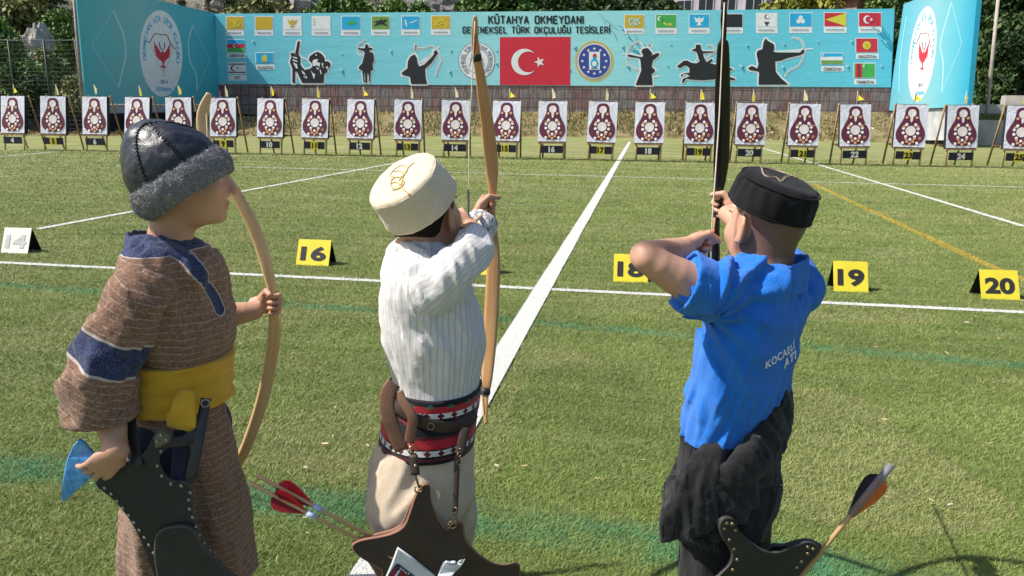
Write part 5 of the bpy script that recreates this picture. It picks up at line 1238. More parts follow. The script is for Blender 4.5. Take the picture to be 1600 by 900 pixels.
def folds_dir(P_, along, c, per, ln, seed, amp):
    """rolls running along a direction: 'per' apart, about 'ln' long"""
    along = nrm(along); q = P_ - c; u = q @ along; r_ = q - u[..., None] * along
    s_ = np.concatenate([r_ / per, (u / ln)[..., None]], -1); s_ = s_[..., :3] + s_[..., 3:4] * np.array([0.9, 0.7, 0.5]); a = noise3(s_, seed)
    return -amp * ((0.28 - np.sqrt(a * a + 0.006)) * 2.2)
def torso_chain(F, rows, side, k=0.02, grow=0.0, sub=3):
    return F.chain([(P(x, y, D), (mpx(h, y, D) + grow, lat + grow)) for x, y, D, h, lat in rows], k, side, sub)
def limb(F, rows, k=0.015, sub=3, grow=0.0):
    return F.chain([(P(x, y, D), r + grow) for x, y, D, r in rows], k, None, sub)
def plate(name, poly, Dfun, thick, mats, parent, rivets=(), rr=0.0045, smooth=4, bulge=0.0):
    """a leather panel of real thickness cut to an outline, standing at its own distance, with its rivets"""
    poly = [tuple(p) for p in crom(poly, smooth, True)] if smooth else poly
    mb = MB(); fr = [P(x, y, Dfun(x, y)) for x, y in poly]; n = nrm(np.cross(fr[len(fr) // 3] - fr[0], fr[2 * len(fr) // 3] - fr[0]))
    if n @ FH > 0: n = -n
    bk = [q - n * thick for q in fr]; c = sum(fr) / len(fr); rim = [q + nrm(c - q) * 0.004 + n * 0.003 for q in fr]; N = len(fr)
    tr = tess(poly); mb.add(rim, tr, 0); mb.add(bk, [t_[::-1] for t_ in tr], 0)
    mb.add(rim + fr, [(i, (i + 1) % N, N + (i + 1) % N, N + i) for i in range(N)], 1, True)
    mb.add(fr + bk, [(i, (i + 1) % N, N + (i + 1) % N, N + i) for i in range(N)], 1)
    o = mb.build(name, mats, parent)
    bm = bmesh.new(); bm.from_mesh(o.data); bmesh.ops.remove_doubles(bm, verts=bm.verts, dist=1e-5); bmesh.ops.recalc_face_normals(bm, faces=bm.faces); bm.to_mesh(o.data); bm.free()
    for x, y in rivets:
        m2 = MB(); q = P(x, y, Dfun(x, y)) + n * 0.004; m2.ball(q, rr, 0, 8, 4, (1, 0.6, 1)); m2.build('rivet', mats[2], o)
    return o, n
def strap(name, pts, wid, thick, mat, parent, up=None):
    """flat band through points; wid in the picture-facing direction"""
    pts = crom(pts, 5); mb = MB(); side = []
    for i in range(len(pts)):
        t_ = nrm(pts[min(i + 1, len(pts) - 1)] - pts[max(i - 1, 0)]); s = np.cross(t_, FH if up is None else up); side.append(nrm(s))
    mb.tube(pts, wid / 2, 0, 10, True, True, thick / 2, side); return mb.build(name, mat, parent)
def ring(name, c, r, t_, n, mat, parent):
    n = nrm(n); a = nrm(np.cross(n, V(0.3, 0.2, 1))); b = np.cross(n, a); pts = [c + (a * math.cos(x) + b * math.sin(x)) * r for x in np.linspace(0, 2 * math.pi, 17)]
    mb = MB(); mb.tube(pts, t_, 0, 6); return mb.build(name, mat, parent)
def cloth(name, col, col2=None, weave=900, rough=0.9, bump=0.5, sheen=0.2, big=25):
    t = NT(name); p = t.pos(); n1 = t.noise(p, big, 4, 0.6); n2 = t.noise(p, weave, 2, 0.6)
    c = t.ramp(n1, [(0.3, tuple(x * 0.86 for x in col)), (0.7, col if col2 is None else col2)])
    c = t.mix(0.35, c, t.mix(t.ramp(n2, [(0.35, (0, 0, 0)), (0.65, (1, 1, 1))]), tuple(x * 0.7 for x in col), tuple(min(1, x * 1.25) for x in col)))
    h = t.math('ADD', n2, t.math('MULTIPLY', t.noise(p, 90, 4, 0.7), 1.2)); return t.bsdf(c, rough, h, bump, 0.0025, 0.15, Sheen_Weight=sheen)
def leather(name, col, rough=0.42, bump=0.35):
    t = NT(name); p = t.pos(); n1 = t.noise(p, 18, 5, 0.6); n2 = t.noise(p, 260, 3, 0.6)
    c = t.ramp(n1, [(0.3, tuple(x * 0.75 for x in col)), (0.7, tuple(x * 1.2 for x in col))])
    r_ = t.ramp(t.noise(p, 30, 4), [(0.3, (rough - 0.08,) * 3), (0.7, (rough + 0.14,) * 3)])
    return t.bsdf(c, r_, t.math('ADD', n2, t.math('MULTIPLY', n1, 1.5)), bump, 0.002, 0.45)
L_BLACK = leather('black_leather', (0.016, 0.018, 0.022)); L_EDGE = leather('leather_edge', (0.05, 0.045, 0.04), 0.6); L_BROWN = leather('dark_brown_leather', (0.042, 0.026, 0.021), 0.55); L_TAN = leather('tan_leather', (0.17, 0.085, 0.05), 0.55); L_TANEDGE = leather('brown_leather_edge', (0.24, 0.115, 0.075), 0.65)
STEEL = simple('rivet_steel', (0.30, 0.29, 0.27), 0.32, 0.2, 60, 0.1, Metallic=0.9); BRASS = simple('old_brass', (0.26, 0.20, 0.12), 0.38, 0.2, 60, 0.1, Metallic=0.85)
def wood_mat(name, a, b, rough=0.38):
    t = NT(name); p = t.attr('grain', 'Vector'); n1 = t.noise(t.scale(p, (260, 260, 5)), 1.0, 4, 0.6); n2 = t.noise(t.scale(p, (60, 60, 3)), 1.0, 3, 0.5)
    c = t.mix(t.ramp(n1, [(0.35, (0, 0, 0)), (0.65, (1, 1, 1))]), a, b); c = t.mix(t.math('MULTIPLY', n2, 0.35), c, tuple(x * 0.55 for x in a))
    return t.bsdf(c, rough, n1, 0.15, 0.001, 0.4, Coat_Weight=0.25, Coat_Roughness=0.25)
def bow_limb(name, pts, half, thick, mat, parent, facing):
    """laminated bow stave: pts with half width (picture facing) and thickness; facing = direction the broad side looks to"""
    n0 = len(pts); A = crom([np.concatenate([p, [h, t_]]) for p, h, t_ in zip(pts, half, thick)], 5); mb = MB(); vs = []; grain = []; n = 12; acc = 0.0
    for i, q in enumerate(A):
        p = q[:3]; t_ = nrm(A[min(i + 1, len(A) - 1)][:3] - A[max(i - 1, 0)][:3]); b = nrm(np.asarray(facing) - t_ * (np.asarray(facing) @ t_)); a = np.cross(t_, b)
        if i: acc += np.linalg.norm(p - A[i - 1][:3])
        for j in range(n):
            th = 2 * math.pi * j / n; ca, sa = math.cos(th), math.sin(th); ca = math.copysign(abs(ca) ** 0.6, ca); sa = math.copysign(abs(sa) ** 0.6, sa)
            vs.append(p + a * ca * q[3] + b * sa * q[4]); grain.append((ca * q[3], sa * q[4], acc))
    k = len(A); fs = [(i * n + j, i * n + (j + 1) % n, (i + 1) * n + (j + 1) % n, (i + 1) * n + j) for i in range(k - 1) for j in range(n)] + [tuple(range(n - 1, -1, -1)), tuple((k - 1) * n + j for j in range(n))]
    mb.add(vs, fs, 0, True); me = mb.mesh(name); at = me.attributes.new('grain', 'FLOAT_VECTOR', 'POINT'); at.data.foreach_set('vector', np.array(grain, np.float32).ravel())
    return link(name, me, parent, mat)
def arrow(label, nock, tip, mats, fletch=None, group=None, r=0.0042, band=None):
    """a single arrow: shaft, vanes, band"""
    e = empty('arrow', nock); tag(e, label, 'arrow', group); d = nrm(tip - nock); L = np.linalg.norm(tip - nock); mb = MB()
    mb.tube([nock, nock + d * 0.012, tip], [r * 1.05, r * 1.1, r], 0, 8); mb.build('shaft', mats[0], e)
    m2 = MB(); m2.tube([tip, tip + d * 0.022], [r * 1.1, 0.0008], 0, 8); m2.build('arrowhead', STEEL, e)
    if fletch:
        s0, s1, h, cols, ang0 = fletch; a = nrm(np.cross(d, V(0.31, 0.2, 0.93))); b = np.cross(d, a)
        for i, cm in enumerate(cols):
            th = ang0 + 2 * math.pi * i / len(cols); o = a * math.cos(th) + b * math.sin(th); w_ = np.cross(d, o) * 0.0007; prof = [(0, .18), (.08, .75), (.22, 1.0), (.5, .80), (.8, .35), (1, .05)]
            base = [nock + d * (s0 + (s1 - s0) * t_) + o * r * 0.9 for t_, _ in prof]; top = [q + o * h * g for q, (_, g) in zip(base, prof)]; n = len(prof)
            vs = [q + w_ for q in base + top] + [q - w_ for q in base + top]; m3 = MB()
            m3.add(vs, [(i_, i_ + 1, n + i_ + 1, n + i_) for i_ in range(n - 1)] + [(2 * n + n + i_, 2 * n + n + i_ + 1, 2 * n + i_ + 1, 2 * n + i_) for i_ in range(n - 1)] + [(n + i_, n + i_ + 1, 3 * n + i_ + 1, 3 * n + i_) for i_ in range(n - 1)])
            m3.build('vane', cm, e)
    if band:
        m4 = MB(); m4.tube([nock + d * band[0], nock + d * band[1]], r * 1.5, 0, 8); m4.build('wrap_band', band[2], e)
    return e
def person(base, label):
    e = empty('person', (base[0], base[1], 0.0)); tag(e, label, 'person'); return e
SKIN = skin_mat('skin', (0.5, 0.3, 0.2))

def add_attr(o, name, val):
    val = np.asarray(val)
    if val.ndim == 1: a = o.data.attributes.new(name, 'FLOAT', 'POINT'); a.data.foreach_set('value', val.astype(np.float32))
    else: a = o.data.attributes.new(name, 'FLOAT_VECTOR', 'POINT'); a.data.foreach_set('vector', val.astype(np.float32).ravel())
def onsurf(bv, pts, off=0.0):
    """points of a garment surface met from the front along the given photo lines"""
    out = [cast(bv, CAM, ray(x, y), off) for x, y in pts]; return [q for q in out if q is not None]
def polydist(v, line):
    return np.min([np.linalg.norm(v - a, axis=1) for a in line], 0)
# ================================================================== left archer: brown tunic, leather cap
FA = nrm(RT0 * 0.98 - FH * 0.16); LA = np.cross(UPZ, FA)
rowsA = [(250, 384, 1.765, 46.6, 0.0595), (260, 415, 1.765, 54.3, 0.1008), (276, 440, 1.765, 64.0, 0.1363), (281, 475, 1.765, 64.0, 0.1421), (288, 510, 1.765, 67.9, 0.1363), (287, 538, 1.765, 64.0, 0.121), (283, 566, 1.765, 55.3, 0.0998), (282, 605, 1.765, 54.3, 0.0998), (281, 640, 1.765, 60.8, 0.1171), (284, 700, 1.765, 76.0, 0.1363), (288, 760, 1.765, 82.6, 0.1459), (293, 830, 1.765, 89.3, 0.1555), (297, 900, 1.765, 93.1, 0.1613), (298, 925, 1.765, 95.0, 0.1632)]
armAr = [(248, 436, 1.70, .044), (208, 488, 1.63, .042), (158, 588, 1.60, .042), (172, 652, 1.592, .034), (181, 704, 1.545, .0235)]
armAl = [(302, 440, 1.88, .046), (304, 480, 1.94, .040), (326, 498, 1.975, .036), (370, 490, 1.99, .031), (399, 486, 2.005, .023)]
hA = P(294, 281, 1.765); fA = nrm(RT0 * 0.955 + FH * 0.27 - UPZ * 0.05); sA = 0.92
boyA = person(P(285, 640, 1.765), 'boy in brown striped tunic and black leather cap, standing in profile at the left')
F = Field()
LhA, MhA = add_head(F, hA, fA, UPZ, sA)
F.U(cone(hA - UPZ * 0.035 - fA * 0.022, P(260, 400, 1.765), 0.047, 0.052), 0.025)
F.chain([(P(262, 412, 1.765), (.055, .075)), (P(280, 450, 1.765), (.07, .12)), (P(290, 512, 1.765), (.085, .12)), (P(284, 600, 1.765), (.080, .105)), (P(284, 680, 1.765), (.09, .115))], 0.03, FA, 3)
limb(F, armAr, 0.02, 3); limb(F, armAl, 0.02, 3)
hip = P(284, 680, 1.765)
for sg in (-1, 1):
    h0 = hip + LA * 0.065 * sg; kn = V(h0[0], h0[1], 0.36) + FA * 0.02; an = V(h0[0], h0[1], 0.07) - FA * 0.01
    F.chain([(h0, .075), ((h0 + kn) / 2, .062), (kn, .046), ((kn + an) / 2 + FA * -0.01, .042), (an, .030)], 0.02, None, 2)
# right hand on the hip, pinching the blue card; left hand closed on the bow
add_hand(F, P(182, 706, 1.54), nrm(-RT0 * 0.72 - UPZ * 0.69), nrm(FH + UPZ * 0.30 - RT0 * 0.25), False, [(34, 24, 14), (26, 26, 14), (20, 26, 14), (14, 24, 14)], (0.75, 0.2), 1.04, 0.9)
gripA = P(427, 478, 2.0)
add_hand(F, gripA - RT0 * 0.052 + FH * 0.027 - UPZ * 0.002, nrm(RT0 + UPZ * 0.08), -FH, True, [(62, 85, 50), (68, 85, 50), (72, 85, 50), (76, 85, 50)], (0.7, 0.5), 0.98)
lo, hi = P(95, 905, 1.6) - 0.25, P(440, 190, 2.05) + 0.12; lo = np.minimum(lo, V(hip[0] - 0.35, hip[1] - 0.35, 0.0)); hi = np.maximum(hi, V(hip[0] + 0.35, hip[1] + 0.35, 1.4)); lo[2] = 0.02
solid('body', F, lo, hi, 0.0034, SKIN, boyA, {'skin': skin_attr(LhA, MhA, hA, sA, (0.50, 0.285, 0.185))}, 1)
# tunic
T = Field(); torso_chain(T, rowsA, FA, 0.02)
T.U(cone(P(238, 428, 1.675), P(222, 452, 1.655), .060, .062), 0.03); T.U(cone(P(306, 440, 1.87), P(310, 468, 1.90), .056, .050), 0.03)
T.U(cone(P(222, 400, 1.70), P(300, 425, 1.70), .03, .03), 0.03)
def dA(p): return folds(p, (11, 11, 7), 3, 0.011) + folds_dir(p, nrm(RT0 * .5 - UPZ * .8), P(240, 440, 1.65), 0.035, 0.16, 8, 0.012) * np.clip((p[:, 2] - 0.84) * 8, 0, 1) + folds(p, (28, 28, 26), 5, 0.003) + 0.009 * np.sin((p[:, 0] * FA[0] + p[:, 1] * FA[1]) * 58 + p[:, 2] * 8 + 4 * noise3(p * 4, 3)) * np.clip((0.74 - p[:, 2]) * 6, 0, 1)
T.disp = dA; T.shell = 0.010; T.open_at((P(250, 385, 1.765), 0.09), (V(hip[0], hip[1], 0.22), 0.30))
T.I(half(P(296, 896, 1.765), -UPZ)); T.C(cone(P(250, 396, 1.765), P(246, 330, 1.765), .052, .075), 0.004)
armdir = nrm(RT0 * -0.425 - UPZ * 0.905); bandc = P(174, 545, 1.60)
t = NT('tunic_cloth'); p = t.pos(); z = t.attr('zone'); sp = t.attr('stripe')
n2 = t.noise(p, 420, 2, 0.7); n1 = t.noise(p, 120, 4, 0.75)
base = t.ramp(t.math('ADD', t.math('MULTIPLY', n2, 0.6), t.math('MULTIPLY', n1, 0.4)), [(0.36, (0.080, 0.052, 0.048)), (0.5, (0.225, 0.128, 0.084)), (0.66, (0.42, 0.26, 0.175))])
ph = t.math('FRACT', t.math('DIVIDE', sp, 0.0175)); ln = t.math('LESS_THAN', ph, 0.13); ln = t.math('MULTIPLY', ln, t.ramp(t.noise(p, 150, 2), [(0.38, (0, 0, 0)), (0.52, (1, 1, 1))]))
base = t.mix(t.math('MULTIPLY', ln, 0.55), base, (0.50, 0.40, 0.34))
blue = t.ramp(t.noise(p, 300, 3, 0.7), [(0.35, (0.014, 0.020, 0.058)), (0.55, (0.042, 0.058, 0.135)), (0.75, (0.19, 0.17, 0.20))])
c = t.mix(t.math('GREATER_THAN', z, 0.5), base, blue)
edge = t.math('MULTIPLY', t.math('GREATER_THAN', z, 0.435), t.math('LESS_THAN', z, 0.52)); c = t.mix(edge, c, (0.46, 0.40, 0.36))
mt_tunic = t.bsdf(c, 0.95, t.math('ADD', n2, t.math('MULTIPLY', t.noise(p, 70, 4, 0.7), 1.6)), 0.7, 0.003, 0.1, Sheen_Weight=0.15)
lo, hi = P(90, 700, 1.6) - 0.16, P(400, 340, 1.95) + 0.14; lo[2] = P(296, 896, 1.765)[2] - 0.02; lo = np.minimum(lo, hip + V(-.33, -.3, 0) * 1.0 + V(0, 0, 9)); hi = np.maximum(hi, hip + V(.33, .33, -9))
tun, tv, tf = solid('tunic', T, lo, hi, 0.0044, mt_tunic, boyA)
bvA = bvh(tv, tf)
nl = [P(*q) for q in ()]
nline = crom(onsurf(bvA, [(192, 380), (222, 380), (257, 386), (288, 399), (310, 424), (331, 459), (342, 482)]), 5)
def piped(d, r): return np.clip(1.0 - d / r * 0.5, 0, 1)
add_attr(tun, 'zone', np.maximum(piped(polydist(tv, nline), 0.0170), np.clip((tv[:, 2] - P(250, 386, 1.765)[2]) * 40 + 0.5, 0, 1))); add_attr(tun, 'stripe', tv[:, 2] + 0.014 * np.sin(((tv - hA) @ FA) * 9) + 0.010 * noise3(tv * 7, 4))
slF = Field(); limb(slF, [(246, 430, 1.685, .054), (226, 456, 1.645, .061), (204, 495, 1.625, .062), (176, 542, 1.605, .062), (156, 588, 1.60, .071), (157, 628, 1.60, .070), (160, 668, 1.60, .062)], 0.015)
slF.disp = lambda p: folds(p, (10, 10, 10), 31, 0.012) + folds_dir(p, nrm(RT0 * .75 + UPZ * -.5), P(220, 460, 1.62), 0.036, 0.14, 17, 0.015) + folds(p, (26, 26, 26), 15, 0.003); slF.shell = 0.010; slF.open_at((P(157, 655, 1.60), 0.09)); slF.I(half(P(157, 655, 1.60), nrm(-UPZ * 0.97 + RT0 * 0.05)))
sl, slv, slf = solid('sleeve', slF, P(95, 690, 1.6) - .14, P(240, 400, 1.7) + .14, 0.0044, mt_tunic, tun)
add_attr(sl, 'zone', np.where(slv[:, 2] < 1.02, piped(np.abs((slv - bandc) @ armdir), 0.036), 0)); add_attr(sl, 'stripe', (slv - bandc) @ armdir + 0.006 * noise3(slv * 9, 4))
s2F = Field(); limb(s2F, [(302, 440, 1.86, .052), (304, 480, 1.93, .048), (325, 496, 1.975, .043), (376, 488, 1.99, .038)], 0.02)
s2F.disp = lambda p: folds(p, (16, 16, 16), 33, 0.006); s2F.shell = 0.009; s2F.open_at((P(364, 492, 1.985), 0.06)); s2F.I(half(P(364, 492, 1.985), RT0))
s2, s2v, s2f = solid('sleeve', s2F, P(280, 520, 1.85) - .14, P(390, 400, 2.0) + .14, 0.005, mt_tunic, tun); add_attr(s2, 'zone', np.zeros(len(s2v))); add_attr(s2, 'stripe', s2v @ RT0)
# trousers and shoes
tr = Field()
for sg in (-1, 1):
    h0 = hip + LA * 0.065 * sg; an = V(h0[0], h0[1], 0.10)
    tr.chain([(h0, .088), (V(h0[0], h0[1], 0.36), .066), (an, .050)], 0.02, None, 3)
tr.I(half(V(0, 0, 0.11), -UPZ)); NAVY = cloth('navy_cloth', (0.018, 0.024, 0.05))
solid('trousers', tr, hip - V(.25, .25, .6), hip + V(.25, .25, .12), 0.008, NAVY, boyA)
for sg in (-1, 1): shoe('shoe', hip + LA * 0.065 * sg, FA, L_BLACK, boyA)
# sash
S_ = Field(); S_.chain([(P(287, 540, 1.765), (mpx(72, 560, 1.765), .132)), (P(285, 575, 1.765), (mpx(70, 575, 1.765), .131)), (P(284, 605, 1.765), (mpx(70, 605, 1.765), .131)), (P(282, 640, 1.765), (mpx(76, 640, 1.765), .138))], 0.01, FA, 3)
S_.disp = lambda p: -0.002 + 0.0050 * np.sin(p[:, 2] * 165 + 4 * noise3(p * 5, 4) + 5 * noise3(p * np.array([4, 4, 2]), 2)) * (0.4 + noise3(p * 11, 8) + 0.3) - 0.004 * noise3(p * 26, 6)
S_.I(half(P(284, 552, 1.765), nrm(UPZ + RT0 * 0.02)), 0.004); S_.I(half(P(284, 624, 1.765), nrm(-UPZ + RT0 * 0.03)), 0.004)
YELC = cloth('mustard_cloth', (0.60, 0.34, 0.022), (0.66, 0.40, 0.035), 1100, 0.85, 0.4)
sash, sv, sf = solid('sash', S_, P(284, 590, 1.765) - V(.26, .26, .14), P(284, 590, 1.765) + V(.26, .26, .14), 0.0042, YELC, boyA)
K_ = Field(); D0 = 1.592
K_.chain([(P(290, 616, D0 + .02), (.018, .010)), (P(287, 634, D0 + .004), (.027, .005)), (P(284, 662, D0 + .004), (.033, .004)), (P(281, 682, D0 + .006), (.029, .004))], 0.004, RT0, 3); K_.disp = lambda p: folds(p, (55, 55, 12), 2, 0.0035)
K_.I(half(P(284, 673, D0), nrm(-UPZ - RT0 * 0.25)), 0.002)
solid('sash_tail', K_, P(240, 690, 1.56), P(330, 600, 1.70) + V(0, 0.06, 0.02), 0.003, YELC, sash)
# cap
axA = nrm(-RT0 * 0.50 + UPZ * 0.84 - FH * 0.10); cA = P(273, 268, 1.755); frA = nrm(RT0 - axA * (RT0 @ axA)); lrA = np.cross(axA, frA)
H_ = Field(); H_.U(ell(cA, (0.109, 0.104, 0.108), np.stack([frA, lrA, axA], 1))); H_.U(ell(cA + axA * 0.07 - frA * 0.01, (0.052, 0.052, 0.055), np.stack([frA, lrA, axA], 1)), 0.05)
H_.disp = lambda p: 0.0045 * noise3(p * 28, 12) + 0.002 * noise3(p * 70, 13)
H_.I(half(cA - axA * 0.05, -axA))
L_CAP = leather('cap_leather', (0.015, 0.019, 0.028), 0.33, 0.5)
cap, cv, cf = solid('cap', H_, cA - 0.17, cA + 0.19, 0.0036, L_CAP, boyA); bvc = bvh(cv, cf)
for line in ([(238, 192), (226, 195), (216, 206), (213, 222), (215, 240), (221, 262), (228, 282)], [(232, 193), (245, 206), (257, 218), (271, 232), (284, 246), (293, 258)], [(240, 191), (270, 192), (300, 200), (322, 212)]):
    pts = [cast(bvc, P(x, y, 1.5), ray(x, y), 0.0012) for x, y in line]; pts = crom([q for q in pts if q is not None], 7); mb = MB()
    mb.tube(pts, 0.0016, 0, 6); o = mb.build('seam', L_BLACK, cap); rr = random.Random(2)
    m2 = MB()
    for i in range(1, len(pts) - 1, 2):
        d = nrm(pts[i + 1] - pts[i - 1]); n_ = nrm(pts[i] - cA); s = np.cross(d, n_); q = pts[i] + n_ * 0.001; m2.tube([q - s * 0.0045 - d * 0.002, q + n_ * 0.001, q + s * 0.0045 + d * 0.002], 0.0009, 0, 5)
    m2.build('stitching', M('black_thread', (0.010, 0.010, 0.012), 0.8), cap)
B_ = Field(); B_.U(ell(cA - axA * 0.030, (0.122, 0.116, 0.072), np.stack([frA, lrA, axA], 1))); B_.S(ell(cA - axA * 0.02, (0.100, 0.093, 0.20), np.stack([frA, lrA, axA], 1)), 0.012)
B_.I(half(cA + axA * 0.014, axA), 0.014); B_.I(half(cA - axA * 0.070, -axA), 0.014); B_.disp = lambda p: 0.006 * noise3(p * 55, 22) + 0.0035 * noise3(p * 130, 23)
t = NT('grey_fleece'); p = t.pos(); n1 = t.noise(p, 190, 4, 0.8); mt_fl = t.bsdf(t.ramp(n1, [(0.3, (0.13, 0.13, 0.14)), (0.7, (0.48, 0.47, 0.49))]), 0.95, n1, 1.0, 0.006, 0.05, Sheen_Weight=0.4)
fb, fv, ff = solid('fur_band', B_, cA - 0.19, cA + 0.19, 0.0036, mt_fl, cap)
fn_ = vnormals(fv, ff); idx = rng.integers(0, len(fv), 26000); q = fv[idx]; n_ = fn_[idx]; tg = rng.normal(size=q.shape); tg -= n_ * (tg * n_).sum(1)[:, None]; tg /= np.linalg.norm(tg, axis=1)[:, None]
ln_ = rng.uniform(0.003, 0.0075, len(q))[:, None]; b_ = np.cross(n_, tg) * 0.0009
vv = np.stack([q - b_, q + b_, q + n_ * ln_ * 0.75 + tg * ln_ * 0.8], 1).reshape(-1, 3); me = mesh_np('fleece_pile', vv, np.arange(len(vv)).reshape(-1, 3))
tag(link('fleece_pile', me, cap, mt_fl), kind='stuff')
# hair under the cap
Hr = Field(); Hr.U(ell(LhA(0, -0.014, 0.028), (0.077 * sA, 0.097 * sA, 0.090 * sA), MhA)); Hr.I(half(LhA(0, 0.02, 0.0), MhA @ np.array([0, 0.55, -0.83])), 0.004); Hr.disp = lambda p: folds(p, (120, 120, 40), 9, 0.002)
HAIR = cloth('dark_hair', (0.022, 0.015, 0.011), None, 1500, 0.55, 0.8, 0.0, 120)
solid('hair', Hr, hA - 0.14, hA + 0.14, 0.004, HAIR, boyA)
# ================================================================== middle archer: white shirt, cream cap
FB = nrm(RT0 * 0.985 + FH * 0.14); LB = np.cross(UPZ, FB)
rowsB = [(652, 400, 1.80, 31, .055), (656, 420, 1.80, 52, .105), (662, 445, 1.80, 58, .138), (668, 478, 1.80, 66, .145), (676, 512, 1.80, 72, .145), (681, 550, 1.80, 69, .135), (681, 592, 1.80, 64, .125), (676, 650, 1.80, 62, .122)]
armBr = [(660, 458, 1.72, .042), (690, 444, 1.675, .038), (743, 397, 1.70, .031), (741, 377, 1.80, .029), (737, 358, 1.89, .023)]
armBl = [(672, 452, 1.92, .055), (700, 422, 1.99, .042), (722, 392, 2.05, .036), (742, 366, 2.08, .031), (757, 345, 2.115, .0225)]
hB = P(665, 336, 1.80); fB = nrm(RT0 * 0.46 + FH * 0.87 + UPZ * 0.12); uB = nrm(UPZ - RT0 * 0.22 - FH * 0.22); sB = 0.95
boyB = person(P(668, 700, 1.80), 'boy in a white striped shirt and cream embroidered cap drawing a pale wooden bow')
F = Field(); LhB, MhB = add_head(F, hB, fB, uB, sB)
F.U(cone(hB - UPZ * 0.04 - fB * 0.02, P(655, 405, 1.80), 0.046, 0.050), 0.025)
F.chain([(P(658, 420, 1.80), (.042, .055)), (P(664, 450, 1.80), (.07, .12)), (P(676, 512, 1.80), (.088, .12)), (P(680, 600, 1.80), (.080, .105)), (P(668, 690, 1.80), (.078, .090))], 0.03, FB, 3)
limb(F, armBr, 0.02); limb(F, armBl, 0.02)
hipB = P(668, 690, 1.80)
for sg in (-1, 1):
    h0 = hipB + LB * 0.055 * sg; kn = V(h0[0], h0[1], 0.35) + FB * 0.02; an = V(h0[0], h0[1], 0.07)
    F.chain([(h0, .060), ((h0 + kn) / 2, .056), (kn, .046), ((kn + an) / 2, .042), (an, .030)], 0.02, None, 2)
add_hand(F, P(736, 357, 1.895), nrm(FH * 0.72 + UPZ * 0.28 - RT0 * 0.25), nrm(-RT0 * 0.9 - UPZ * 0.3), False, [(70, 80, 40), (75, 80, 40), (80, 80, 40), (80, 80, 40)], (0.5, 0.5), 0.95)
gripB = P(769, 322, 2.185)
add_hand(F, gripB - nrm(FH * 0.80 + RT0 * 0.25 + UPZ * 0.28) * 0.052 - RT0 * 0.026, nrm(FH * 0.80 + RT0 * 0.25 + UPZ * 0.28), RT0, True, [(62, 85, 50), (68, 85, 50), (72, 85, 50), (76, 85, 50)], (0.7, 0.5), 0.98)
lo = np.minimum(P(570, 905, 1.6) - 0.2, hipB + V(-.3, -.3, 9)); hi = np.maximum(P(790, 225, 2.2) + 0.12, hipB + V(.3, .3, -9)); lo[2] = 0.02
solid('body', F, lo, hi, 0.0034, SKIN, boyB, {'skin': skin_attr(LhB, MhB, hB, sB, (0.50, 0.275, 0.175))}, 1)
# shirt
t = NT('striped_cotton'); p = t.pos(); sp = t.attr('stripe'); n2 = t.noise(p, 700, 2, 0.6)
ph = t.math('ABSOLUTE', t.math('SUBTRACT', t.math('FRACT', t.math('DIVIDE', sp, 0.0118)), 0.5))
ln = t.n('ShaderNodeMapRange', {'Value': ph, 'From Min': 0.06, 'From Max': 0.15, 'To Min': 1.0, 'To Max': 0.0}).outputs[0]
c = t.mix(t.math('MULTIPLY', ln, 0.62), (0.70, 0.68, 0.67), (0.42, 0.365, 0.335)); c = t.mix(t.math('MULTIPLY', n2, 0.18), c, (0.50, 0.47, 0.46))
spk = t.math('MULTIPLY', t.attr('speck'), t.ramp(t.noise(t.scale(p, (1, 1, 0.4)), 150, 2, 0.6), [(0.50, (0, 0, 0)), (0.56, (1, 1, 1))])); c = t.mix(t.math('MULTIPLY', spk, 0.8), c, (0.14, 0.15, 0.19))
mt_shirt = t.bsdf(c, 0.9, t.math('ADD', t.math('MULTIPLY', ph, 0.06), t.math('ADD', n2, t.math('MULTIPLY', t.noise(p, 60, 4, 0.7), 2.0))), 0.5, 0.003, 0.12, Sheen_Weight=0.15)
T = Field(); torso_chain(T, rowsB, FB, 0.02, 0.004)
T.U(cone(P(656, 456, 1.71), P(676, 450, 1.688), .056, .052), 0.045); T.U(cone(P(672, 450, 1.92), P(692, 430, 1.97), .056, .052), 0.03)
ztop_ = P(681, 592, 1.8)[2]
def dB(p):
    x = (p - P(676, 540, 1.8)) @ FB; tw = np.clip((1.02 - p[:, 2]) * 5, 0, 1)
    return folds(p, (13, 13, 6), 41, 0.010) * np.clip((p[:, 2] - ztop_) * 9 + 0.1, 0.1, 1) + folds_dir(p, nrm(UPZ * .8 - RT0 * .25), P(640, 560, 1.7), 0.032, 0.22, 44, 0.015) * np.clip((p[:, 2] - ztop_) * 9 - 0.1, 0.0, 1) + folds(p, (28, 28, 14), 42, 0.0025)
T.disp = dB; T.I(half(P(678, 628, 1.8), -UPZ)); T.C(cone(P(654, 398, 1.80), P(652, 330, 1.80), .049, .070), 0.003)
axisB = lambda v: P(676, 540, 1.8)[None, :] * V(1, 1, 0) + v * V(0, 0, 1)
shirt, bv_, bf_ = solid('shirt', T, P(590, 640, 1.65) - .14, P(770, 370, 2.0) + .10, 0.0042, mt_shirt, boyB)
rel = (bv_ - P(674, 540, 1.8)); angB = np.arctan2(rel @ LB, rel @ FB + 0.01); add_attr(shirt, 'stripe', angB * 0.118 + 0.004 * noise3(bv_ * 14, 2)); add_attr(shirt, 'speck', np.zeros(len(bv_)))
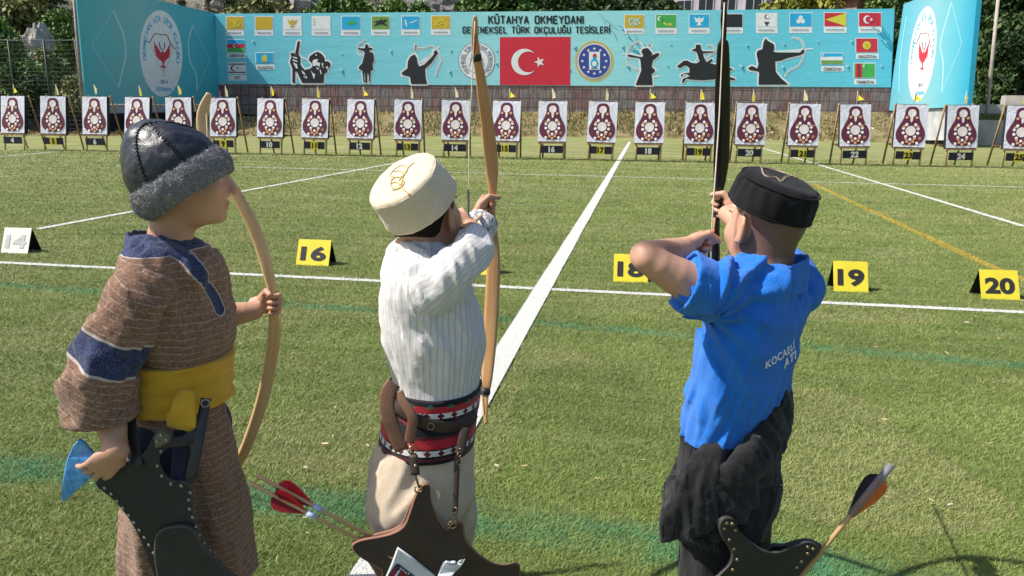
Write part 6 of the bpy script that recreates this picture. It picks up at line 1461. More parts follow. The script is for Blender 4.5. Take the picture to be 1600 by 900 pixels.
def sleeveB(rows, cutp, cutn, seed, speck=None):
    S = Field(); limb(S, rows, 0.012, 4); S.disp = lambda p: folds(p, (13, 13, 13), seed, 0.009) + folds_dir(p, nrm(RT0 * .6 - UPZ * .75), P(700, 430, 1.66), 0.030, 0.10, seed + 4, 0.013) + folds(p, (28, 28, 28), seed + 1, 0.003); S.shell = 0.009; S.open_at((cutp, 0.05)); S.I(half(cutp, cutn), 0.003)
    pp = [P(r[0], r[1], r[2]) for r in rows]; lo = np.min(pp, 0) - 0.09; hi = np.max(pp, 0) + 0.09; o, v, f = solid('sleeve', S, lo, hi, 0.0042, mt_shirt, shirt)
    best = np.full(len(v), 9.0); st = np.zeros(len(v))
    for a, b in zip(pp[:-1], pp[1:]):
        d = nrm(b - a); q = v - a; h = np.clip(q @ d, 0, np.linalg.norm(b - a)); r_ = q - h[:, None] * d; dist = np.linalg.norm(r_, axis=1); e1 = nrm(np.cross(d, FH + 0.2 * UPZ)); e2 = np.cross(d, e1)
        ang = np.arctan2(r_ @ e2, r_ @ e1); m_ = dist < best; best = np.where(m_, dist, best); st = np.where(m_, ang * 0.052, st)
    add_attr(o, 'stripe', st + 0.003 * noise3(v * 14, 2)); add_attr(o, 'speck', np.zeros(len(v)) if speck is None else speck(v)); return o
sleeveB([(636, 474, 1.765, .050), (660, 462, 1.70, .056), (690, 443, 1.672, .048), (715, 416, 1.672, .041), (737, 396, 1.695, .038), (742, 386, 1.735, .037), (739, 376, 1.79, .035)], P(744, 378, 1.79), nrm(FH * 0.9 - RT0 * 0.3 + UPZ * 0.25), 51)
sleeveB([(674, 450, 1.92, .052), (700, 422, 1.99, .050), (722, 392, 2.05, .046), (742, 366, 2.08, .042), (754, 347, 2.105, .039), (764, 333, 2.13, .036)], P(757, 343, 2.115), nrm(FH * 0.5 + UPZ * 0.6 + RT0 * 0.4), 61, lambda v: np.clip((v[:, 2] - P(742, 368, 2.08)[2]) * 60, 0, 1))
CB = Field(); CB.chain([(P(651, 412, 1.80), (.062, .068)), (P(648, 384, 1.80), (.058, .064))], 0.01, FB, 2); CB.shell = 0.009; CB.open_at((P(651, 392, 1.8), 0.2)); CB.I(half(P(651, 392, 1.80), nrm(UPZ * 0.95 + FB * 0.18)), 0.002); CB.I(half(P(652, 412, 1.8), -UPZ)); CB.disp = lambda p: folds(p, (30, 30, 30), 5, 0.003)
cb, cbv, cbf = solid('collar', CB, P(652, 400, 1.8) - .1, P(652, 400, 1.8) + .1, 0.0036, mt_shirt, shirt); add_attr(cb, 'stripe', np.arctan2((cbv - P(651, 400, 1.8)) @ LB, (cbv - P(651, 400, 1.8)) @ FB) * 0.09); add_attr(cb, 'speck', np.zeros(len(cbv)))
# woven sash
W = Field(); W.chain([(P(681, 584, 1.8), (mpx(72, 590, 1.8), .137)), (P(677, 615, 1.8), (mpx(72, 615, 1.8), .137)), (P(671, 655, 1.8), (mpx(72, 655, 1.8), .139)), (P(667, 700, 1.8), (mpx(74, 700, 1.8), .144)), (P(666, 730, 1.8), (mpx(75, 730, 1.8), .146))], 0.01, FB, 3)
ztop, zbot = P(679, 597, 1.8)[2], P(667, 690, 1.8)[2]
W.disp = lambda p: folds(p, (8, 8, 22), 71, 0.004); W.I(half(V(0, 0, ztop), UPZ), 0.003); W.I(half(V(0, 0, zbot), -UPZ), 0.003)
t = NT('woven_sash'); p = t.pos(); u = t.attr('u'); v_ = t.attr('v'); nz = t.noise(p, 260, 3, 0.7)
def tri(x, per): return t.math('ABSOLUTE', t.math('SUBTRACT', t.math('FRACT', t.math('DIVIDE', x, per)), 0.5))       # 0..0.5
K_, RD, WH, GR, DK = (0.012, 0.012, 0.016), (0.40, 0.022, 0.035), (0.62, 0.60, 0.60), (0.03, 0.13, 0.075), (0.10, 0.018, 0.024)
vv = t.math('ADD', v_, t.math('MULTIPLY', t.math('SUBTRACT', nz, 0.5), 0.02))
c = t.ramp(vv, [(0.0, K_), (0.07, DK), (0.11, K_), (0.15, WH), (0.235, K_), (0.26, RD), (0.40, DK), (0.46, K_), (0.60, K_), (0.64, DK), (0.68, K_), (0.735, WH), (0.82, RD), (0.925, K_)], 'CONSTANT')
pet = t.math('LESS_THAN', t.math('ADD', tri(u, 0.045), t.math('MULTIPLY', t.math('ABSOLUTE', t.math('SUBTRACT', vv, 0.885)), 4.5)), 0.34)
c = t.mix(t.math('MULTIPLY', pet, t.math('GREATER_THAN', vv, 0.90)), c, GR)
dm = t.math('LESS_THAN', t.math('ADD', t.math('SUBTRACT', 0.5, tri(u, 0.030)), t.math('MULTIPLY', t.math('ABSOLUTE', t.math('SUBTRACT', vv, 0.778)), 5.5)), 0.28); c = t.mix(dm, c, DK)
dm = t.math('LESS_THAN', t.math('ADD', t.math('SUBTRACT', 0.5, tri(u, 0.030)), t.math('MULTIPLY', t.math('ABSOLUTE', t.math('SUBTRACT', vv, 0.193)), 5.5)), 0.28); c = t.mix(dm, c, DK)
rs = t.math('LESS_THAN', t.math('ADD', tri(u, 0.040), t.math('MULTIPLY', t.math('ABSOLUTE', t.math('SUBTRACT', vv, 0.66)), 5.0)), 0.30); c = t.mix(t.math('MULTIPLY', rs, 0.8), c, (0.30, 0.02, 0.04))
rs = t.math('LESS_THAN', t.math('ADD', tri(u, 0.046), t.math('MULTIPLY', t.math('ABSOLUTE', t.math('SUBTRACT', vv, 0.33)), 3.4)), 0.36); c = t.mix(t.math('MULTIPLY', rs, 0.5), c, (0.52, 0.03, 0.05))
mt_sash = t.bsdf(c, 0.92, t.math('ADD', nz, t.noise(p, 90, 3)), 0.6, 0.002, 0.1, Sheen_Weight=0.2)
wsash, wv, wf = solid('sash', W, P(590, 735, 1.62) - .08, P(760, 575, 2.0) + .06, 0.0042, mt_sash, boyB)
rel = wv - P(674, 640, 1.8); add_attr(wsash, 'u', np.arctan2(rel @ LB, rel @ FB) * 0.125); add_attr(wsash, 'v', (wv[:, 2] - zbot) / (ztop - zbot)); bvW = bvh(wv, wf)
# belt of dark leather round the sash, its loose tan end and the loops
def band_on(bv, pts, wid, thick, name, mat, parent, off=0.003):
    q = onsurf(bv, pts, off); return strap(name, q, wid, thick, mat, parent)
belt = band_on(bvW, [(612, 618), (622, 634), (640, 648), (665, 660), (690, 666), (712, 664), (728, 656), (738, 644)], 0.030, 0.005, 'belt', L_BROWN, boyB, 0.004)
q0 = onsurf(bvW, [(673, 664)], 0.008)[0]; ring('buckle', q0, 0.008, 0.0016, q0 - P(674, 640, 1.8), BRASS, belt)
strap('belt_end', [P(616, 598, 1.655), P(606, 615, 1.645), P(605, 640, 1.638), P(613, 668, 1.634), P(628, 704, 1.632)], 0.034, 0.004, L_TAN, belt)
strap('belt_loop', [P(622, 612, 1.652), P(629, 628, 1.642), P(638, 640, 1.636), P(645, 655, 1.632), P(642, 675, 1.632), P(640, 692, 1.632)], 0.024, 0.005, L_TAN, belt)
# trousers
PN = Field(); PN.chain([(P(670, 664, 1.8), (mpx(58, 664, 1.8), .112)), (P(668, 692, 1.8), (mpx(63, 690, 1.8), .122)), (P(661, 722, 1.8), (mpx(76, 722, 1.8), .14)), (P(660, 752, 1.8), (mpx(79, 752, 1.8), .14))], 0.02, FB, 3)
PN.chain([(P(652, 745, 1.76), .100), (P(640, 790, 1.735), .098), (P(648, 838, 1.735), .084), (P(660, 880, 1.74), .062)], 0.02, None, 3); PN.chain([(P(678, 745, 1.86), .095), (P(690, 795, 1.87), .082), (P(694, 845, 1.87), .070), (P(692, 885, 1.87), .058)], 0.02, None, 3)
PN.disp = lambda p: folds(p, (6, 6, 5), 81, 0.014) + folds_dir(p, nrm(UPZ * .8 + RT0 * .45), P(640, 720, 1.7), 0.06, 0.30, 84, 0.015) + folds(p, (18, 18, 10), 82, 0.003); PN.I(half(P(668, 896, 1.8), -UPZ)); PN.I(half(P(668, 668, 1.8), UPZ))
CREAM = cloth('cream_cotton', (0.56, 0.45, 0.33), (0.62, 0.51, 0.39), 900, 0.9, 0.4)
solid('trousers', PN, P(570, 905, 1.62) - .1, P(760, 680, 2.0) + .1, 0.005, CREAM, boyB)
SOCK = cloth('white_sock', (0.6, 0.6, 0.6))
for sg in (-1, 1): shoe('shoe', hipB + LB * 0.065 * sg, FB, L_BROWN, boyB)
# cap
axB = nrm(0.80 * (-0.59 * RT + 0.81 * UP) - 0.60 * FW); cB = P(664, 320, 1.785) - fB * 0.012
H_ = Field(); H_.U(cyl(cB - axB * 0.004, axB, 0.100, 0.096, 0.014, 0.090)); H_.U(ell(cB + axB * 0.078, (0.080, 0.080, 0.020), np.stack([*frame(axB, UPZ)[0:1], frame(axB, UPZ)[2], axB], 1)), 0.008); H_.S(cyl(cB - axB * 0.02, axB, 0.088, 0.03, 0.01, 0.088))
H_.disp = lambda p: 0.003 * noise3(p * 22, 91) + 0.0018 * noise3(p * 60, 92)
CAPB = cloth('cream_felt', (0.66, 0.55, 0.40), (0.71, 0.60, 0.45), 1200, 0.95, 0.35, 0.3)
cap, cv, cf = solid('cap', H_, cB - .17, cB + .19, 0.0034, CAPB, boyB); bvc = bvh(cv, cf)
def ringpath(c, ax, r, n=40):
    a = nrm(np.cross(ax, V(.2, .3, 1))); b = np.cross(ax, a); return [c + (a * math.cos(x) + b * math.sin(x)) * r for x in np.linspace(0, 2 * math.pi, n + 1)]
mb = MB(); mb.tube(ringpath(cB + axB * 0.082, axB, 0.0885), 0.0022, 0, 6); mb.build('seam', CAPB, cap)
mb = MB(); mb.tube(ringpath(cB + axB * 0.011, axB, 0.0975), 0.0020, 0, 6); mb.build('seam', CAPB, cap)
GOLD = simple('gold_thread', (0.52, 0.36, 0.12), 0.5, 0.2, 200, 0.3, 900)
zb = lambda pts: [(540 + x / 2.647, 220 + y / 2.647) for x, y in pts]
for ln_ in ([(185, 140), (215, 110), (245, 105), (255, 125), (230, 150), (195, 150), (185, 140)], [(190, 165), (215, 150), (240, 165), (235, 190), (205, 200), (188, 185), (192, 160)], [(195, 205), (225, 195), (240, 150), (262, 110), (285, 92)], [(222, 182), (245, 205), (268, 224)], [(200, 130), (225, 125), (240, 140), (222, 165)], [(188, 178), (210, 172), (228, 182)], [(240, 205), (256, 214), (262, 226)]):
    q = onsurf(bvc, [tuple(x) for x in crom(zb(ln_), 5)], 0.0012)
    if len(q) > 2: mb = MB(); mb.tube(q, 0.0013, 0, 5); mb.build('embroidery', GOLD, cap)
# hair
Hr = Field(); Hr.U(ell(LhB(0, -0.016, 0.026), (0.077 * sB, 0.095 * sB, 0.088 * sB), MhB)); Hr.U(ell(LhB(0, -0.060, -0.035), (0.052 * sB, 0.034 * sB, 0.040 * sB), MhB), 0.02)
Hr.I(half(LhB(0, 0.045, 0.02), MhB @ np.array([0, 0.80, -0.35])), 0.006); Hr.I(half(LhB(0, -0.05, -0.046), MhB @ np.array([0, -0.30, -0.92])), 0.006)
Hr.C(ell(LhB(0.076, -0.004, -0.022), (0.03, 0.024, 0.034), MhB), 0.006); Hr.C(ell(LhB(-0.076, -0.004, -0.022), (0.03, 0.024, 0.034), MhB), 0.006); Hr.disp = lambda p: folds(p, (150, 150, 50), 9, 0.0035)
solid('hair', Hr, hB - 0.15, hB + 0.15, 0.0036, HAIR, boyB)
# ================================================================== right archer: blue shirt, black cap
DC = 1.70
FC = nrm(-RT0 * 0.78 + FH * 0.62); LC = np.cross(UPZ, FC)
rowsC = [(1198, 424, 1.7, 46.0, 0.0736), (1192, 440, 1.7, 55.2, 0.1122), (1185, 460, 1.7, 62.6, 0.1398), (1180, 500, 1.7, 66.2, 0.149), (1168, 545, 1.7, 68.1, 0.1518), (1153, 600, 1.7, 67.2, 0.1472), (1138, 650, 1.7, 58.9, 0.1306), (1130, 700, 1.7, 55.2, 0.1196)]
armCl = [(1122, 455, 1.60, .055), (1080, 443, 1.575, .045), (1010, 403, 1.555, .0305), (1020, 399, 1.585, .032), (1044, 394, 1.64, .030), (1070, 388, 1.70, .0245)]
armCr = [(1245, 455, 1.80, .055), (1225, 420, 1.88, .042), (1185, 375, 1.95, .036), (1160, 352, 2.0, .032), (1135, 334, 2.06, .0225)]
hC = P(1195, 356, DC); fC = nrm(-RT0 * 0.42 + FH * 0.90 + UPZ * 0.02); uC = nrm(UPZ + RT0 * 0.20 - FH * 0.12); sC = 0.935
boyC = person(P(1138, 720, DC), 'boy in a bright blue shirt and black flat cap drawing a black bow')
F = Field(); LhC, MhC = add_head(F, hC, fC, uC, sC)
F.U(cone(hC - UPZ * 0.04 - fC * 0.022, P(1196, 415, DC), 0.052, 0.056), 0.025)
F.chain([(P(1196, 425, DC), (.055, .075)), (P(1190, 455, DC), (.07, .125)), (P(1184, 500, DC), (.085, .13)), (P(1160, 600, DC), (.085, .115)), (P(1136, 700, DC), (.09, .11))], 0.03, FC, 3)
limb(F, armCl, 0.02); limb(F, armCr, 0.02)
hipC = P(1138, 720, DC)
for sg in (-1, 1):
    h0 = hipC + LC * 0.065 * sg; kn = V(h0[0], h0[1], 0.35) + FC * 0.02; an = V(h0[0], h0[1], 0.07)
    F.chain([(h0, .072), ((h0 + kn) / 2, .060), (kn, .046), ((kn + an) / 2, .042), (an, .030)], 0.02, None, 2)
# draw hand at the chin, seen over its back; bow hand away from us
pC = nrm(RT0 * 0.58 + FH * 0.80 + UPZ * 0.02); sdC = nrm(UPZ * 0.85 - FH * 0.27 + RT0 * 0.42)
sdC = nrm(sdC - pC * (sdC @ pC)); nC = np.cross(pC, sdC)
add_hand(F, P(1070, 386, 1.70), pC, nC, True, [(58, 88, 50), (66, 88, 50), (72, 85, 50), (76, 85, 50)], (0.45, 0.45), 1.04)
gripC = P(1119, 322, 2.12); pg = nrm(FH * 0.86 - RT0 * 0.28 + UPZ * 0.18)
add_hand(F, gripC - pg * 0.052 + RT0 * 0.028, pg, -RT0, False, [(50, 85, 50), (58, 85, 50), (64, 85, 50), (70, 85, 50)], (0.6, 0.5), 1.02)
lo = np.minimum(P(995, 905, 1.5) - 0.12, hipC + V(-.3, -.3, 9)); hi = np.maximum(P(1290, 250, 2.15) + 0.12, hipC + V(.3, .3, -9)); lo[2] = 0.02
def stub(q):
    r_ = np.clip((q[:, 2] + 0.090 + 0.25 * np.clip(q[:, 1] + 0.02, 0, 1) - 0.6 * np.clip(q[:, 1], 0, 1)) / 0.035, 0, 1); back = np.clip((0.035 - q[:, 1]) / 0.02, 0, 1); ear = np.clip((np.sqrt(((np.abs(q[:, 0]) - 0.080) / 0.020) ** 2 + ((q[:, 1] + 0.004) / 0.026) ** 2 + ((q[:, 2] + 0.008) / 0.040) ** 2) - 1.0) * 4, 0, 1)
    return r_ * back * ear * 0.93 * np.clip((0.2 - q[:, 2]) * 20, 0, 1)
solid('body', F, lo, hi, 0.0034, SKIN, boyC, {'skin': skin_attr(LhC, MhC, hC, sC, (0.58, 0.33, 0.225), stub)}, 1)
# shirt
t = NT('blue_cotton'); p = t.pos(); n1 = t.noise(p, 24, 4, 0.6); n2 = t.noise(t.scale(p, (260, 260, 60)), 1.0, 3, 0.7); n3 = t.noise(p, 800, 2)
c = t.ramp(n1, [(0.3, (0.010, 0.160, 0.64)), (0.7, (0.018, 0.220, 0.80))]); c = t.mix(t.math('MULTIPLY', n2, 0.25), c, (0.008, 0.10, 0.44))
mt_blue = t.bsdf(c, 0.85, t.math('ADD', n3, t.math('MULTIPLY', n2, 1.3)), 0.8, 0.003, 0.12, Sheen_Weight=0.2)
T = Field(); torso_chain(T, rowsC, FC, 0.02)
T.U(cone(P(1128, 455, 1.61), P(1098, 450, 1.585), .062, .064), 0.035); T.U(cone(P(1244, 452, 1.80), P(1228, 425, 1.87), .060, .054), 0.035)
LETC = P(1222, 556, 1.60)
def dC(p):
    q = p - P(1095, 490, 1.60); rr = np.sqrt((q * q).sum(1)); an = np.arctan2(q[:, 2], q @ RT0)
    drag = np.sin(an * 15 + 5 * noise3(p * 7, 3)) * np.exp(-((rr - 0.16) / 0.15) ** 2)
    low = np.clip((P(0, 560, DC)[2] - p[:, 2]) * 7, 0, 1); xx = (p - hipC) @ RT0
    return (folds(p, (10, 10, 6), 101, 0.011) + 0.007 * drag + folds_dir(p, nrm(UPZ * .75 + RT0 * .35), hipC, 0.034, 0.22, 104, 0.024) * (0.35 + 0.65 * low) + folds(p, (26, 26, 14), 102, 0.003)) * (1 - 0.85 * np.exp(-(((p - LETC) ** 2).sum(1) / 0.0075)))
T.disp = dC; T.shell = 0.009; T.open_at((P(1204, 405, DC), 0.09), (P(1138, 680, DC), 0.12)); T.I(half(P(1138, 668, DC), nrm(-UPZ + RT0 * 0.10)), 0.003); T.C(cone(P(1202, 412, DC), P(1206, 340, DC), .066, .095), 0.004)
shirt, cv_, cf_ = solid('shirt', T, P(1050, 700, 1.55) - .12, P(1280, 390, 1.9) + .10, 0.0042, mt_blue, boyC); bvS = bvh(cv_, cf_)
S = Field(); limb(S, [(1140, 458, 1.625, .050), (1110, 456, 1.595, .061), (1085, 446, 1.58, .063), (1050, 430, 1.565, .065)], 0.012, 4); S.disp = lambda p: folds(p, (14, 14, 14), 111, 0.008) + folds(p, (28, 28, 28), 112, 0.003); S.shell = 0.009; S.open_at((P(1069, 443, 1.572), 0.08)); S.I(half(P(1069, 443, 1.572), nrm(-RT0 * 0.93 + UPZ * 0.28 - FH * 0.08)), 0.003)
solid('sleeve', S, P(1040, 520, 1.55) - .09, P(1150, 400, 1.65) + .09, 0.0042, mt_blue, shirt)
S = Field(); limb(S, [(1250, 456, 1.79, .055), (1238, 430, 1.85, .058), (1215, 410, 1.91, .056)], 0.012, 4); S.shell = 0.009; S.open_at((P(1220, 412, 1.90), 0.07)); S.I(half(P(1220, 412, 1.90), nrm(-RT0 * 0.5 + UPZ * 0.4 + FH * 0.7)), 0.003); solid('sleeve', S, P(1200, 480, 1.75) - .09, P(1270, 390, 1.95) + .09, 0.005, mt_blue, shirt)
CB = Field(); ccn = P(1206, 418, DC); CB.chain([(P(1202, 446, DC), (.080, .100)), (P(1205, 425, DC), (.078, .096)), (P(1208, 396, DC), (.076, .092))], 0.01, FC, 2); CB.shell = 0.009; CB.open_at((ccn, 0.3)); CB.I(half(P(1206, 412, DC), nrm(UPZ * 0.95 - RT0 * 0.13 + FC * 0.16)), 0.002); CB.I(half(P(1200, 450, DC), -UPZ)); CB.disp = lambda p: folds(p, (26, 26, 26), 5, 0.004)
solid('collar', CB, ccn - .13, ccn + .13, 0.0038, mt_blue, shirt)
# words on the back
e0 = onsurf(bvS, [(1199, 572), (1220, 556), (1243, 538)], 0.0)
if len(e0) == 3:
    o0 = e0[1]; uu = nrm(e0[2] - e0[0]); nb = -FC * 0.8 + RT0 * 0.25; nb = nrm(nb - uu * (nb @ uu)); vv2 = np.cross(nb, uu)
    if vv2 @ UPZ < 0: vv2 = -vv2
    WHT = simple('shirt_print', (0.72, 0.76, 0.82), 0.7, 0.1, 60, 0.2)
    for txt, du, dv, h, w_ in (('KOCAELİ', 0.004, 0.004, 0.018, 0.104), ('ATI', 0.032, -0.026, 0.024, 0.052)):
        v2, f2 = text2d(txt, 0.03, 1.1, h, w_); mb = MB(); pts = []; ok = True
        for a, b in v2:
            q = cast(bvS, o0 + uu * (a + du) + vv2 * (b + dv - 0.5 * (a + du) ** 2) + nb * 0.12, -nb, 0.0015)
            if q is None: ok = False; break
            pts.append(q)
        if ok: mb.add(pts, [tuple(x) for x in f2]); mb.build('lettering', WHT, shirt)
# black trousers, jacket tied round the hips
BLK = cloth('black_cloth', (0.012, 0.012, 0.014), (0.017, 0.017, 0.019), 700, 0.92, 0.6, 0.1); BLK2 = cloth('black_jersey', (0.016, 0.016, 0.018), (0.022, 0.022, 0.024), 420, 0.95, 0.8, 0.15)
PN = Field(); PN.chain([(P(1137, 672, DC), (mpx(62, 672, DC), .136)), (P(1138, 720, DC), (mpx(70, 720, DC), .145)), (P(1140, 770, DC), (mpx(72, 770, DC), .150))], 0.02, FC, 3)
for sg in (-1, 1):
    h0 = P(1140, 770, DC) + LC * 0.062 * sg; PN.chain([(h0, .090), (V(h0[0], h0[1], 0.32), .082), (V(h0[0], h0[1], 0.10), .070)], 0.02, None, 3)
PN.disp = lambda p: folds(p, (15, 15, 8), 121, 0.010); PN.I(half(V(0, 0, 0.10), -UPZ)); PN.I(half(P(1137, 668, DC), UPZ), 0.003)
solid('trousers', PN, hipC - V(.26, .26, .8), hipC + V(.26, .26, .16), 0.006, BLK, boyC)
for sg in (-1, 1): shoe('shoe', hipC + LC * 0.065 * sg, FC, L_BLACK, boyC)
WB = Field(); WB.chain([(P(1137, 668, DC), (mpx(66, 672, DC), .142)), (P(1137, 700, DC), (mpx(67, 700, DC), .145))], 0.01, FC, 2); WB.disp = lambda p: 0.0025 * np.sin(np.arctan2((p - hipC) @ LC, (p - hipC) @ FC) * 95);  WB.I(half(P(1137, 676, DC), UPZ), 0.004); WB.I(half(P(1137, 698, DC), -UPZ), 0.004)
solid('waistband', WB, hipC - V(.25, .25, .05), hipC + V(.25, .25, .18), 0.0045, BLK, boyC)
J = Field()
th = np.linspace(0, 2 * math.pi, 25); pts = []
for a in th:
    rr_ = V(math.cos(a), math.sin(a)); q = P(1136, 718, DC) + FC * rr_[0] * 0.105 + LC * rr_[1] * 0.160 + UPZ * (0.012 * math.sin(2 * a + 0.6) + 0.030 * ((FC * rr_[0] + LC * rr_[1]) @ RT0) / 0.2 * 0.8)
    pts.append(q)
for a, b in zip(pts[:-1], pts[1:]): J.U(econe(a, b, (.066, .022), (.066, .022), UPZ), 0.006)
J.disp = lambda p: folds_dir(p, nrm(RT0 * .8 - UPZ * .55), hipC, 0.034, 0.18, 131, 0.015) + folds(p, (24, 24, 28), 132, 0.006)
jk, jv, jf = solid('tied_jacket', J, hipC - V(.30, .30, .14), hipC + V(.30, .30, .16), 0.0045, BLK2, boyC)
JS = Field(); JS.chain([(P(1132, 676, 1.655), (.018, .014)), (P(1122, 694, 1.600), (.024, .014)), (P(1111, 715, 1.572), (.032, .014)), (P(1099, 742, 1.552), (.044, .014)), (P(1087, 772, 1.538), (.051, .013)), (P(1076, 808, 1.532), (.056, .012)), (P(1070, 846, 1.530), (.056, .013)), (P(1068, 870, 1.530), (.055, .012))], 0.01, RT0, 4); JS.disp = lambda p: folds(p, (30, 30, 6), 141, 0.009) + folds(p, (60, 60, 30), 142, 0.003)
JS.I(half(P(1072, 838, 1.53), nrm(-UPZ - RT0 * -0.30)), 0.003)
solid('jacket_sleeve', JS, P(1020, 880, 1.53) - .05, P(1150, 690, 1.60) + .07, 0.004, BLK2, jk)
rr = random.Random(4); mb = MB()
for i in range(46):
    x = 1032 + i * 1.95; y = 822 + (x - 1032) * 0.36 + rr.uniform(-2, 2); q = P(x, y, 1.528 + rr.uniform(-.008, .012)); mb.tube([q + UPZ * 0.008, q - UPZ * 0.006 + RT0 * rr.uniform(-.003, .003), q - UPZ * rr.uniform(.012, .024) + RT0 * rr.uniform(-.006, .006)], 0.0009, 0, 4)
tag(mb.build('fringe', BLK2, jk), kind='stuff')
# cap
axC = nrm(0.90 * (0.29 * RT + 0.957 * UP) - 0.44 * FW); cC = P(1192, 334, DC) - fC * 0.012
H_ = Field(); H_.U(cyl(cC, axC, 0.0965, 0.087, 0.026, 0.089)); H_.S(cyl(cC - axC * 0.02, axC, 0.088, 0.040, 0.01, 0.086))
def dcap(p):
    q = p - cC; h = q @ axC; a = np.arctan2(q @ np.cross(axC, RT0), q @ RT0); side = np.clip((0.086 - h) * 40, 0, 1)
    return 0.006 * noise3(p * 17, 151) + 0.0022 * side * np.sin(a * 16 + 3 * noise3(p * 12, 3)) * np.clip(h / 0.09, 0, 1)
H_.disp = dcap
CAPC = cloth('black_felt', (0.009, 0.009, 0.011), (0.013, 0.013, 0.015), 1100, 0.95, 0.35, 0.06)
cap, cv, cf = solid('cap', H_, cC - .17, cC + .19, 0.0034, CAPC, boyC); bvc = bvh(cv, cf)
mb = MB(); mb.tube(ringpath(cC + axC * 0.076, axC, 0.0880), 0.0022, 0, 6); mb.build('seam', CAPC, cap)
mb = MB(); mb.tube(ringpath(cC + axC * 0.016, axC, 0.0952), 0.0018, 0, 6); mb.build('seam', CAPC, cap)
THR = simple('tan_thread', (0.36, 0.29, 0.20), 0.6, 0.2, 200, 0.3, 900)
for k_ in (0, 1):
    q = onsurf(bvc, [(x + 1.5 * k_, y + 1.6 * k_) for x, y in crom([(1189, 262), (1192, 272), (1200, 276), (1212, 277), (1219, 283), (1226, 277), (1236, 274), (1245, 277), (1240, 269), (1230, 267), (1224, 262), (1212, 264), (1204, 260), (1189, 262)], 3)], 0.001)
    if len(q) > 3: mb = MB(); mb.tube(q, 0.0011, 0, 5); mb.build('embroidery', THR, cap)
# ================================================================== bows, arrows, quivers, cards, number signs
BOWW = wood_mat('pale_bow_wood', (0.58, 0.36, 0.165), (0.72, 0.49, 0.25)); BOWW2 = wood_mat('honey_bow_wood', (0.47, 0.245, 0.095), (0.61, 0.36, 0.16)); BOWK = wood_mat('black_bow', (0.008, 0.007, 0.007), (0.018, 0.014, 0.012), 0.16)
CORD = simple('pale_bowstring', (0.60, 0.53, 0.36), 0.7, 0.1, 80, 0); CORDK = simple('dark_serving', (0.02, 0.02, 0.022), 0.7, 0.1, 80, 0); CORDR = simple('red_cord', (0.50, 0.05, 0.05), 0.7, 0.1, 80, 0)
def tubeobj(name, pts, r, mat, parent, n=6): mb = MB(); mb.tube(pts, r, 0, n); return mb.build(name, mat, parent)
# --- left bow
bA = empty('bow', gripA); tag(bA, 'undrawn pale wooden bow held upright by the boy in the brown tunic', 'bow')
ptsA = [(327, 146), (320, 165), (316, 185), (318, 208), (330, 240), (350, 275), (370, 306), (392, 345), (408, 385), (419, 425), (425, 455), (428, 490), (429, 520), (424, 560), (414, 610), (401, 655), (385, 698), (372, 724), (362, 748), (356, 765)]
hw = [.007, .013, .0145, .0145, .015, .0155, .016, .0165, .017, .0155, .012, .0135, .0175, .018, .018, .017, .016, .014, .010, .006]
bow_limb('limbs', [P(x, y, 2.02 + 0.02 * abs(y - 478) / 300) for x, y in ptsA], hw, [.006] * 3 + [.008] * 6 + [.011] * 3 + [.008] * 5 + [.006] * 3, BOWW, bA, nrm(-FH + RT0 * 0.35))
tubeobj('bowstring', [P(322, 176, 2.035), P(331, 360, 2.02), P(334, 440, 2.02), P(366, 738, 2.04)], 0.0012, CORD, bA); tubeobj('string_serving', [P(333.6, 425, 2.019), P(336, 462, 2.019)], 0.002, CORDK, bA)
# --- middle bow
bB = empty('bow', gripB); tag(bB, 'honey coloured wooden bow with dark bindings, drawn by the boy in the white shirt', 'bow')
ptsB = [(743, 25, 1.99), (742.5, 34, 1.995), (742, 60, 2.01), (745, 88, 2.035), (750, 115, 2.06), (755, 150, 2.09), (761, 190, 2.12), (766, 235, 2.15), (769, 270, 2.17), (769.5, 300, 2.183), (769, 325, 2.185), (769.5, 350, 2.185), (770.5, 385, 2.178), (771, 420, 2.165), (769, 465, 2.145), (766.5, 510, 2.12), (763, 560, 2.08), (759.5, 600, 2.04), (758, 614, 2.03), (758, 640, 2.005), (759, 663, 1.985)]
hB_ = [2.2, 4.2, 5.4, 6.6, 7.6, 9.0, 10, 10.8, 9.4, 6.4, 5.2, 6.4, 9.6, 10.8, 11.4, 11.2, 10.4, 8.6, 6.2, 4.2, 2.2]
bow_limb('limbs', [P(*q) for q in ptsB], [mpx(h, q[1], q[2]) for h, q in zip(hB_, ptsB)], [.004] * 3 + [.007] * 6 + [.013] * 3 + [.007] * 6 + [.005] * 3, BOWW2, bB, nrm(-FH))
def wrapb(q0, q1, r, t_, mat, parent):
    mb = MB(); mb.tube([q0, (q0 + q1) / 2, q1], [r * 0.95, r, r * 0.95], 0, 12, True, True, [t_] * 3, nrm(np.cross(q1 - q0, FH))); return mb.build('binding', mat, parent)
wrapb(P(744, 84, 2.032), P(745.5, 94, 2.04), mpx(8.0, 88, 2.03), .0105, L_BLACK, bB); wrapb(P(759, 607, 2.035), P(758, 617, 2.025), mpx(7.8, 612, 2.03), .0085, L_BLACK, bB)
nB = P(733, 356, 1.90)
tubeobj('bowstring', [P(742, 33, 1.985), P(740.5, 60, 1.985), P(738, 118, 1.975), P(733, 220, 1.945), nB, P(741, 470, 1.94), P(752, 590, 1.985), P(757.5, 648, 1.99)], 0.0014, CORD, bB)
tubeobj('string_serving', [P(731.2, 296, 1.920), nB, P(736.5, 420, 1.925)], 0.0023, CORDK, bB); tubeobj('string_loop', [P(746, 40, 2.0), P(743.5, 66, 2.005), P(741, 84, 1.99)], 0.0015, CORDR, bB); tubeobj('string_loop', [P(739.5, 38, 2.0), P(741.5, 62, 2.003), P(741, 84, 1.99)], 0.0015, CORDR, bB)
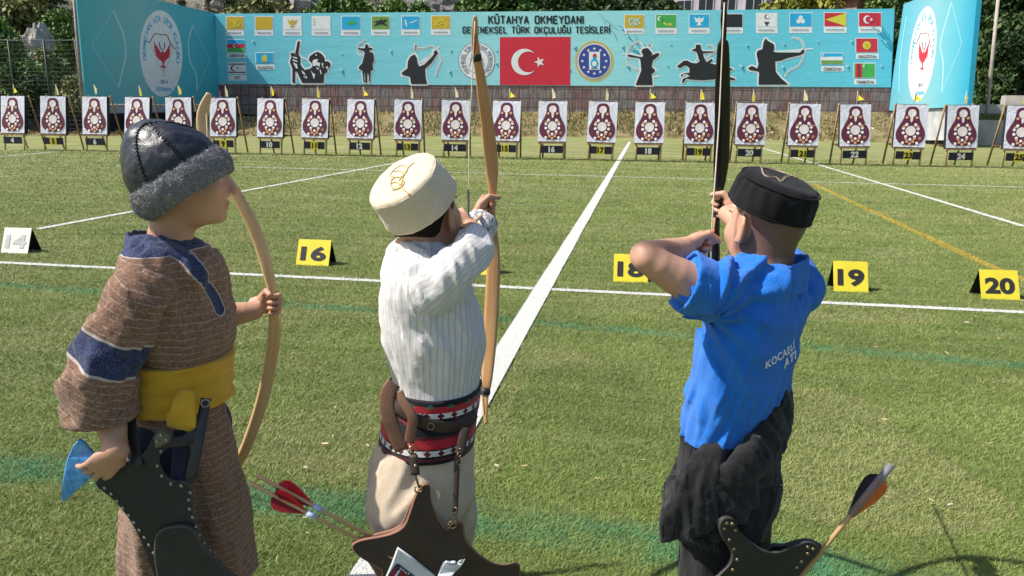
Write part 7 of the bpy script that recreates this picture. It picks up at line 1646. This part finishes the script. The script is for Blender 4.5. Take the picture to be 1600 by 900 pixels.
# --- right bow
bC = empty('bow', gripC); tag(bC, 'glossy black bow drawn by the boy in the blue shirt', 'bow')
ptsC = [(1132, -6, 1.94), (1132, 10, 1.95), (1131, 28, 1.965), (1131, 52, 1.985), (1130, 63, 1.99), (1130, 70, 1.995), (1129.5, 105, 2.02), (1129, 150, 2.05), (1128.5, 205, 2.085), (1127, 250, 2.105), (1124.5, 280, 2.118), (1122, 305, 2.125), (1119.5, 330, 2.125), (1117, 360, 2.12), (1115, 400, 2.11), (1114, 450, 2.09), (1113, 510, 2.05), (1113, 565, 2.0), (1114, 585, 1.98), (1115, 630, 1.94)]
hC_ = [2.5, 3.2, 5.2, 4.0, 5.0, 8.8, 11, 12.3, 12.3, 12.3, 9.5, 6.2, 5.5, 7, 10, 11.5, 11.5, 9, 5, 3]
bow_limb('limbs', [P(*q) for q in ptsC], [mpx(h, q[1], q[2]) for h, q in zip(hC_, ptsC)], [.005] * 5 + [.007] * 5 + [.013] * 4 + [.007] * 4 + [.005] * 2, BOWK, bC, nrm(-FH))
nC_ = P(1111, 372, 1.80)
tubeobj('bowstring', [P(1132, 4, 1.935), P(1129, 64, 1.955), P(1124, 180, 1.90), P(1118, 270, 1.85), nC_, P(1112, 480, 1.86), P(1115, 610, 1.93)], 0.0017, simple('cream_bowstring', (0.62, 0.52, 0.42), 0.7, 0.1, 80, 0), bC)
SHAFT = wood_mat('arrow_wood', (0.50, 0.31, 0.14), (0.62, 0.42, 0.22), 0.5); VRED = simple('red_vane', (0.46, 0.012, 0.020), 0.6, 0.15, 60, 0.2, 300); VDRED = simple('deep_red_vane', (0.22, 0.010, 0.014), 0.6, 0.15, 60, 0.2, 300); VORG = simple('orange_vane', (0.62, 0.15, 0.03), 0.6, 0.1, 60, 0.2, 300); VBLK = simple('black_vane', (0.012, 0.012, 0.013), 0.6, 0.1, 60, 0.2, 300); BLUEW = simple('pale_blue_wrap', (0.38, 0.48, 0.68), 0.5, 0.1, 60, 0.0); GREYN = simple('grey_nock', (0.22, 0.22, 0.23), 0.5, 0.1, 60, 0)
arrow('pale arrow nocked on the honey coloured bow, resting over the fist', P(731, 357, 1.905), P(779, 311, 2.34), [SHAFT])
arrow('arrow with orange vanes nocked on the black bow at the chin', nC_, P(1121, 318, 2.44), [SHAFT], (0.02, 0.075, 0.014, [VORG, VORG, VORG], 0.6))
# --- quivers
def lin(x0, d0, x1, d1): return lambda x, y: d0 + (d1 - d0) * (x - x0) / (x1 - x0)
za = lambda pts: [(80 + x / 2.5, 540 + y / 2.5) for x, y in pts]
qA = empty('quiver', P(250, 780, 1.58)); tag(qA, 'black studded leather quiver hanging at the hip of the boy in the tunic', 'quiver')
dq = lin(150, 1.560, 370, 1.575)
pl_, nqA = plate('back_panel', za([(172, 538), (240, 495), (300, 455), (350, 432), (378, 395), (402, 350), (432, 330), (466, 340), (462, 385), (428, 420), (420, 455), (440, 500), (476, 527), (545, 540), (556, 620), (568, 700), (620, 800), (700, 885), (760, 935), (640, 990), (440, 990), (400, 890), (330, 720), (250, 610)]), dq, 0.006, [L_BLACK, L_EDGE, STEEL], qA,
     [(80 + x / 2.5, 540 + y / 2.5) for x, y in ((212, 553), (237, 577), (261, 605), (283, 632), (306, 660), (326, 688), (347, 718), (367, 746), (385, 776), (402, 808), (416, 838), (430, 870), (545, 572), (540, 600), (543, 636), (554, 668), (567, 706), (580, 738), (598, 769), (620, 799), (642, 825), (667, 852), (690, 882), (470, 538), (510, 545), (434, 507), (417, 467), (431, 410))], 0.0046)
plate('pocket', za([(420, 725), (480, 704), (550, 712), (600, 790), (690, 885), (730, 930), (640, 985), (450, 985), (410, 880), (402, 780)]), lambda x, y: dq(x, y) - 0.012, 0.007, [L_BLACK, L_EDGE, STEEL], qA)
plate('buckle_tab', za([(402, 352), (430, 328), (466, 342), (470, 372), (440, 392), (405, 400)]), lambda x, y: dq(x, y) - 0.010, 0.004, [simple('tab_steel', (0.16, 0.16, 0.17), 0.35, 0.2, 40, 0.1, Metallic=0.8), L_EDGE, STEEL], qA, za([(431, 349), (416, 373), (452, 368)]), 0.0046)
strap('strap', [P(204, 648, 1.615), P(207, 680, 1.590), P(213, 716, 1.562), P(216, 730, 1.556)], 0.026, 0.004, L_BLACK, qA); ring('strap_ring', P(203, 650, 1.606), 0.0075, 0.0018, -FH, STEEL, qA)
strap('strap', [P(322, 622, 1.618), P(316, 655, 1.600), P(308, 700, 1.575), P(297, 750, 1.562)], 0.024, 0.004, L_BLACK, qA); ring('strap_ring', P(321, 630, 1.606), 0.009, 0.0018, nrm(-FH + RT0 * 0.4), STEEL, qA)
strap('cross_strap', [P(256, 690, 1.560), P(285, 690, 1.572), P(312, 676, 1.590)], 0.026, 0.004, L_BLACK, qA)
strap('navy_flap', [P(281, 672, 1.606), P(280, 710, 1.592), P(276, 755, 1.580)], 0.030, 0.004, NAVY, qA)
zq = lambda pts: [(560 + x / 5.626, 740 + y / 5.626) for x, y in pts]
qB = empty('quiver', P(680, 840, 1.62)); tag(qB, 'dark brown leather quiver hanging on chains in front of the cream trousers', 'quiver')
dqB = lin(548, 1.585, 810, 1.640)
plate('front_panel', zq([(-60, 655), (-40, 610), (40, 580), (180, 555), (300, 520), (395, 455), (450, 330), (500, 190), (560, 95), (625, 98), (640, 240), (700, 380), (790, 490), (830, 440), (918, 430), (950, 580), (1060, 710), (1200, 795), (1300, 805), (1410, 795), (1425, 900), (1400, 1000), (300, 1000), (200, 850), (20, 740)]), dqB, 0.006, [L_BROWN, L_TANEDGE, BRASS], qB)
plate('back_panel', zq([(-50, 600), (40, 560), (180, 525), (300, 490), (385, 430), (470, 240), (560, 110), (600, 300), (700, 700), (1000, 1000), (300, 1000), (100, 800)]), lambda x, y: dqB(x, y) + 0.030, 0.005, [L_TAN, L_TANEDGE, BRASS], qB)
tubeobj('chain', [P(639, 692, 1.625), P(642, 704, 1.615), P(646, 712, 1.606)], 0.0022, BRASS, qB); ring('snap_ring', P(645, 703, 1.612), 0.010, 0.002, nrm(-FH + RT0 * .5), BRASS, qB)
strap('strap', [P(646, 711, 1.606), P(649, 742, 1.596)], 0.021, 0.006, L_BROWN, qB); mb = MB(); mb.ball(P(649, 728, 1.594), 0.0042, 0, 8, 5); mb.build('rivet', STEEL, qB)
tubeobj('chain', [P(649, 742, 1.597), P(652, 752, 1.598), P(655, 762, 1.600)], 0.003, BRASS, qB); ring('snap_ring', P(654, 764, 1.598), 0.009, 0.002, nrm(-FH + RT0 * .4), BRASS, qB)
strap('strap', [P(727, 668, 1.672), P(722, 690, 1.660), P(719, 710, 1.652)], 0.022, 0.005, L_BROWN, qB); strap('strap', [P(715, 712, 1.650), P(713, 750, 1.636), P(711, 800, 1.622)], 0.014, 0.005, L_BROWN, qB)
for i in range(5): ring('chain_link', P(718 - i * .5, 704 + i * 6, 1.650 - i * .002), 0.0055, 0.0014, nrm(-FH + RT0 * (0.8 if i % 2 else -0.8)), BRASS, qB)
for i in range(4): ring('chain_link', P(711.5, 796 + i * 6, 1.622), 0.0055, 0.0014, nrm(-FH + RT0 * (0.8 if i % 2 else -0.8)), BRASS, qB)
ring('snap_ring', P(707, 820, 1.610), 0.009, 0.002, -FH, BRASS, qB)
PAPER = simple('white_plastic', (0.62, 0.64, 0.66), 0.32, 0.08, 30, 0.4, 30, 0.004)
cdn = empty('printed_card', P(625, 880, 1.58)); tag(cdn, 'white card with a red and navy print tucked into the brown quiver', 'card')
dcd = lambda x, y: dqB(x, y) - 0.007
plate('card', zq([(240, 905), (290, 790), (345, 645), (480, 740), (670, 895), (640, 1000), (200, 1000)]), dcd, 0.002, [PAPER, PAPER, PAPER], cdn, (), 0.004, 0)
def on_card(pts, k): return [P(x, y, dcd(x, y) - 0.0045 - 0.0006 * k) for x, y in zq(pts)]
mb = MB(); mb.add(on_card([(255, 905), (330, 795), (350, 792), (500, 905), (480, 1000), (230, 1000)], 0), tess([(255, 905), (330, 795), (350, 792), (500, 905), (480, 1000), (230, 1000)]), 0)
for q in ([(262, 912), (318, 830), (345, 815), (300, 912)], [(375, 850), (395, 855), (372, 925), (340, 925)], [(410, 868), (440, 890), (430, 925), (395, 925)]): mb.add(on_card(q, 1), tess(q), 1)
q = [(308, 912), (350, 850), (372, 845), (335, 912)]; mb.add(on_card(q, 1), tess(q), 2)
for i, (a, b) in enumerate(((362, 832), (384, 846), (402, 866), (430, 876))): q = [(a, b), (a + 10, b - 8), (a + 22, b + 6), (a + 10, b + 12)]; mb.add(on_card(q, 2), tess(q), 2)
mb.build('print', [simple('print_navy', (0.03, 0.035, 0.09), 0.4, 0.1, 30, 0), simple('print_red', (0.35, 0.02, 0.035), 0.4, 0.1, 30, 0), PAPER], cdn)
wp = empty('plastic_wrap', P(700, 890, 1.60)); tag(wp, 'crumpled white plastic wrap sticking out of the brown quiver', 'wrap')
plate('sheet', zq([(695, 920), (740, 790), (770, 768), (850, 770), (862, 785), (880, 768), (938, 752), (900, 820), (850, 870), (800, 920)]), lambda x, y: dqB(x, y) - 0.008 + 0.004 * math.sin(x * 0.9 + y * 0.5), 0.002, [PAPER, PAPER, PAPER], wp, (), 0.004, 3)
gq = 'arrows in the brown quiver'
arrow('upper arrow with bright red vanes and pale blue wrap, in the brown quiver', P(400, 742, 1.60), P(640, 871, 1.612), [SHAFT], (0.055, 0.145, 0.022, [VRED, VRED, VDRED], 2.6), gq, 0.0046, (0.150, 0.172, BLUEW))
arrow('lower arrow with dark red vanes and pale blue wrap, in the brown quiver', P(390, 754, 1.585), P(630, 880, 1.600), [SHAFT], (0.060, 0.145, 0.024, [VDRED, VDRED, VRED], 0.9), gq, 0.0046, (0.148, 0.172, BLUEW))
zr = lambda pts: [(1000 + x / 2.648, 560 + y / 2.648) for x, y in pts]
qC = empty('quiver', P(1190, 860, 1.56)); tag(qC, 'black leather quiver with studs at the hip of the boy in blue', 'quiver')
dqC = lin(1120, 1.515, 1280, 1.560)
plate('front_panel', zr([(325, 690), (345, 658), (385, 662), (402, 700), (450, 752), (510, 790), (570, 802), (640, 776), (700, 757), (742, 780), (725, 820), (662, 882), (630, 960), (600, 1000), (250, 1000), (318, 905), (368, 850), (376, 800), (338, 740)]), dqC, 0.006, [L_BLACK, L_EDGE, BRASS], qC, zr([(355, 680), (378, 682), (345, 702), (390, 708), (366, 748), (385, 786), (398, 830), (690, 778), (712, 786), (690, 805), (664, 838), (645, 862), (380, 872)]), 0.0046)
plate('back_panel', zr([(520, 790), (600, 770), (680, 748), (735, 762), (740, 800), (600, 1000), (400, 1000)]), lambda x, y: dqC(x, y) + 0.03, 0.005, [L_BLACK, L_EDGE, BRASS], qC)
strap('strap', [P(1106, 800, 1.545), P(1118, 812, 1.528), P(1132, 822, 1.514)], 0.020, 0.004, L_BLACK, qC)
strap('strap', [P(1220, 755, 1.600), P(1214, 790, 1.575), P(1200, 825, 1.552), P(1190, 850, 1.548)], 0.013, 0.004, L_BLACK, qC)
for i in range(3): ring('chain_link', P(1219 - i, 760 + i * 7, 1.596), 0.0055, 0.0014, nrm(-FH + RT0 * (0.8 if i % 2 else -0.8)), STEEL, qC)
arrow('arrow with an orange and a black vane standing in the black quiver', P(1393, 726, 1.60), P(1232, 925, 1.555), [SHAFT], (0.035, 0.155, 0.026, [VORG, VBLK, VORG], 0.5 + math.pi), None, 0.0056, (0.0, 0.150, GREYN))
# --- the blue card in the boy's hand
bc = empty('blue_card', P(125, 735, 1.556)); tag(bc, 'bright blue kite shaped plastic sheet held in the right hand at the hip', 'sheet')
t = NT('blue_plastic'); p = t.pos(); n1 = t.noise(t.scale(p, (1, 1, 0.5)), 55, 3, 0.6); mt = t.bsdf(t.ramp(n1, [(0.35, (0.035, 0.22, 0.58)), (0.65, (0.13, 0.40, 0.74))]), 0.22, n1, 0.5, 0.004, 0.5)
plate('sheet', [(124, 685), (142, 703), (159, 722), (140, 748), (118, 768), (99, 784), (96, 770), (101, 735), (107, 712)], lambda x, y: 1.556 + 0.006 * math.sin(x * 0.12 + y * 0.05), 0.003, [mt, mt, mt], bc, (), 0.004, 2)
# --- number signs on the turf
SY = simple('sign_yellow', (0.72, 0.60, 0.045), 0.5, 0.06, 8, 0.1); SP = simple('sign_glare', (0.84, 0.83, 0.72), 0.4, 0.05, 8, 0.1); SK = simple('sign_black', (0.010, 0.010, 0.011), 0.6, 0.2, 8, 0.1); NK = simple('sign_numeral', (0.028, 0.026, 0.028), 0.6, 0.1, 8, 0); NP = simple('glare_numeral', (0.55, 0.52, 0.50), 0.5, 0.1, 8, 0)  # leftmost sign: glare painted into its pale board and numeral
for n, TL, TR, BR, BL, glare in ((14, (18, 355), (59, 357), (43, 396), (1, 395), 1), (16, (472, 373), (520, 376), (513, 416), (462, 414), 0), (17, (730, 390), (780, 392), (776, 430), (724, 428), 0), (18, (961, 396), (1013, 398), (1012, 442), (958, 440), 0), (19, (1301, 407), (1353, 409), (1357, 457), (1303, 455), 0), (20, (1525, 420), (1586, 423), (1594, 469), (1534, 467), 0)):
    a, b = G(*BL), G(*BR); d = nrm(b - a); bk = V(-d[1], d[0], 0); half_ = 0.105; Wd = np.linalg.norm(b - a)
    v = ray((TL[0] + TR[0]) / 2, (TL[1] + TR[1]) / 2); m0 = (a + b) / 2 + bk * half_; s = ((m0 - CAM) @ bk) / (v @ bk); tp = CAM + v * s; H = tp[2]
    e = empty('number_sign', (a + b) / 2 + bk * half_, math.atan2(d[1], d[0]))
    lb = {14: 'yellow tent shaped sign, painted pale with glare, reading 14 at the left edge of the turf', 16: 'yellow tent shaped sign reading 16 between the left and middle boys', 17: 'yellow sign almost hidden behind the sleeve and bow of the middle boy', 18: 'yellow sign reading 18 half covered by the bare elbow', 19: 'yellow tent shaped sign reading 19 right of the blue shirt', 20: 'yellow tent shaped sign reading 20 at the right edge'}[n]
    tag(e, lb, 'sign', 'number signs along the shooting line')
    th = 0.006; sl = math.hypot(half_, H); nf = V(0, -H, half_) / sl
    fr = MB(); A = [V(-Wd / 2, -half_, 0), V(Wd / 2, -half_, 0), V(Wd / 2, 0, H), V(-Wd / 2, 0, H)]; B = [q - nf * th for q in A]; fr.add(A + B, [(0, 1, 2, 3), (7, 6, 5, 4), (0, 4, 5, 1), (1, 5, 6, 2), (2, 6, 7, 3), (3, 7, 4, 0)]); fr.f and None
    fr.m[1] = 1; link('front_board', fr.mesh('front_board'), e, [SP if glare else SY, SK], False)
    rr_ = MB(); nb_ = V(0, H, half_) / sl; A = [V(Wd / 2, half_, 0), V(-Wd / 2, half_, 0), V(-Wd / 2, 0.004, H - 0.004), V(Wd / 2, 0.004, H - 0.004)]; B = [q - nb_ * th for q in A]; rr_.add(A + B, [(0, 1, 2, 3), (7, 6, 5, 4), (0, 4, 5, 1), (1, 5, 6, 2), (2, 6, 7, 3), (3, 7, 4, 0)]); link('rear_board', rr_.mesh('rear_board'), e, SK, False)
    v2, f2 = text2d(str(n), 0.042, 1.0, sl * 0.50, Wd * 0.78); up_ = V(0, half_, H) / sl; c0 = V(0, -half_ * 0.54, H * 0.46) + nf * 0.003
    mb = MB(); mb.add([c0 + V(1, 0, 0) * x + up_ * y for x, y in v2], [tuple(q) for q in f2]); link('numeral', mb.mesh('numeral'), e, NP if glare else NK, False)
